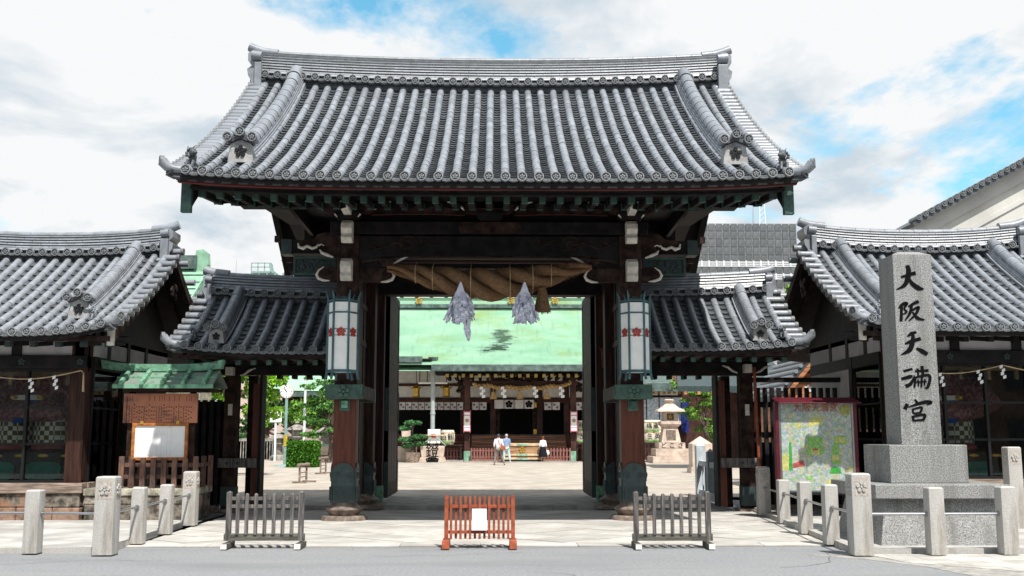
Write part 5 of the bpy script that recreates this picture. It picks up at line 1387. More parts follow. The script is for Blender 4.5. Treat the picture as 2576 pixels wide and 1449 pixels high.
# ============================================================ barriers
def picket_barrier(u, v, label, matp, W=1.16, H=.80, n=7, rz=0.0):
    g_ = G(u, v, 0.0)
    T = thing('picket_barrier', label, 'barrier', (g_.x, g_.y + .16, 0), 'grey wooden barriers before the gate', local=True, rz=rz)
    h = W / 2
    for s_ in (-1, 1):
        MB().rsq([(.036, .10), (.036, H - .02), (.012, H)], (s_ * (h - .06), 0, 0), 2, .08).build('end_post', matp, T)
        ft = MB().box(s_ * (h - .06) - .045, s_ * (h - .06) + .045, -.24, .24, .0, .075).build('foot', 'wood_grey_low', T, bev=.006)
        MB().box(s_ * (h - .06) - .043, s_ * (h - .06) + .043, -.247, -.2405, .003, .073).build('painted_end', 'plaster', ft)
    MB().box(-h + .0, h, -.025, .025, .10, .20).build('bottom_rail', 'wood_grey_low', T, bev=.006)
    for z in (H - .24, H - .13):
        MB().box(-h + .09, h - .09, -.012, .012, z, z + .05).build('rail', 'wood_grey', T, bev=.004)
    for i in range(n):
        x = (-h + .06) + (W - .12) * (i + 1) / (n + 1)
        MB().rsq([(.024, .19), (.024, H - .045), (.008, H - .03)], (x, -.02, 0), 2, .1).build('picket', matp, T)
    return T
picket_barrier(658, 1381, 'weathered grey picket barrier before the side gate nearer the notice board', 'wood_grey')
picket_barrier(1697, 1381, 'weathered grey picket barrier before the side gate nearer the map sign', 'wood_grey')
g_ = G(1206, 1381, 0)
T = thing('slatted_barrier', 'red brown slatted barrier with blank white notice in the middle of the forecourt', 'barrier', (g_.x, g_.y + .16, 0), local=True)
W_B, H_B = 1.02, .74
for s_ in (-1, 1):
    MB().rsq([(.028, .07), (.028, H_B)], (s_ * (W_B / 2 - .03), 0, 0), 2, .1).build('end_post', 'paint_brown', T)
    MB().hexa([(s_ * (W_B / 2 - .03) - .055, -.22, 0), (s_ * (W_B / 2 - .03) + .055, -.22, 0), (s_ * (W_B / 2 - .03) + .055, .22, 0), (s_ * (W_B / 2 - .03) - .055, .22, 0), (s_ * (W_B / 2 - .03) - .05, -.20, .12), (s_ * (W_B / 2 - .03) + .05, -.20, .12), (s_ * (W_B / 2 - .03) + .05, .20, .12), (s_ * (W_B / 2 - .03) - .05, .20, .12)]).build('foot', 'paint_brown', T, bev=.008)
for z in (.20, .56): MB().box(-W_B / 2 + .05, W_B / 2 - .05, -.018, .018, z, z + .045).build('rail', 'paint_brown', T, bev=.004)
for i in range(13):
    x = -W_B / 2 + .03 + (W_B - .06) * (i + 1) / 14
    yo = -.035 if i % 2 == 0 else .035
    MB().rsq([(.017, .125), (.017, H_B - .01)], (x, yo, 0), 2, .12).build('slat', 'paint_brown', T)
nt = MB().box(-.11, .10, -.066, -.060, .245, .555).build('notice', 'paper', T)
MB().box(-.105, .095, -.069, -.061, .238, .250).build('notice_edge', 'red_sign', nt)
# ============================================================ notice board
xl, xr = -7.5, -5.55
NP = thing('notice_plinth', 'mossy stone block plinth carrying the notice board and its low fence', 'plinth', (-6.5, 20.4, .05))
MB().box(xl + .02, xr - .02, 19.86, 21.2, .0, .50).build('core', 'joint', NP)
x = xl
while x < xr - .01:
    x2 = min(x + random.uniform(.4, .6), xr)
    if xr - x2 < .2: x2 = xr
    MB().box(x + .004, x2 - .004, 19.80, 20.0, .03, .33).build('stone_block', 'rubble', NP, bev=.015)
    x = x2
MB().box(xl, xr, 19.79, 19.99, .335, .48).build('stone_block', 'rubble', NP, bev=.015)
for y in (20.0, 20.4, 20.8): MB().box(xr - .15, xr, y + .004, y + .396, .03, .48).build('stone_block', 'rubble', NP, bev=.015)
MB().box(xl - .02, xr + .03, 19.76, 21.24, .485, .62).build('cap_stone', 'moss_stone', NP, bev=.02)
NB = thing('notice_board', 'roofed notice board with green copper roof, engraved copper plate and framed white sheet', 'notice board', (-6.45, 20.6, .62))
Yn = 20.35
A = P(313, 990, Yn); B = P(496, 1064, Yn)
for x in (A.x + .12, B.x - .12): MB().box(x - .05, x + .05, Yn + .05, Yn + .15, .60, P(400, 975, Yn).z).build('post', 'wood_dark', NB)
cp = MB().box(A.x, B.x, Yn - .02, Yn + .02, B.z, A.z).build('copper_plate', 'copper_plate', NB, bev=.005)
m = MB()
ncol = 26
for i in range(ncol):
    x = B.x - .12 - (B.x - A.x - .24) * i / (ncol - 1)
    zt_ = A.z - .26 if i % 6 != 5 else A.z - .22
    nn = random.choice((3, 4, 4, 5, 9, 10))
    sp_ = .30 / nn
    for k in range(nn):
        z = zt_ - k * sp_; w = .012 if nn < 7 else .009
        for q in range(4):
            a, b_ = random.uniform(-w, w), random.uniform(-w, w)
            if q % 2: m.box(x - w, x + w, Yn - .024, Yn - .0201, z + b_ - .002, z + b_ + .002)
            else: m.box(x + a - .002, x + a + .002, Yn - .024, Yn - .0201, z - w, z + w)
    if random.random() < .6:
        for k in range(5):
            z = A.z - .05 - k * .022
            m.box(x - .006, x + .006, Yn - .024, Yn - .0201, z - .003, z + .003); m.box(x - .002, x + .002, Yn - .024, Yn - .0201, z - .008, z + .008)
for k in range(44):
    z = A.z - .06 - k * .0125; m.box(A.x + .06, A.x + .072, Yn - .024, Yn - .0201, z - .004, z + .004)
tag(m.build('engraved_text', 'ink', cp), kind='stuff')
A = P(335, 1064, Yn); B = P(472, 1158, Yn)
fr = MB()
fr.box(A.x, B.x, Yn - .06, Yn + .0, A.z - .06, A.z); fr.box(A.x, B.x, Yn - .06, Yn + .0, B.z, B.z + .06); fr.box(A.x, A.x + .06, Yn - .06, Yn, B.z + .06, A.z - .06); fr.box(B.x - .06, B.x, Yn - .06, Yn, B.z + .06, A.z - .06)
fo = fr.build('frame', 'orange_frame', NB, bev=.008)
ps = MB().box(A.x + .055, B.x - .055, Yn - .035, Yn - .025, B.z + .055, A.z - .055).build('white_sheet', 'paper', fo)
m = MB(); w_ = B.x - A.x; h_ = A.z - B.z
for f in (.14, .29, .45, .53, .63, .70): m.box(A.x + w_ * f - .0012, A.x + w_ * f + .0012, Yn - .0362, Yn - .0352, B.z + h_ * .14, A.z - h_ * .12)
for f in (.12, .30, .86): m.box(A.x + w_ * .14, A.x + w_ * .70, Yn - .0362, Yn - .0352, A.z - h_ * f - .0012, A.z - h_ * f + .0012)
for f in (.22, .37, .49, .58):
    for k in range(4): m.box(A.x + w_ * f - .006, A.x + w_ * f + .006, Yn - .0362, Yn - .0352, A.z - h_ * (.15 + .04 * k) - .006, A.z - h_ * (.15 + .04 * k) + .003)
m.build('ruled_lines', 'line_grey', ps)
for u in (360, 450):
    q = P(u, 1064, Yn); MB().box(q.x - .03, q.x + .03, Yn - .07, Yn - .02, q.z - .02, q.z + .035).build('bracket', 'gold', fo)
# its copper roof
a0, a1 = P(282, 975, 19.95).x, P(535, 975, 19.95).x
ze_, zr_ = P(400, 972, 19.95).z, P(400, 936, 20.5).z
rf = MB()
rf.hexa([(a0, 19.95, ze_), (a1, 19.95, ze_), (a1 - .02, 20.5, zr_), (a0 + .02, 20.5, zr_), (a0, 19.95, ze_ + .035), (a1, 19.95, ze_ + .035), (a1 - .02, 20.5, zr_ + .035), (a0 + .02, 20.5, zr_ + .035)])
rf.hexa([(a0 + .02, 20.5, zr_), (a1 - .02, 20.5, zr_), (a1, 21.05, ze_), (a0, 21.05, ze_), (a0 + .02, 20.5, zr_ + .035), (a1 - .02, 20.5, zr_ + .035), (a1, 21.05, ze_ + .035), (a0, 21.05, ze_ + .035)])
ro = rf.build('copper_roof', 'copper_pale', NB)
for i in range(5):
    x = a0 + .17 + (a1 - a0 - .34) * i / 4
    MB().hexa([(x - .04, 19.90, ze_ + .03), (x + .04, 19.90, ze_ + .03), (x + .04, 20.46, zr_ + .03), (x - .04, 20.46, zr_ + .03), (x - .033, 19.90, ze_ + .105), (x + .033, 19.90, ze_ + .105), (x + .033, 20.46, zr_ + .095), (x - .033, 20.46, zr_ + .095)]).build('standing_rib', 'copper_bright', ro, bev=.006)
mid = lambda t: (19.95 + .55 * t, ze_ + (zr_ - ze_) * t + .035)
y_, z_ = mid(.45); MB().hexa([(a0, y_ - .02, z_ - .01), (a1, y_ - .02, z_ - .01), (a1, y_ + .02, z_), (a0, y_ + .02, z_), (a0, y_ - .02, z_ + .025), (a1, y_ - .02, z_ + .025), (a1, y_ + .02, z_ + .02), (a0, y_ + .02, z_ + .02)]).build('lap_seam', 'copper_bright', ro)
MB().box(a0 + .0, a1, 19.94, 19.99, ze_ - .035, ze_ + .04).build('drip_edge', 'copper_bright', ro)
b0, b1 = P(262, 915, 20.5).x, P(560, 915, 20.5).x
n = 10; lo_, up_ = [], []
for i in range(n + 1):
    q = -1 + 2 * i / n; x = (b0 + b1) / 2 + (b1 - b0) / 2 * q
    lo_.append((x, zr_ + .01 + .06 * q ** 4)); up_.append((x + .03 * q, zr_ + .15 + .09 * q ** 4))
MB().prism(lo_ + up_[::-1], 'y', 20.40, 20.60).build('ridge_box', 'copper_bright', ro)
MB().box(a0 + .15, a1 - .05, 20.1, 20.9, ze_ - .08, ze_ - .03).build('eave_board', 'wood_dark', NB)
# low fence on the plinth
FN = thing('low_fence', 'low weathered timber fence standing on the stone plinth under the notice board', 'fence', (-6.5, 19.95, .62))
fa, fb = P(297, 1200, 19.92).x, P(500, 1200, 19.92).x
zb_, zt_ = .62, P(400, 1152, 19.92).z
for i in range(8):
    x = fa + .06 + (fb - fa - .12) * i / 7
    MB().box(x - .048, x + .048, 19.88, 19.93, zb_ + .0, zt_ + (.03 if i in (0, 7) else random.uniform(-.02, .01))).build('picket', 'wood_rail', FN, bev=.006)
for z in (zb_ + .17, zt_ - .17): MB().box(fa, fb, 19.932, 19.97, z, z + .075).build('rail', 'wood_rail', FN, bev=.006)
for x in (fa + .07, fb - .05):
    for y in (20.4, 20.9): MB().box(x - .04, x + .04, y - .04, y + .04, zb_, zt_ + .03).build('picket', 'wood_rail', FN)
    MB().box(x - .02, x + .02, 19.97, 21.0, zt_ - .17, zt_ - .10).build('rail', 'wood_rail', FN)
# ============================================================ map sign
YS = 20.25
A = P(1956, 1012, YS); B = P(2155, 1238, YS)
MS = thing('map_sign', 'illustrated town map board with red hood in dark red frame behind the granite posts', 'sign', ((A.x + B.x) / 2, YS, .05))
MB().box(A.x, B.x, YS, YS + .10, B.z, A.z).build('board', 'steel', MS)
mp_ = MB().box(A.x + .05, B.x - .05, YS - .008, YS - .002, B.z + .03, A.z - .02).build('map_print', 'map_base', MS)
m = M['map_base']
nt_ = m.node_tree; bs_ = nt_.nodes['Principled BSDF']; tcn = nt_.nodes['Texture Coordinate']
vo = nt_.nodes.new('ShaderNodeTexVoronoi'); vo.distance = 'CHEBYCHEV'; vo.inputs['Scale'].default_value = 22; nt_.links.new(tcn.outputs['Object'], vo.inputs['Vector'])
cr = nt_.nodes.new('ShaderNodeValToRGB'); cr.color_ramp.interpolation = 'CONSTANT'; sp2 = nt_.nodes.new('ShaderNodeSeparateColor'); nt_.links.new(vo.outputs['Color'], sp2.inputs[0]); nt_.links.new(sp2.outputs[0], cr.inputs[0])
cols = [(.42, .47, .45), (.30, .40, .41), (.44, .44, .18), (.38, .45, .27), (.46, .49, .48), (.26, .38, .37), (.42, .34, .33), (.40, .46, .45), (.36, .40, .46), (.24, .40, .22)]
e = cr.color_ramp.elements
while len(e) < len(cols): e.new(.5)
for i, (q, c_) in enumerate(zip(e, cols)): q.position = i / len(cols); q.color = (*c_, 1)
n2 = nt_.nodes.new('ShaderNodeTexNoise'); n2.inputs['Scale'].default_value = 60; n2.inputs['Detail'].default_value = 3; nt_.links.new(tcn.outputs['Object'], n2.inputs['Vector'])
mr = nt_.nodes.new('ShaderNodeMapRange'); mr.inputs[1].default_value = .42; mr.inputs[2].default_value = .6; mr.inputs[3].default_value = .72; mr.inputs[4].default_value = 1.02; nt_.links.new(n2.outputs[0], mr.inputs[0])
hv = nt_.nodes.new('ShaderNodeHueSaturation'); nt_.links.new(cr.outputs[0], hv.inputs['Color']); nt_.links.new(mr.outputs[0], hv.inputs['Value']); nt_.links.new(hv.outputs[0], bs_.inputs['Base Color'])
for nm, c_ in (('map_green', (.20, .40, .11)), ('map_yellow', (.44, .43, .15)), ('map_dgreen', (.04, .28, .05)), ('map_red', (.36, .08, .07)), ('map_olive', (.30, .30, .10)), ('map_pale', (.58, .58, .48))): mat(nm, c_, .5, .3, var=.12, nscale=20)
def mq(poly, matn, dy):
    pts = []
    for a, b in poly:
        q = P((3080 + a / 3.2925) / 1.59, (1560 + b / 3.2925) / 1.59, YS - .009); pts.append((q.x, q.z))
    MB().prism(pts, 'y', YS - .009 - dy, YS - .0085).build('map_picture', matn, mp_)
mq([(490, 620), (690, 610), (700, 710), (660, 700), (600, 720), (500, 725)], 'map_green', .001)
mq([(590, 655), (605, 655), (650, 715), (700, 735), (720, 800), (690, 850), (500, 860), (470, 790), (510, 735), (560, 715)], 'map_green', .002)
mq([(545, 770), (640, 765), (655, 850), (540, 855)], 'map_yellow', .003)
mq([(565, 770), (630, 768), (630, 795), (565, 797)], 'map_red', .004)
mq([(510, 395), (590, 350), (690, 365), (695, 450), (520, 480)], 'map_yellow', .001)
mq([(330, 440), (420, 430), (425, 490), (335, 500)], 'map_yellow', .002)
mq([(840, 605), (1000, 600), (1005, 715), (835, 725)], 'map_green', .0015); mq([(870, 625), (980, 620), (985, 690), (860, 695)], 'map_yellow', .0025)
mq([(820, 730), (905, 725), (910, 850), (935, 980), (810, 970)], 'map_green', .003); mq([(820, 860), (910, 850), (915, 930), (815, 935)], 'map_yellow', .004)
mq([(800, 1030), (865, 1000), (930, 1030), (935, 1100), (785, 1100)], 'map_dgreen', .002)
mq([(250, 690), (280, 690), (300, 1060), (250, 1060)], 'map_dgreen', .001)
mq([(150, 850), (250, 845), (255, 1060), (165, 1065)], 'map_yellow', .0005)
mq([(480, 1160), (540, 1120), (575, 1130), (560, 1170), (490, 1185)], 'map_green', .002)
mq([(740, 1185), (830, 1175), (840, 1240), (750, 1245)], 'map_yellow', .002)
mq([(985, 1050), (1120, 1015), (1125, 1050), (990, 1080)], 'map_olive', .002)
mq([(300, 970), (430, 920), (465, 1000), (300, 1030)], 'map_red', .0005)
mq([(990 + 80 * math.cos(t * .4), 260 + 75 * math.sin(t * .4)) for t in range(16)], 'map_olive', .001)
q = P((3080 + 595 / 3.2925) / 1.59, (1560 + 240 / 3.2925) / 1.59, YS)
text_on('title', '大阪天満宮', .175, (q.x, YS - .013, q.z), 'map_red', mp_)
for x in (A.x - .03, B.x + .03): MB().box(x - .035, x + .035, YS - .03, YS + .12, .05, A.z + .02).build('frame_post', 'red_sign', MS, bev=.006)
for x in (A.x + .022, B.x - .022): MB().box(x - .022, x + .022, YS - .02, YS + .1, B.z, A.z - .02).build('inner_strip', 'steel', MS)
MB().box(A.x, B.x, YS - .02, YS + .1, B.z - .05, B.z).build('bottom_rail', 'black', MS)
MB().hexa([(A.x - .03, YS - .22, A.z - .03), (B.x + .10, YS - .22, A.z - .03), (B.x + .05, YS + .14, A.z + .07), (A.x - .08, YS + .14, A.z + .07), (A.x - .03, YS - .22, A.z - .01), (B.x + .10, YS - .22, A.z - .01), (B.x + .05, YS + .14, A.z + .10), (A.x - .08, YS + .14, A.z + .10)]).build('hood', 'red_sign', MS, bev=.005)

# ============================================================ wear on the road
for (xa_, xb_, ya_, yb_) in ((-9.5, -6.2, 12.1, 13.0),):
    tag(MB().prism([(xa_, ya_), (xb_, ya_ + .03), (xb_ + .04, yb_), (xa_ - .03, yb_ - .02)], 'z', -.05, .0035).build('road_patch', 'asphalt_patch', None), kind='structure')
m = MB()
for (x_, y_, a0_, n_) in ((-6.5, 13.4, .2, 30), (-1.5, 14.3, -.1, 24), (3.6, 13.0, .35, 26), (0.5, 12.6, .05, 34)):
    p = Vector((x_, y_, .0045)); a = a0_
    for k in range(n_):
        q = p + Vector((math.cos(a), math.sin(a), 0)) * .09; s_ = Vector((-math.sin(a), math.cos(a), 0)) * random.uniform(.003, .007)
        m.add([p - s_, q - s_, q + s_, p + s_], [(0, 1, 2, 3)]); p = q; a += random.uniform(-.55, .55); a = a * .9 + a0_ * .1
tag(m.build('road_cracks', 'joint', None), 'thin dark cracks wandering across the asphalt', 'crack', kind='stuff')
m = MB()                              # grit and leaf bits blown along the paving edge
for k in range(420):
    x_ = random.uniform(-9, 9); y_ = random.choice((random.gauss(15.5, .05), random.uniform(13, 20)))
    if abs(x_) > 5 and y_ > 14.4: continue
    r_ = random.uniform(.004, .014); a = random.uniform(0, 6.28)
    m.add([(x_ + r_ * math.cos(a + t), y_ + r_ * math.sin(a + t), .010 + .004 * (t > 2)) for t in (0, 2.1, 4.2)], [(0, 1, 2)])
tag(m.build('grit', 'bark', None), 'scattered grit and leaf bits along the paving edge', 'grit', kind='stuff')

# ============================================================ worship hall across the courtyard
CZ = .06
HALL = thing('worship_hall', 'wide worship hall with pale green copper roof and dark open front across the courtyard', 'shrine hall', (2.0, 64, CZ))
YC, YF = 62.4, 65.8                       # porch columns, facade
# roof: one long concave copper slope and its back
ye, yr = 60.2, 71.0
ze, zr = P(1300, 918, ye).z, P(1300, 775, yr).z
x0, x1 = -9.3, 8.6
def hroof(u, v):
    t = v; y = ye + (yr - ye) * t; z = ze + (zr - ze) * (.62 * t + .38 * t * t)
    return (x0 + (x1 - x0) * u, y, z)
m = MB().grid(hroof, 24, 16)
m.grid(lambda u, v: (x1 + (x0 - x1) * u, yr + (yr - ye) * (1 - hroof(0, v)[1] / 1e9) if False else 2 * yr - hroof(0, v)[1], hroof(0, v)[2]), 24, 16)
m.grid(lambda u, v: (hroof(u, v)[0], hroof(u, v)[1], hroof(u, v)[2] - .35), 24, 16)
hr = m.build('roof', 'mint', HALL, fix=False)
# shingle courses, each a thin step
m = MB()
for k in range(60):
    t0 = k / 60; a = hroof(0, t0); b = hroof(0, min(1, t0 + 1 / 60))
    m.hexa([(x0, a[1], a[2] + .0), (x1, a[1], a[2]), (x1, b[1], b[2] + .002), (x0, b[1], b[2] + .002), (x0, a[1], a[2] + .07), (x1, a[1], a[2] + .07), (x1, b[1], b[2] + .010), (x0, b[1], b[2] + .010)])
tag(m.build('copper_courses', 'mint', hr, fix=False), kind='stuff')
# shingles that have lost their patina, one by one
def onroof(u, v):
    for j in range(401):
        t = j / 400; h = hroof(0, t)
        if P(u, v, h[1]).z <= h[2]: return Vector((P(u, v, h[1]).x, h[1], h[2]))
worn = MB()
for k in range(110):
    f = random.random()
    if f < .55: u, v = random.gauss(1258, 9), random.uniform(830, 884)
    elif f < .8: u, v = random.gauss(1235, 18), random.gauss(881, 4)
    else: u, v = random.gauss(1274, 9), random.uniform(846, 876)
    c = onroof(u, v)
    if not c: continue
    w = random.uniform(.12, .42); k_ = round((c.y - ye) / ((yr - ye) / 60)) ; a = hroof(0, k_ / 60); b = hroof(0, (k_ + .9) / 60)
    worn.hexa([(c.x - w, a[1] - .01, a[2] + .05), (c.x + w, a[1] - .01, a[2] + .05), (c.x + w, b[1], b[2] + .02), (c.x - w, b[1], b[2] + .02), (c.x - w, a[1] - .01, a[2] + .078), (c.x + w, a[1] - .01, a[2] + .078), (c.x + w, b[1], b[2] + .022), (c.x - w, b[1], b[2] + .022)])
tag(worn.build('worn_shingles', 'patina_stain', hr), kind='stuff')
# ridge with gold crests
MB().box(x0, x1, yr - .5, yr + .5, P(1300, 768, yr).z, P(1300, 752, yr).z).build('ridge', 'mint', HALL)
MB().box(x0, x1, yr - .56, yr + .56, zr - .05, P(1300, 768, yr).z - .004).build('ridge_foot', 'mint_dark', HALL)
MB().box(x0, x1, yr - .62, yr + .62, P(1300, 752, yr).z, P(1300, 744, yr).z).build('ridge_cap', 'plaster', HALL)
for u in (1054, 1172, 1286, 1396):
    q = P(u, 757, yr - .52); crest(MB(), (q.x, q.y - .1, q.z), .26, .06, 10).build('gold_crest', 'gold', HALL)
# eaves
zE = lambda v, Y: P(1300, v, Y).z
MB().box(px(1085, 930, ye), x1, ye - .1, ye + .3, zE(934, ye), zE(917, ye)).build('porch_eave', 'mint_dark', HALL, bev=.03)
MB().box(x0, px(1062, 905, ye), ye - .1, ye + .2, zE(912, ye), zE(897, ye)).build('eave', 'mint_dark', HALL)
MB().box(px(1085, 930, ye), x1, ye + .3, YF, zE(925, ye) - .15, zE(925, ye) - .05).build('porch_ceiling', 'wood_black', HALL)
MB().box(x0, px(1085, 930, ye), ye + .4, YF, zE(905, ye), zE(905, ye) + .1).build('porch_ceiling', 'wood_black', HALL)
for i in range(18):
    u = 1125 + i * 20.3
    q = P(u, 945, ye + .45)
    rf_ = MB().box(q.x - .09, q.x + .09, q.y, q.y + 4, q.z - .10, q.z + .12).build('rafter', 'wood_black', HALL)
    MB().box(q.x - .092, q.x + .092, q.y - .03, q.y + .02, q.z - .102, q.z + .10).build('gold_end', 'gold_dull', rf_)
# porch columns, with copper shoes, lantern banners
for u in (1175, 1443):
    q = P(u, 1150, YC)
    zt_ = zE(955, YC)
    c = MB().box(q.x - .17, q.x + .17, YC - .17, YC + .17, CZ, zt_).build('porch_column', 'hall_wood', HALL, bev=.02)
    MB().box(q.x - .19, q.x + .19, YC - .19, YC + .19, CZ, CZ + .62).build('copper_shoe', 'copper_pale2', c)
    b_ = MB().box(q.x - .19, q.x + .19, YC - .48, YC - .22, zE(1083, YC), zE(1037, YC)).build('banner_lantern', 'cloth_white', c)
    for v0, v1 in ((1035, 1038), (1044, 1046), (1075, 1077), (1083, 1086)):
        MB().box(q.x - .20, q.x + .20, YC - .49, YC - .21, zE(v1, YC), zE(v0, YC)).build('pink_band', 'pink', b_)
    for k in (-.19, .19): MB().box(q.x + k - .02, q.x + k + .02, YC - .495, YC - .205, zE(1088, YC), zE(1033, YC)).build('pink_edge', 'pink', b_)
    crest(MB(), (q.x, YC - .485, zE(1058, YC)), .13, .02, 8).build('gold_blossom', 'gold_dull', b_)
    MB().box(q.x - .28, q.x + .28, YC - .25, YC + .25, zt_, zt_ + .25).build('bracket_block', 'hall_wood', HALL)
qa, qb = P(1165, 965, YC), P(1453, 965, YC)
MB().box(qa.x, qb.x, YC - .15, YC + .15, zE(970, YC), zE(958, YC)).build('porch_beam', 'hall_wood', HALL, bev=.03)
m = MB()
for k in range(70):
    u = random.uniform(1255, 1365); q = P(u, random.uniform(946, 960), YC - .1); m.ell(q, random.uniform(.08, .3), .08, random.uniform(.05, .12), 6, 5)
m.build('carved_frieze', 'wood_dark', HALL, smooth=True)
for u in (1162, 1456):
    m = MB()
    for k in range(14):
        q = P(u + random.uniform(-9, 9), random.uniform(960, 985), YC); m.ell(q, .16, .16, .12, 6, 5)
    m.build('carved_nose', 'wood_dark', HALL, smooth=True)
# facade: white wall band, posts, dark interior, curtains
MB().box(x0, x1, YF, YF + .15, zE(1008, YF), zE(905, YF)).build('white_wall', 'plaster', HALL)
for v0, v1 in ((965, 972), (1000, 1008)): MB().box(x0, x1, YF - .08, YF + .0, zE(v1, YF), zE(v0, YF)).build('wall_beam', 'hall_wood', HALL)
MB().box(x0, x1, YF - .02, YF + .12, zE(1008, YF) - .12, zE(1008, YF)).build('head_beam', 'hall_red', HALL)
for u in (975, 1165, 1240, 1358, 1425, 1500):
    q = P(u, 1050, YF); MB().box(q.x - .17, q.x + .17, YF - .12, YF + .22, CZ, zE(940, YF)).build('facade_post', 'hall_wood', HALL)
for u in (1056, 1075): 
    q = P(u, 950, YF); MB().box(q.x - .02, q.x + .02, YF - .03, YF, zE(965, YF), zE(915, YF)).build('wall_stud', 'hall_wood', HALL)
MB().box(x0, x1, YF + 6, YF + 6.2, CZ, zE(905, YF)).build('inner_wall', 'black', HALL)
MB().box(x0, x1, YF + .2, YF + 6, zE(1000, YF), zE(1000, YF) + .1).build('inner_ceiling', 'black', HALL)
zfl = zE(1093, YF)
MB().box(x0, x1, YF - .5, YF + 6, CZ, zfl - .02).build('floor_platform', 'hall_wood', HALL)
MB().box(px(1240, 1050, YF), px(1258, 1050, YF), YF + .3, YF + .4, zfl, zE(1005, YF)).build('folding_door', 'wood_dark', HALL)
MB().box(px(1340, 1050, YF), px(1352, 1050, YF), YF + .2, YF + .4, zfl, zE(1005, YF)).build('folding_door', 'wood_dark', HALL)
for v0, v1 in ((1005, 1025), (1080, 1092)):
    MB().box(px(1342, 1050, YF), px(1350, 1050, YF), YF - .02, YF + .19, zE(v1, YF), zE(v0, YF)).build('gold_hinge', 'gold', HALL)
def curtain(u0, u1, v0, v1, n, Y, kind):
    w = (u1 - u0) / n
    for i in range(n):
        a, b = px(u0 + w * i, v0, Y), px(u0 + w * (i + 1), v0, Y)
        z0, z1 = zE(v1, Y), zE(v0, Y)
        c = MB().grid(lambda s_, t_: (a + (b - a) * s_, Y - .05 * math.sin(s_ * 9) * (1 - t_), z0 + (z1 - z0) * t_), 8, 3).build('curtain', 'cloth_white', HALL, fix=False)
        MB().box(a - .018, a + .02, Y - .09, Y - .06, z0 - .06, z1).build('curtain_edge', 'cloth_maroon', c)
        if kind == 2 and i in (1, 3): crest(MB(), ((a + b) / 2, Y - .06, (z0 + z1) / 2), .24, .02, 10).build('black_crest', 'ink', c)
        if kind == 1:
            for k, (fx, fz) in enumerate(((.32, .68), (.68, .32))):
                crest(MB(), (a + (b - a) * fx, Y - .06, z0 + (z1 - z0) * fz), .075, .02, 7).build('purple_crest', 'cloth_maroon', c)
curtain(1004, 1165, 1012, 1031, 10, YF - .2, 1)
curtain(1187, 1224, 1012, 1031, 2, YF - .2, 1)
curtain(1243, 1343, 1006, 1028, 4, YF - .3, 2)
curtain(1368, 1408, 1012, 1031, 2, YF - .2, 1)
curtain(1448, 1490, 1012, 1031, 2, YF - .2, 1)
# lattice rail left, right
def lattice(u0, u1, v0, v1, Y):
    a, b = px(u0, v0, Y), px(u1, v0, Y); z0, z1 = zE(v1, Y), zE(v0, Y)
    fr_ = MB().box(a, b, Y - .06, Y + .06, z1 - .10, z1).build('rail_top', 'hall_red', HALL)
    MB().box(a, b, Y - .06, Y + .06, (z0 + z1) / 2 - .08, (z0 + z1) / 2 + .06).build('rail_mid', 'hall_red', HALL)
    MB().box(a, b, Y - .06, Y + .06, z0, z0 + .12).build('rail_low', 'hall_red', HALL)
    m = MB(); x = a
    while x < b: m.box(x - .02, x + .02, Y - .03, Y + .03, z0, z1 - .1); x += .16
    for k in range(6): z = z0 + (z1 - z0) * k / 6; m.box(a, b, Y - .02, Y + .02, z - .015, z + .015)
    tag(m.build('lattice_bars', 'hall_red', HALL), kind='stuff')
lattice(1000, 1168, 1092, 1130, YF - .6)
lattice(1450, 1490, 1092, 1130, YF - .6)
# steps behind the offering box
a, b = px(1183, 1110, 61), px(1434, 1110, 61)
for k in range(6):
    zt_ = CZ + (zfl - CZ) * (k + 1) / 6.0; y0 = 63.0 + k * .42
    MB().box(a, b, y0, 65.3, CZ if k == 0 else zt_ - (zfl - CZ) / 6 - .02, zt_ - .07).build('step_riser', 'step_wood', HALL)
    MB().box(a, b, y0 - .05, 65.3, zt_ - .068, zt_).build('step_tread', 'wood_grey', HALL, bev=.01)
MB().box(px(1166, 1160, 61), px(1452, 1160, 61), 60.6, 65, -.1, CZ + .05).build('stone_step', 'floor_stone', HALL)
MB().box(x0, px(1164, 1160, 61), 61.4, 65.2, -.1, CZ + .10).build('stone_step', 'floor_stone', HALL)
# hall rope with tassels and zigzags
HR = thing('hall_rope', 'golden twisted rope with three tassels and four paper zigzags under the hall porch', 'rope', P(1312, 975, YC - .4))
for k in range(2):
    pts = []
    for i in range(61):
        u = 1190 + 246 * i / 60; q = P(u, 964 + 12 * math.sin(math.pi * i / 60) ** .6 + 2 * math.sin(i * .5), YC - .4)
        a_ = i * 1.3 + k * math.pi
        pts.append(q + Vector((0, math.cos(a_), math.sin(a_))) * .07)
    MB().tube(pts, .075, 7).build('strand', 'rope_gold', HR, smooth=True)
for u in (1213, 1266, 1346, 1412):
    q = P(u, 973, YC - .55); zigzag(MB(), q.x, q.y, q.z, .20, .66).build('paper_zigzag', 'paper', HR)
for u in (1241, 1308, 1376):
    q = P(u, 990, YC - .5); MB().lathe([(.10, .10), (.12, 0), (.22, -.32)], q, 10).build('tassel', 'rope_gold', HR); MB().tube([q + Vector((0, 0, .1)), q + Vector((0, .1, .45))], .025, 5).build('tassel_cord', 'rope_gold', HR)
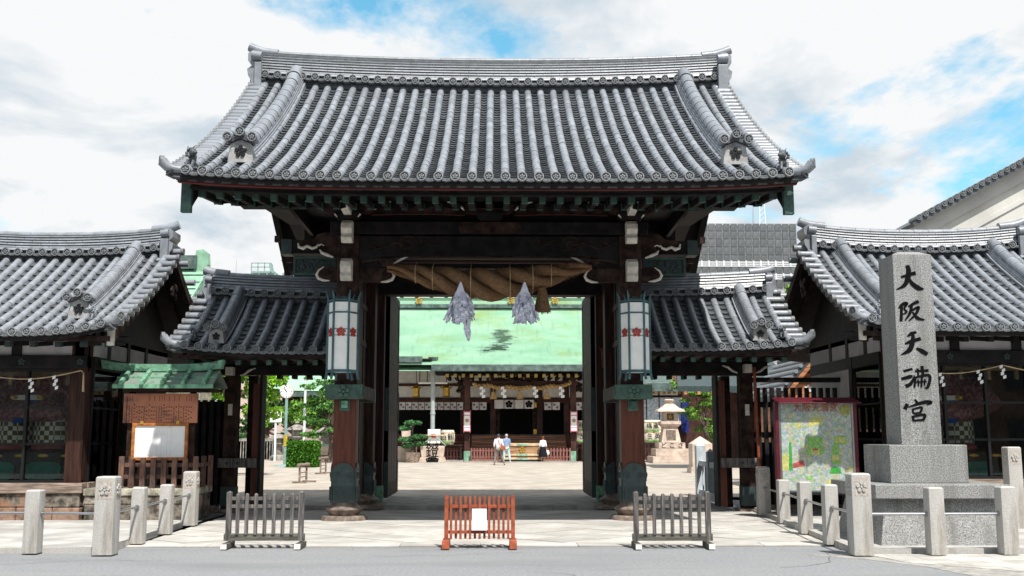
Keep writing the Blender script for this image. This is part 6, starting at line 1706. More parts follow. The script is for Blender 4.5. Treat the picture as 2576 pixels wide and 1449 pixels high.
# hanging bronze lanterns
def hang_lantern(u, v, label):
    q = P(u, v, 63.6)
    T = thing('hanging_lantern', label, 'lantern', q, 'gilt lanterns hung under the hall eaves')
    MB().lathe([(.10, -.36), (.26, -.33), (.22, -.28), (.22, .18), (.36, .20), (.30, .24), (.10, .36), (.03, .42)], q, 6).build('body', 'gold', T)
    for k in range(6):
        a_ = R(60 * k); d = Vector((math.cos(a_), math.sin(a_), 0))
        MB().tube([q + d * .33 + Vector((0, 0, .20)), q + d * .44 + Vector((0, 0, .32))], [.03, .015], 5).build('horn', 'gold', T)
    MB().tube([q + Vector((0, 0, .4)), Vector((q.x, q.y, zE(915, 63.6)))], .02, 5).build('chain', 'wood_dark', T)
hang_lantern(1047, 985, 'gilt hanging lantern over the bonsai, under the hall eaves')
hang_lantern(1123, 984, 'gilt hanging lantern between drainpipe and porch column')
# drainpipe
q = P(1089, 1000, 61.2)
DP = thing('drain_pipe', 'tall grey drainpipe with leaf-shaped head standing before the hall', 'pipe', (q.x, 61.2, CZ))
MB().tube([(q.x, 61.2, CZ), (q.x, 61.2, zE(912, 61.2))], .13, 12).build('pipe', 'grey_metal', DP, smooth=True)
for v in (960, 998, 1040): MB().lathe([(.16, -.05), (.16, .05)], (q.x, 61.2, zE(v, 61.2)), 12).build('band', 'grey_metal', DP)
MB().lathe([(.14, -.1), (.26, .1), (.30, .3)], (q.x, 61.2, zE(912, 61.2)), 12).build('hopper', 'mint_dark', DP)
for k in (-1, 1): MB().tube([(q.x, 61.2, zE(912, 61.2) + .2), (q.x + k * .3, 61.2, zE(905, 61.2) + .15)], [.1, .03], 6).build('hopper_leaf', 'mint_dark', DP)
MB().box(q.x - .85, q.x + .85, 61.15, 61.2, zE(966, 61.2), zE(962, 61.2)).build('cross_arm', 'plaster', DP)
# offering box
YO = 61.0
a, b = px(1266, 1130, YO), px(1362, 1130, YO)
OB = thing('offering_box', 'long wooden offering box with gilt plum crest before the hall steps', 'offering box', ((a + b) / 2, YO + .4, CZ))
MB().box(a, b, YO, YO + .9, CZ + .16, CZ + .95).build('box', 'box_wood', OB, bev=.02)
for z0, z1 in ((CZ + .93, CZ + 1.08), (CZ + .36, CZ + .48), (CZ + .14, CZ + .24)): MB().box(a - .05, b + .05, YO - .05, YO + .95, z0, z1).build('rail', 'pale_wood', OB, bev=.015)
MB().box(a - .1, b + .1, YO - .08, YO + .98, CZ, CZ + .13).build('base', 'black', OB)
crest(MB(), ((a + b) / 2, YO - .01, CZ + .72), .22, .04, 10).build('plum_crest', 'gold', OB)
for z in (CZ + 1.0, CZ + .42, CZ + .19): MB().box((a + b) / 2 - .3, (a + b) / 2 + .3, YO - .07, YO - .051, z - .05, z + .05).build('copper_fitting', 'copper_pale2', OB)
# picket fences at the foot of the hall
def low_pickets(u0, u1, label):
    Y = 61.9; a, b = px(u0, 1140, Y), px(u1, 1140, Y)
    T = thing('picket_fence', label, 'fence', ((a + b) / 2, Y, CZ), 'low red brown pickets at the hall foot')
    for z in (.25, .62): MB().box(a, b, Y + .03, Y + .08, CZ + z, CZ + z + .08).build('rail', 'picket_red', T)
    n = max(3, int((b - a) / .17))
    for i in range(n + 1):
        x = a + (b - a) * i / n; MB().box(x - .045, x + .045, Y - .02, Y + .028, CZ + .02, CZ + .80).build('picket', 'picket_red', T)
low_pickets(1186, 1252, 'red brown picket fence between porch column and the two standing men')
low_pickets(1370, 1434, 'red brown picket fence behind the woman in the black skirt')
low_pickets(1118, 1158, 'red brown picket fence beside the inscribed stone basin')
# stone water basin
YB = 60.2
a, b = px(1058, 1140, YB), px(1117, 1140, YB); z0, z1 = CZ, P(1090, 1122, YB).z
SB = thing('stone_basin', 'pale stone water basin with black carved character on low feet', 'basin', ((a + b) / 2, YB + .5, CZ))
MB().hexa([(a + .04, YB, CZ + .30), (b - .04, YB, CZ + .30), (b - .04, YB + .9, CZ + .30), (a + .04, YB + .9, CZ + .30), (a - .02, YB - .04, z1), (b + .02, YB - .04, z1), (b + .02, YB + .94, z1), (a - .02, YB + .94, z1)]).build('basin', 'pink_stone', SB, bev=.03)
for s_ in (0, 1):
    xx = a if s_ == 0 else b; k = 1 if s_ == 0 else -1
    MB().prism([(xx - k * .12, CZ), (xx + k * .35, CZ), (xx + k * .28, CZ + .22), (xx + k * .5, CZ + .30), (xx, CZ + .30)], 'y', YB - .05, YB + .9).build('foot', 'pink_stone', SB)
MB().box(a - .1, b + .1, YB - .2, YB + 1.1, CZ - .05, CZ + .02).build('pad', 'floor_stone', SB)
text_on('carved_character', '鐙', .85, ((a + b) / 2, YB - .045, (CZ + .3 + z1) / 2), 'ink', SB, sx=.9)
SG = thing('basin_sign', 'white and pink notice card standing over the stone basin with green cords', 'sign', P(1090, 1100, 60.95))
q = P(1092, 1104, 60.95)
MB().box(q.x - .36, q.x + .36, 60.93, 60.952, q.z - .25, q.z + .55).build('card', 'cloth_white', SG)
MB().box(q.x - .2, q.x + .1, 60.91, 60.929, q.z + .05, q.z + .3).build('pink_print', 'pink', SG)
MB().box(q.x - .75, q.x + .75, 60.75, 60.91, q.z + .18, q.z + .24).build('shelf', 'pale_wood', SG)
for k in (-1, 1): MB().tube([(q.x + k * .15, 60.8, q.z + .1), (q.x + k * .7, 60.65, z1 + .02)], .03, 5).build('cord', 'copper_pale2', SG)
for k in (-1, 1): MB().box(q.x + k * .3 - .03, q.x + k * .3 + .03, 60.953, 60.957, CZ, q.z + .2).build('leg', 'hall_wood', SG)
# sake barrels
def barrel(q, r, label, txt, mt='straw_white', parent_tbl=None):
    T = thing('sake_barrel', label, 'barrel', q, 'straw wrapped sake barrels')
    MB().lathe([(r * .86, -r), (r, -r * .6), (r * 1.04, 0), (r, r * .6), (r * .86, r)], q, 20).build('barrel', mt, T, smooth=True)
    for z in (-.62, .62): MB().lathe([(r * 1.03, z * r - .02), (r * 1.045, z * r), (r * 1.03, z * r + .02)], q, 20).build('band', 'rope_gold', T, smooth=True)
    text_on('lettering', txt, r * 1.0, (q.x, q.y - r * 1.05, q.z), 'ink', T)
    MB().box(q.x - r * .5, q.x + r * .5, q.y - r * 1.03, q.y - r * .9, q.z - r * .8, q.z - r * .55).build('green_mark', 'barrel_green', T)
q = P(1126, 1100, 61.8); barrel(Vector((q.x, q.y, q.z)), .42, 'straw sake barrel standing alone beside the basin sign', '白鶴')
TB = thing('barrel_stand', 'dark low stand carrying the single sake barrel beside the basin', 'stand', (q.x, 61.8, CZ))
MB().box(q.x - .9, q.x + .9, 61.4, 62.2, q.z - .50, q.z - .42).build('top', 'wood_dark', TB)
for k in (-.8, .8): MB().box(q.x + k - .05, q.x + k + .05, 61.45, 62.15, CZ, q.z - .5).build('leg', 'wood_dark', TB)
for (u, v, t) in ((1460, 1072, '寿'), (1477, 1072, '松'), (1460, 1100, '酒'), (1477, 1100, '宝')):
    q = P(u, v, 62.6); barrel(q, .33, 'straw sake barrel %s of the stack beside the porch column' % {1460: 'nearer the column, %s row', 1477: 'behind the door edge, %s row'}[u].replace('%s', 'upper' if v < 1080 else 'lower'), t)
for i, (u, v, t) in enumerate(((1631, 1072, '福'), (1648, 1072, '颪'), (1633, 1098, '生'), (1652, 1098, '英'))):
    q = P(u, v, 62.6); barrel(q, .36, 'straw sake barrel %s of the stack beside the stone lantern' % ('upper row, far from lantern', 'upper row, near the lantern', 'lower row, far from lantern', 'lower row, near the lantern')[i], t)
RK = thing('barrel_rack', 'dark slatted rack under the sake barrels beside the stone lantern', 'rack', (px(1640, 1130, 62.6), 62.6, CZ))
a, b = px(1612, 1120, 62.6), px(1668, 1120, 62.6); zq = P(1640, 1113, 62.6).z
MB().box(a, b, 62.2, 63.1, zq - .12, zq - .03).build('top', 'wood_dark', RK)
for k in range(5): MB().box(a + (b - a) * k / 4 - .05, a + (b - a) * k / 4 + .05, 62.2, 62.3, CZ, zq - .12).build('upright', 'wood_dark', RK)
for z in (.3, .6): MB().box(a, b, 62.22, 62.28, CZ + z, CZ + z + .07).build('slat', 'wood_dark', RK)
RK2 = thing('barrel_rack', 'dark slatted rack under the sake barrels beside the porch column', 'rack', (px(1468, 1130, 62.6), 62.6, CZ))
a, b = px(1450, 1120, 62.6), px(1490, 1120, 62.6)
MB().box(a, b, 62.2, 63.1, zq - .12, zq - .03).build('top', 'wood_dark', RK2)
for k in range(4): MB().box(a + (b - a) * k / 3 - .05, a + (b - a) * k / 3 + .05, 62.2, 62.3, CZ, zq - .12).build('upright', 'wood_dark', RK2)
# stone lantern
YL = G(1690, 1165, CZ).y + 1.1
q = P(1686, 1160, YL); LX = q.x
SLT = thing('stone_lantern', 'tall pale stone lantern on stepped inscribed base beside the sake barrels', 'stone lantern', (LX, YL, CZ))
zz_ = lambda v: P(1690, v, YL).z
hw_ = lambda u0, u1: (px(u1, 1100, YL) - px(u0, 1100, YL)) / 2
for (u0, u1, v0, v1) in ((1636, 1738, 1147, 1165), (1645, 1729, 1128, 1147), (1653, 1719, 1113, 1128)):
    w = hw_(u0, u1)
    MB().box(LX - w, LX + w, YL - w, YL + w, zz_(v1) if v1 < 1160 else CZ, zz_(v0) - .008).build('step', 'pink_stone', SLT, bev=.02)
wb, wt = hw_(1661, 1710), hw_(1668, 1703)
frus(LX - wb, LX + wb, YL - wb, YL + wb, zz_(1113), LX - wt, LX + wt, YL - wt, YL + wt, zz_(1075)).build('pedestal', 'pink_stone', SLT, bev=.02)
MB().box(LX - .26, LX + .26, YL - wb + .02, YL - wb + .12, zz_(1110), zz_(1082)).build('niche', 'base_stone', SLT)
ws = hw_(1659, 1709)
frus(LX - wt, LX + wt, YL - wt, YL + wt, zz_(1075), LX - ws, LX + ws, YL - ws, YL + ws, zz_(1068)).build('shelf', 'pink_stone', SLT)
MB().box(LX - ws, LX + ws, YL - ws, YL + ws, zz_(1068) + .002, zz_(1060)).build('shelf_top', 'pink_stone', SLT, bev=.02)
wf = hw_(1668, 1700)
fb_ = MB().box(LX - wf, LX + wf, YL - wf, YL + wf, zz_(1060), zz_(1036)).build('fire_box', 'pink_stone', SLT, bev=.02)
MB().box(LX - .19, LX + .19, YL - wf - .02, YL - wf + .02, zz_(1056), zz_(1041)).build('window', 'copper_dark', fb_)
crest(MB(), (LX, YL - wf - .021, zz_(1048)), .14, .03, 8).build('gold_crest', 'gold', fb_)
wr_ = hw_(1650, 1719) * 1.414
MB().lathe([(wr_, 0), (wr_ * .96, .08), (wr_ * .62, .22), (wr_ * .38, .40), (wr_ * .26, .46)], (LX, YL, zz_(1036)), 4, rot=math.pi / 4).build('roof', 'pink_stone', SLT)
MB().lathe([(.16, 0), (.20, .08), (.28, .16), (.30, .22), (.20, .28)], (LX, YL, zz_(1036) + .44), 16).build('finial', 'pink_stone', SLT, smooth=True)
for k, t in enumerate('どこさ'):
    text_on('inscription', t, .36, (LX + (k - 1) * .48, YL - hw_(1653, 1719) - .012, zz_(1121)), 'ink', SLT)
# bonsai pine in a tub
def leaves(m, c, rx, ry, rz, n, s, flat=0.0):
    for k in range(n):
        while True:
            d = Vector((random.uniform(-1, 1), random.uniform(-1, 1), random.uniform(-1, 1)))
            if .12 < d.length < 1: break
        d = d * (d.length ** -.45)
        p = Vector(c) + Vector((d.x * rx, d.y * ry, d.z * rz))
        a = Vector((random.gauss(0, 1), random.gauss(0, 1), random.gauss(0, 1))); a.z *= (1 - flat); a.normalize()
        b = a.cross(Vector((random.gauss(0, 1), random.gauss(0, 1), random.gauss(0, 1)))).normalized()
        l = s * random.uniform(.6, 1.25)
        m.add([p - a * l, p + b * l * .45, p + a * l, p - b * l * .45], [(0, 1, 2, 3)])
    return m
q = G(1036, 1164, CZ)
BN = thing('potted_pine', 'trained pine with layered pads in a wooden tub beside the stone basin', 'potted tree', (q.x, q.y + .4, CZ))
bx, by = q.x, q.y + .4
MB().lathe([(.42, 0), (.50, .55), (.46, .56)], (bx, by, CZ), 8).build('tub', 'wood_sill', BN)
MB().lathe([(.45, 0), (.45, .03)], (bx, by, CZ + .50), 8).build('soil', 'gravel_dark', BN)
MB().tube([(bx, by, CZ + .5), (bx + .05, by, CZ + 1.1), (bx - .06, by, CZ + 1.7), (bx + .03, by, CZ + 2.2)], [.12, .10, .08, .05], 8).build('trunk', 'bark', BN, smooth=True)
m = MB()
for (dx_, z, rx) in ((0, 2.25, .55), (-.45, 1.95, .42), (.3, 1.45, .5), (-.4, 1.30, .5), (.35, 1.05, .45), (-.3, .95, .35)): leaves(m, (bx + dx_, by, CZ + z), rx, rx * .9, .13, 420, .09)
m.build('crown', 'pine', BN, fix=False)
PT = thing('stone_planter', 'pale square stone planter block beside the potted pine', 'planter', (px(1018, 1140, 61.4), 61.4, CZ))
a, b = px(985, 1140, 61.0), px(1045, 1140, 61.0)
MB().box(a, b, 61.0, 62.2, CZ, P(1015, 1123, 61).z).build('block', 'pink_stone', PT, bev=.02)
m = MB(); frus(a + .6, b - .2, 61.2, 62.0, P(1015, 1123, 61).z, b - .9, b - .25, 61.4, 61.8, P(1015, 1072, 61).z).build('standing_stone', 'pink_stone', PT, bev=.06)

# ============================================================ people
def skin(name, parent, matn, verts, edges, radii, root=0, sub=2):
    off = WL[parent.name]
    me = bpy.data.meshes.new(name); me.from_pydata([Vector(v) - off for v in verts], edges, []); me.update()
    me.materials.append(M[matn])
    o = place(me, name, parent)
    sk = o.modifiers.new('skin', 'SKIN'); sk.use_smooth_shade = True
    lay = me.skin_vertices[0].data
    for i, r in enumerate(radii): lay[i].radius = (r, r) if not isinstance(r, tuple) else r; lay[i].use_root = (i == root)
    ss = o.modifiers.new('sub', 'SUBSURF'); ss.levels = sub; ss.render_levels = sub
    return o
def person(label, u, v, vtop, top, bottom, hair, build=1.0, stride=0.0, shoe='shoe_brown', skirt=False, lean=0.0, hairbun=False, arm=0.0):
    g0 = G(u, v, CZ); H = P(u, vtop, g0.y).z - CZ
    k = H / 1.72
    T = thing('person', label, 'person', g0, 'visitors standing before the hall')
    w = build
    J = lambda x, y, z: Vector((g0.x + x * k * w + lean * z * k, g0.y + y * k, CZ + z * k))
    # joints (figure faces +Y, seen from behind)
    pel = J(0, 0, .93); sp = J(0, .01, 1.15); ch = J(0, .0, 1.36); nk = J(0, .01, 1.47); hd = J(0, .03, 1.60); ht = J(0, .03, 1.67)
    hl, hr_ = J(-.095, 0, .88), J(.095, 0, .88)
    kl, kr = J(-.115 - stride * .25, .04, .49), J(.115 + stride * .4, .02 - stride * .1, .49)
    al, ar = J(-.12 - stride * .5, 0, .09), J(.12 + stride * .9, -.02 - stride * .2, .09)
    tl, tr = al + Vector((0, .15, -.05)) * k, ar + Vector((.05 * stride * 3, .15, -.05)) * k
    sl_, sr = J(-.175, 0, 1.38), J(.175, 0, 1.38)
    el_, er = J(-.235, -.02, 1.12), J(.235 + arm * .03, -.02, 1.12)
    wl_, wr = J(-.235, .10, .90), J(.24 + arm * .08, .08, .90)
    fl, fr_ = J(-.23, .14, .81), J(.245 + arm * .09, .11, .81)
    V = [pel, sp, ch, nk, hd, ht, hl, kl, al, tl, hr_, kr, ar, tr, sl_, el_, wl_, fl, sr, er, wr, fr_]
    E_ = [(0, 1), (1, 2), (2, 3), (3, 4), (4, 5), (0, 6), (6, 7), (7, 8), (8, 9), (0, 10), (10, 11), (11, 12), (12, 13), (2, 14), (14, 15), (15, 16), (16, 17), (2, 18), (18, 19), (19, 20), (20, 21)]
    rad = [(.13, .10), (.125, .10), (.13, .10), .055, (.085, .10), .07, .085, .058, .040, .035, .085, .058, .040, .035, .055, .042, .030, .028, .055, .042, .030, .028]
    rad = [tuple(q * k for q in r) if isinstance(r, tuple) else r * k for r in rad]
    body = skin('body', T, 'skin', V, E_, rad)
    # face and ears on the head
    for s_ in (-1, 1): MB().ell(hd + Vector((s_ * .082 * k, 0, 0)), .012 * k, .022 * k, .03 * k, 6, 5).build('ear', 'skin', body, smooth=True)
    MB().ell(hd + Vector((0, .105 * k, -.015 * k)), .014 * k, .02 * k, .025 * k, 6, 5).build('nose', 'skin', body, smooth=True)
    # fingers
    for (wq, fq, s_) in ((wl_, fl, -1), (wr, fr_, 1)):
        for i, (dy, L_) in enumerate(((-.028, .065), (-.010, .078), (.010, .075), (.028, .06))):
            p = fq + Vector((0, dy, -.01)) * k
            MB().tube([p, p + Vector((-s_ * .008, .004, -L_ * .55)) * k, p + Vector((-s_ * .022, .010, -L_)) * k], [.0095 * k, .009 * k, .007 * k], 5).build('finger', 'skin', body, smooth=True)
        p = wq + (fq - wq) * .45 + Vector((0, .03, 0)) * k
        MB().tube([p, p + Vector((-s_ * .005, .025, -.035)) * k, p + Vector((-s_ * .012, .03, -.065)) * k], [.011 * k, .010 * k, .008 * k], 5).build('thumb', 'skin', body, smooth=True)
    # clothes
    q = J(0, 0, 1.0)
    skin('shirt', T, top, [J(0, 0, .92), sp, ch, J(0, .01, 1.455), sl_, el_, (el_ + wl_) / 2 if top == 'shirt_white' else el_ + Vector((0, .01, -.03)), sr, er, (er + wr) / 2 if top == 'shirt_white' else er + Vector((0, .01, -.03))],
         [(0, 1), (1, 2), (2, 3), (2, 4), (4, 5), (5, 6), (2, 7), (7, 8), (8, 9)], [(.165 * k * w, .125 * k), (.155 * k * w, .12 * k), (.165 * k * w, .12 * k), .07 * k, .085 * k, .062 * k, .055 * k, .085 * k, .062 * k, .055 * k], 1)
    if skirt:
        MB().lathe([(.30 * k, .36 * k), (.285 * k, .55 * k), (.22 * k, .85 * k), (.165 * k, 1.02 * k), (.16 * k, 1.04 * k)], (g0.x, g0.y, CZ), 22).build('skirt', bottom, T, smooth=True)
    else:
        skin('trousers', T, bottom, [J(0, 0, .97), hl, kl, al + Vector((0, 0, .02)), hr_, kr, ar + Vector((0, 0, .02))], [(0, 1), (1, 2), (2, 3), (0, 4), (4, 5), (5, 6)], [(.155 * k * w, .12 * k), .105 * k, .080 * k, .066 * k, .105 * k, .080 * k, .066 * k], 0)
    for a_, t_ in ((al, tl), (ar, tr)):
        MB().ell((a_ + t_) / 2 + Vector((0, -.01, -.02 * k)), .048 * k, .135 * k, .045 * k, 10, 6).build('shoe', shoe, T, smooth=True)
    hc = hd + Vector((0, -.012, .025)) * k
    m = MB().ell(hc, .092 * k, .112 * k, .108 * k, 14, 9)
    if hairbun: m.ell(hc + Vector((0, -.10, .03)) * k, .05 * k, .05 * k, .05 * k, 10, 7)
    m.build('hair', hair, T, smooth=True)
    return T, J, k
T, J, k = person('man in white shirt and grey trousers with brown shoulder bag before the hall', 1254, 1170, 1092, 'shirt_white', 'trouser_grey', 'hair_dark', 1.0, .22)
b_ = MB().box(J(.10, 0, 0).x, J(.40, 0, 0).x, J(0, -.26, 0).y, J(0, -.14, 0).y, J(0, 0, .84).z, J(0, 0, 1.08).z).build('shoulder_bag', 'bag_leather', T, bev=.03)
MB().tube([J(.12, -.2, 1.08), J(.02, -.15, 1.3), J(-.02, -.05, 1.46), J(-.02, .1, 1.44)], .016, 6).build('bag_strap', 'bag_leather', b_)
person('older man in blue shirt and pale jeans beside the man with the bag', 1274, 1164, 1092, 'shirt_blue', 'jeans_pale', 'hair_grey', 1.0, .12, 'plaster', arm=-.5)
T, J, k = person('woman in white blouse and long black skirt facing the hall', 1366, 1163, 1098, 'shirt_white', 'skirt_black', 'hair_auburn', .88, 0, 'skin', True, 0, True)
b_ = MB().ell(J(.36, 0, .62), .11, .06, .15, 10, 8).build('handbag', 'plaster', T, smooth=True)
MB().tube([J(.30, 0, .70), J(.27, .05, .85), J(.27, .1, .83), J(.36, 0, .74)], .012, 6).build('bag_handle', 'plaster', b_)
# ============================================================ courtyard: left side
def ground_at(u, v): return G(u, v, CZ)
q = ground_at(716, 1173)
CK = thing('clock_pole', 'round white clock on a pale green pole beside the clipped hedge', 'clock', q)
zc = P(718, 985, q.y).z; s_ = .0006
MB().tube([(q.x, q.y, CZ), (q.x, q.y, zc - .2)], .075, 10).build('pole', 'pole_green', CK, smooth=True)
MB().tube([(q.x, q.y, CZ + 1.0), (q.x, q.y, CZ + 1.55)], .10, 10).build('yellow_band', 'map_yellow2', CK, smooth=True)
MB().lathe([(.55, 0), (.5, .04), (.12, .10)], (q.x, q.y, CZ), 16).build('foot', 'pole_green', CK)
rc = 17.0 / FPX * q.y
MB().cyl((q.x, q.y, zc), 'y', rc, .16, 32).build('case', 'sand_wall', CK, smooth=True)
fc = MB().cyl((q.x, q.y - .085, zc), 'y', rc * .9, .012, 32).build('dial', 'paper', CK, smooth=True)
m = MB()
for i in range(12):
    a_ = R(30 * i); m.box(q.x + rc * .74 * math.sin(a_) - .02, q.x + rc * .74 * math.sin(a_) + .02, q.y - .098, q.y - .0925, zc + rc * .74 * math.cos(a_) - .03, zc + rc * .74 * math.cos(a_) + .03)
m.build('hour_marks', 'ink', fc)
for ang, L_, w in ((327.5, .50, .020), (330, .80, .014)):
    a_ = R(ang); d = Vector((math.sin(a_), 0, math.cos(a_))) * rc * L_; c0 = Vector((q.x, q.y - .10, zc))
    MB().tube([c0 - d * .15, c0 + d], w, 5).build('hand', 'ink', fc)
q = ground_at(765, 1118); q = Vector((px(765, 1100, 62), 62, CZ))
FP = thing('flag_pole', 'slender white metal flagpole rising behind the clipped hedge', 'pole', q)
MB().tube([(q.x, q.y, CZ), (q.x, q.y, 9.0)], [.09, .06], 10).build('shaft', 'white_metal', FP, smooth=True)
MB().lathe([(.2, 0), (.16, .12)], (q.x, q.y, CZ), 12).build('collar', 'white_metal', FP)
MB().ell((q.x, q.y, 9.06), .1, .1, .1).build('ball', 'white_metal', FP, smooth=True)
# clipped hedge
a, b = ground_at(720, 1176), ground_at(795, 1176)
HG = thing('hedge', 'clipped box of bright green hedge beside the clock pole', 'hedge', ((a.x + b.x) / 2, a.y + .6, CZ))
zt_ = P(757, 1113, a.y).z
MB().box(a.x + .12, b.x - .12, a.y + .12, a.y + 1.1, CZ, zt_ - .12).build('branches', 'leaf_dark', HG)
m = MB()
for k in range(11000):
    f = random.random()
    if f < .62: p = Vector((random.uniform(a.x, b.x), a.y + random.gauss(.03, .06), random.uniform(CZ, zt_)))
    elif f < .85: p = Vector((random.uniform(a.x, b.x), random.uniform(a.y, a.y + 1.2), zt_ + random.gauss(-.03, .05)))
    else: p = Vector((random.choice((a.x, b.x)), random.uniform(a.y, a.y + 1.2), random.uniform(CZ, zt_)))
    n1 = Vector((random.gauss(0, 1), random.gauss(0, 1), random.gauss(0, 1))).normalized(); n2 = n1.cross(Vector((random.random(), random.random(), random.random()))).normalized(); l = random.uniform(.04, .075)
    m.add([p - n1 * l, p + n2 * l * .5, p + n1 * l, p - n2 * l * .5], [(0, 1, 2, 3)])
m.build('foliage', 'hedge', HG, fix=False)
# trestle stands with rounded top
def trestle(u, v, vt, label):
    g0 = ground_at(u, v); H = P(u, vt, g0.y).z
    T = thing('trestle_stand', label, 'stand', g0, 'small timber trestles in the courtyard')
    for d in (0, .8):
        MB().box(g0.x - .03 + d * .10, g0.x + .03 + d * .10, g0.y + d - .03, g0.y + d + .03, CZ, H - .05).build('leg', 'wood_sill', T)
        MB().box(g0.x - .22 + d * .22, g0.x + .22 + d * .22, g0.y + d - .05, g0.y + d + .05, CZ, CZ + .06).build('foot', 'wood_sill', T)
    MB().tube([(g0.x - .02, g0.y - .12, H - .04), (g0.x + .12, g0.y + .95, H - .04)], .055, 10).build('top_log', 'wood_sill', T, smooth=True)
    for z in (.2, .34): MB().tube([(g0.x, g0.y, CZ + z), (g0.x + .08, g0.y + .8, CZ + z)], .02, 6).build('bar', 'wood_sill', T)
trestle(753, 1216, 1167, 'small timber trestle standing in the gravel before the hedge')
trestle(806, 1193, 1150, 'small timber trestle beside the red column, farther from the street')
# sign, stone lanterns and balustrade, far left
q = Vector((px(694, 1048, 64), 64, CZ))
TS = thing('temple_sign', 'white notice board on a post left of the clock', 'sign', q)
MB().box(px(680, 1048, 64), px(709, 1048, 64), 63.95, 64, P(694, 1062, 64).z, P(694, 1035, 64).z).build('board', 'paper', TS)
MB().box(q.x - .06, q.x + .06, 64.0, 64.1, CZ, P(694, 1040, 64).z).build('post', 'white_metal', TS)
MB().box(q.x - .1, q.x + .15, 63.93, 63.949, P(694, 1044, 64).z, P(694, 1040, 64).z).build('red_mark', 'map_red', TS)
def stone_lamp(u, v, vt, label, Y=None):
    g0 = ground_at(u, v) if Y is None else Vector((px(u, v, Y), Y, CZ)); H = P(u, vt, g0.y).z - CZ
    T = thing('garden_lantern', label, 'stone lantern', g0, 'weathered stone lanterns in the garden')
    k = H / 2.6
    MB().lathe([(.55, 0), (.52, .25), (.34, .32)], g0, 6).build('base', 'shrine_stone', T)
    MB().lathe([(.24, .3 * k), (.20, .8 * k), (.24, 1.35 * k)], g0, 12).build('shaft', 'shrine_stone', T, smooth=True)
    MB().lathe([(.30, 1.35 * k), (.50, 1.5 * k), (.50, 1.58 * k)], g0, 6).build('shelf', 'shrine_stone', T)
    MB().lathe([(.34, 1.58 * k), (.34, 1.98 * k)], g0, 6).build('fire_box', 'shrine_stone', T)
    MB().lathe([(.70, 1.98 * k), (.62, 2.08 * k), (.25, 2.3 * k), (.12, 2.35 * k)], g0, 6).build('roof', 'shrine_stone', T)
    MB().lathe([(.10, 2.33 * k), (.17, 2.45 * k), (.02, 2.6 * k)], g0, 10).build('finial', 'shrine_stone', T, smooth=True)
stone_lamp(701, 1130, 1085, 'weathered garden lantern left of the clock pole, shorter one', 66)
stone_lamp(746, 1140, 1058, 'weathered garden lantern behind the hedge and flagpole', 66)
stone_lamp(820, 1140, 1065, 'weathered garden lantern half hidden by the red column', 64)
BL = thing('stone_balustrade', 'stone post balustrade with green rail behind the hedge', 'balustrade', (px(815, 1150, 61), 61, CZ))
a, b = px(796, 1140, 61), px(860, 1140, 61)
for k in range(8):
    x = a + (b - a) * k / 7; MB().box(x - .12, x + .12, 60.9, 61.1, CZ, P(800, 1122, 61).z).build('post', 'pink_stone', BL, bev=.02)
MB().box(a - .15, b, 60.88, 61.12, P(800, 1122, 61).z, P(800, 1117, 61).z).build('rail', 'copper_pale2', BL)
MB().box(a - .15, b, 60.9, 61.1, CZ + .25, CZ + .4).build('lower_rail', 'pink_stone', BL)
BL2 = thing('stone_balustrade', 'grey stone balustrade far left behind the clock pole', 'balustrade', (px(680, 1140, 68), 68, CZ))
a, b = px(560, 1140, 68), px(712, 1140, 68)
for k in range(24):
    x = a + (b - a) * k / 23; MB().box(x - .14, x + .14, 67.9, 68.1, CZ, P(690, 1110, 68).z).build('post', 'shrine_stone', BL2)
MB().box(a, b, 67.88, 68.12, P(690, 1110, 68).z, P(690, 1103, 68).z).build('rail', 'shrine_stone', BL2)
# ============================================================ trees
def tree(name, label, g0, H, trunk_r, blobs, nleaf, ls, mt, cat='tree', group=None, trunk_top=None):
    T = thing(name, label, cat, g0, group)
    tt = trunk_top or H * .6
    x, y, z = g0
    MB().tube([(x, y, z - .1), (x + .15, y, z + tt * .35), (x - .1, y + .1, z + tt * .7), (x + .1, y, z + tt)], [trunk_r, trunk_r * .8, trunk_r * .6, trunk_r * .35], 9).build('trunk', 'bark', T, smooth=True)
    m = MB(); L_ = MB()
    for (dx_, dy_, dz_, rx, ry, rz) in blobs:
        L_.tube([(x, y, z + tt * .6), (x + dx_ * .5, y + dy_ * .5, z + (tt * .6 + dz_) / 2), (x + dx_ * .85, y + dy_ * .85, z + dz_ - rz * .3)], [trunk_r * .4, trunk_r * .25, trunk_r * .1], 6)
        n = int(nleaf * rx * rz / sum(b[3] * b[5] for b in blobs))
        for c in range(max(3, n // 60)):
            a_ = Vector((random.gauss(0, .55), random.gauss(0, .55), random.gauss(0, .55)))
            leaves(m, (x + dx_ + a_.x * rx, y + dy_ + a_.y * ry, z + dz_ + a_.z * rz), rx * .38, ry * .38, rz * .32, 60, ls)
    L_.build('limbs', 'bark', T, smooth=True)
    m.build('crown', mt, T, fix=False)
    return T
def rblobs(n, R_, H0, H1, sx=1.0):
    return [(random.uniform(-R_, R_) * sx, random.uniform(-R_, R_) * .7, random.uniform(H0, H1), random.uniform(.35, .6) * R_, random.uniform(.35, .55) * R_, random.uniform(.25, .45) * R_) for k in range(n)]
def T_at(u, Y): return Vector((px(u, 1100, Y), Y, CZ))
tree('camphor_tree', 'bright leafy tree behind the clock, above the clipped hedge', T_at(742, 72), 4.4, .35, rblobs(9, 1.9, 2.3, 3.7), 5200, .16, 'leaf')
tree('camphor_tree', 'leafy tree rising behind the green tiled shrine roof', T_at(735, 92), 8.5, .4, rblobs(7, 1.6, 6.0, 7.8), 3600, .22, 'leaf')
tree('shade_tree', 'leafy tree at the far left edge of the side gate opening', T_at(668, 74), 5, .3, rblobs(7, 1.8, 1.2, 3.8), 3600, .17, 'leaf_dark')
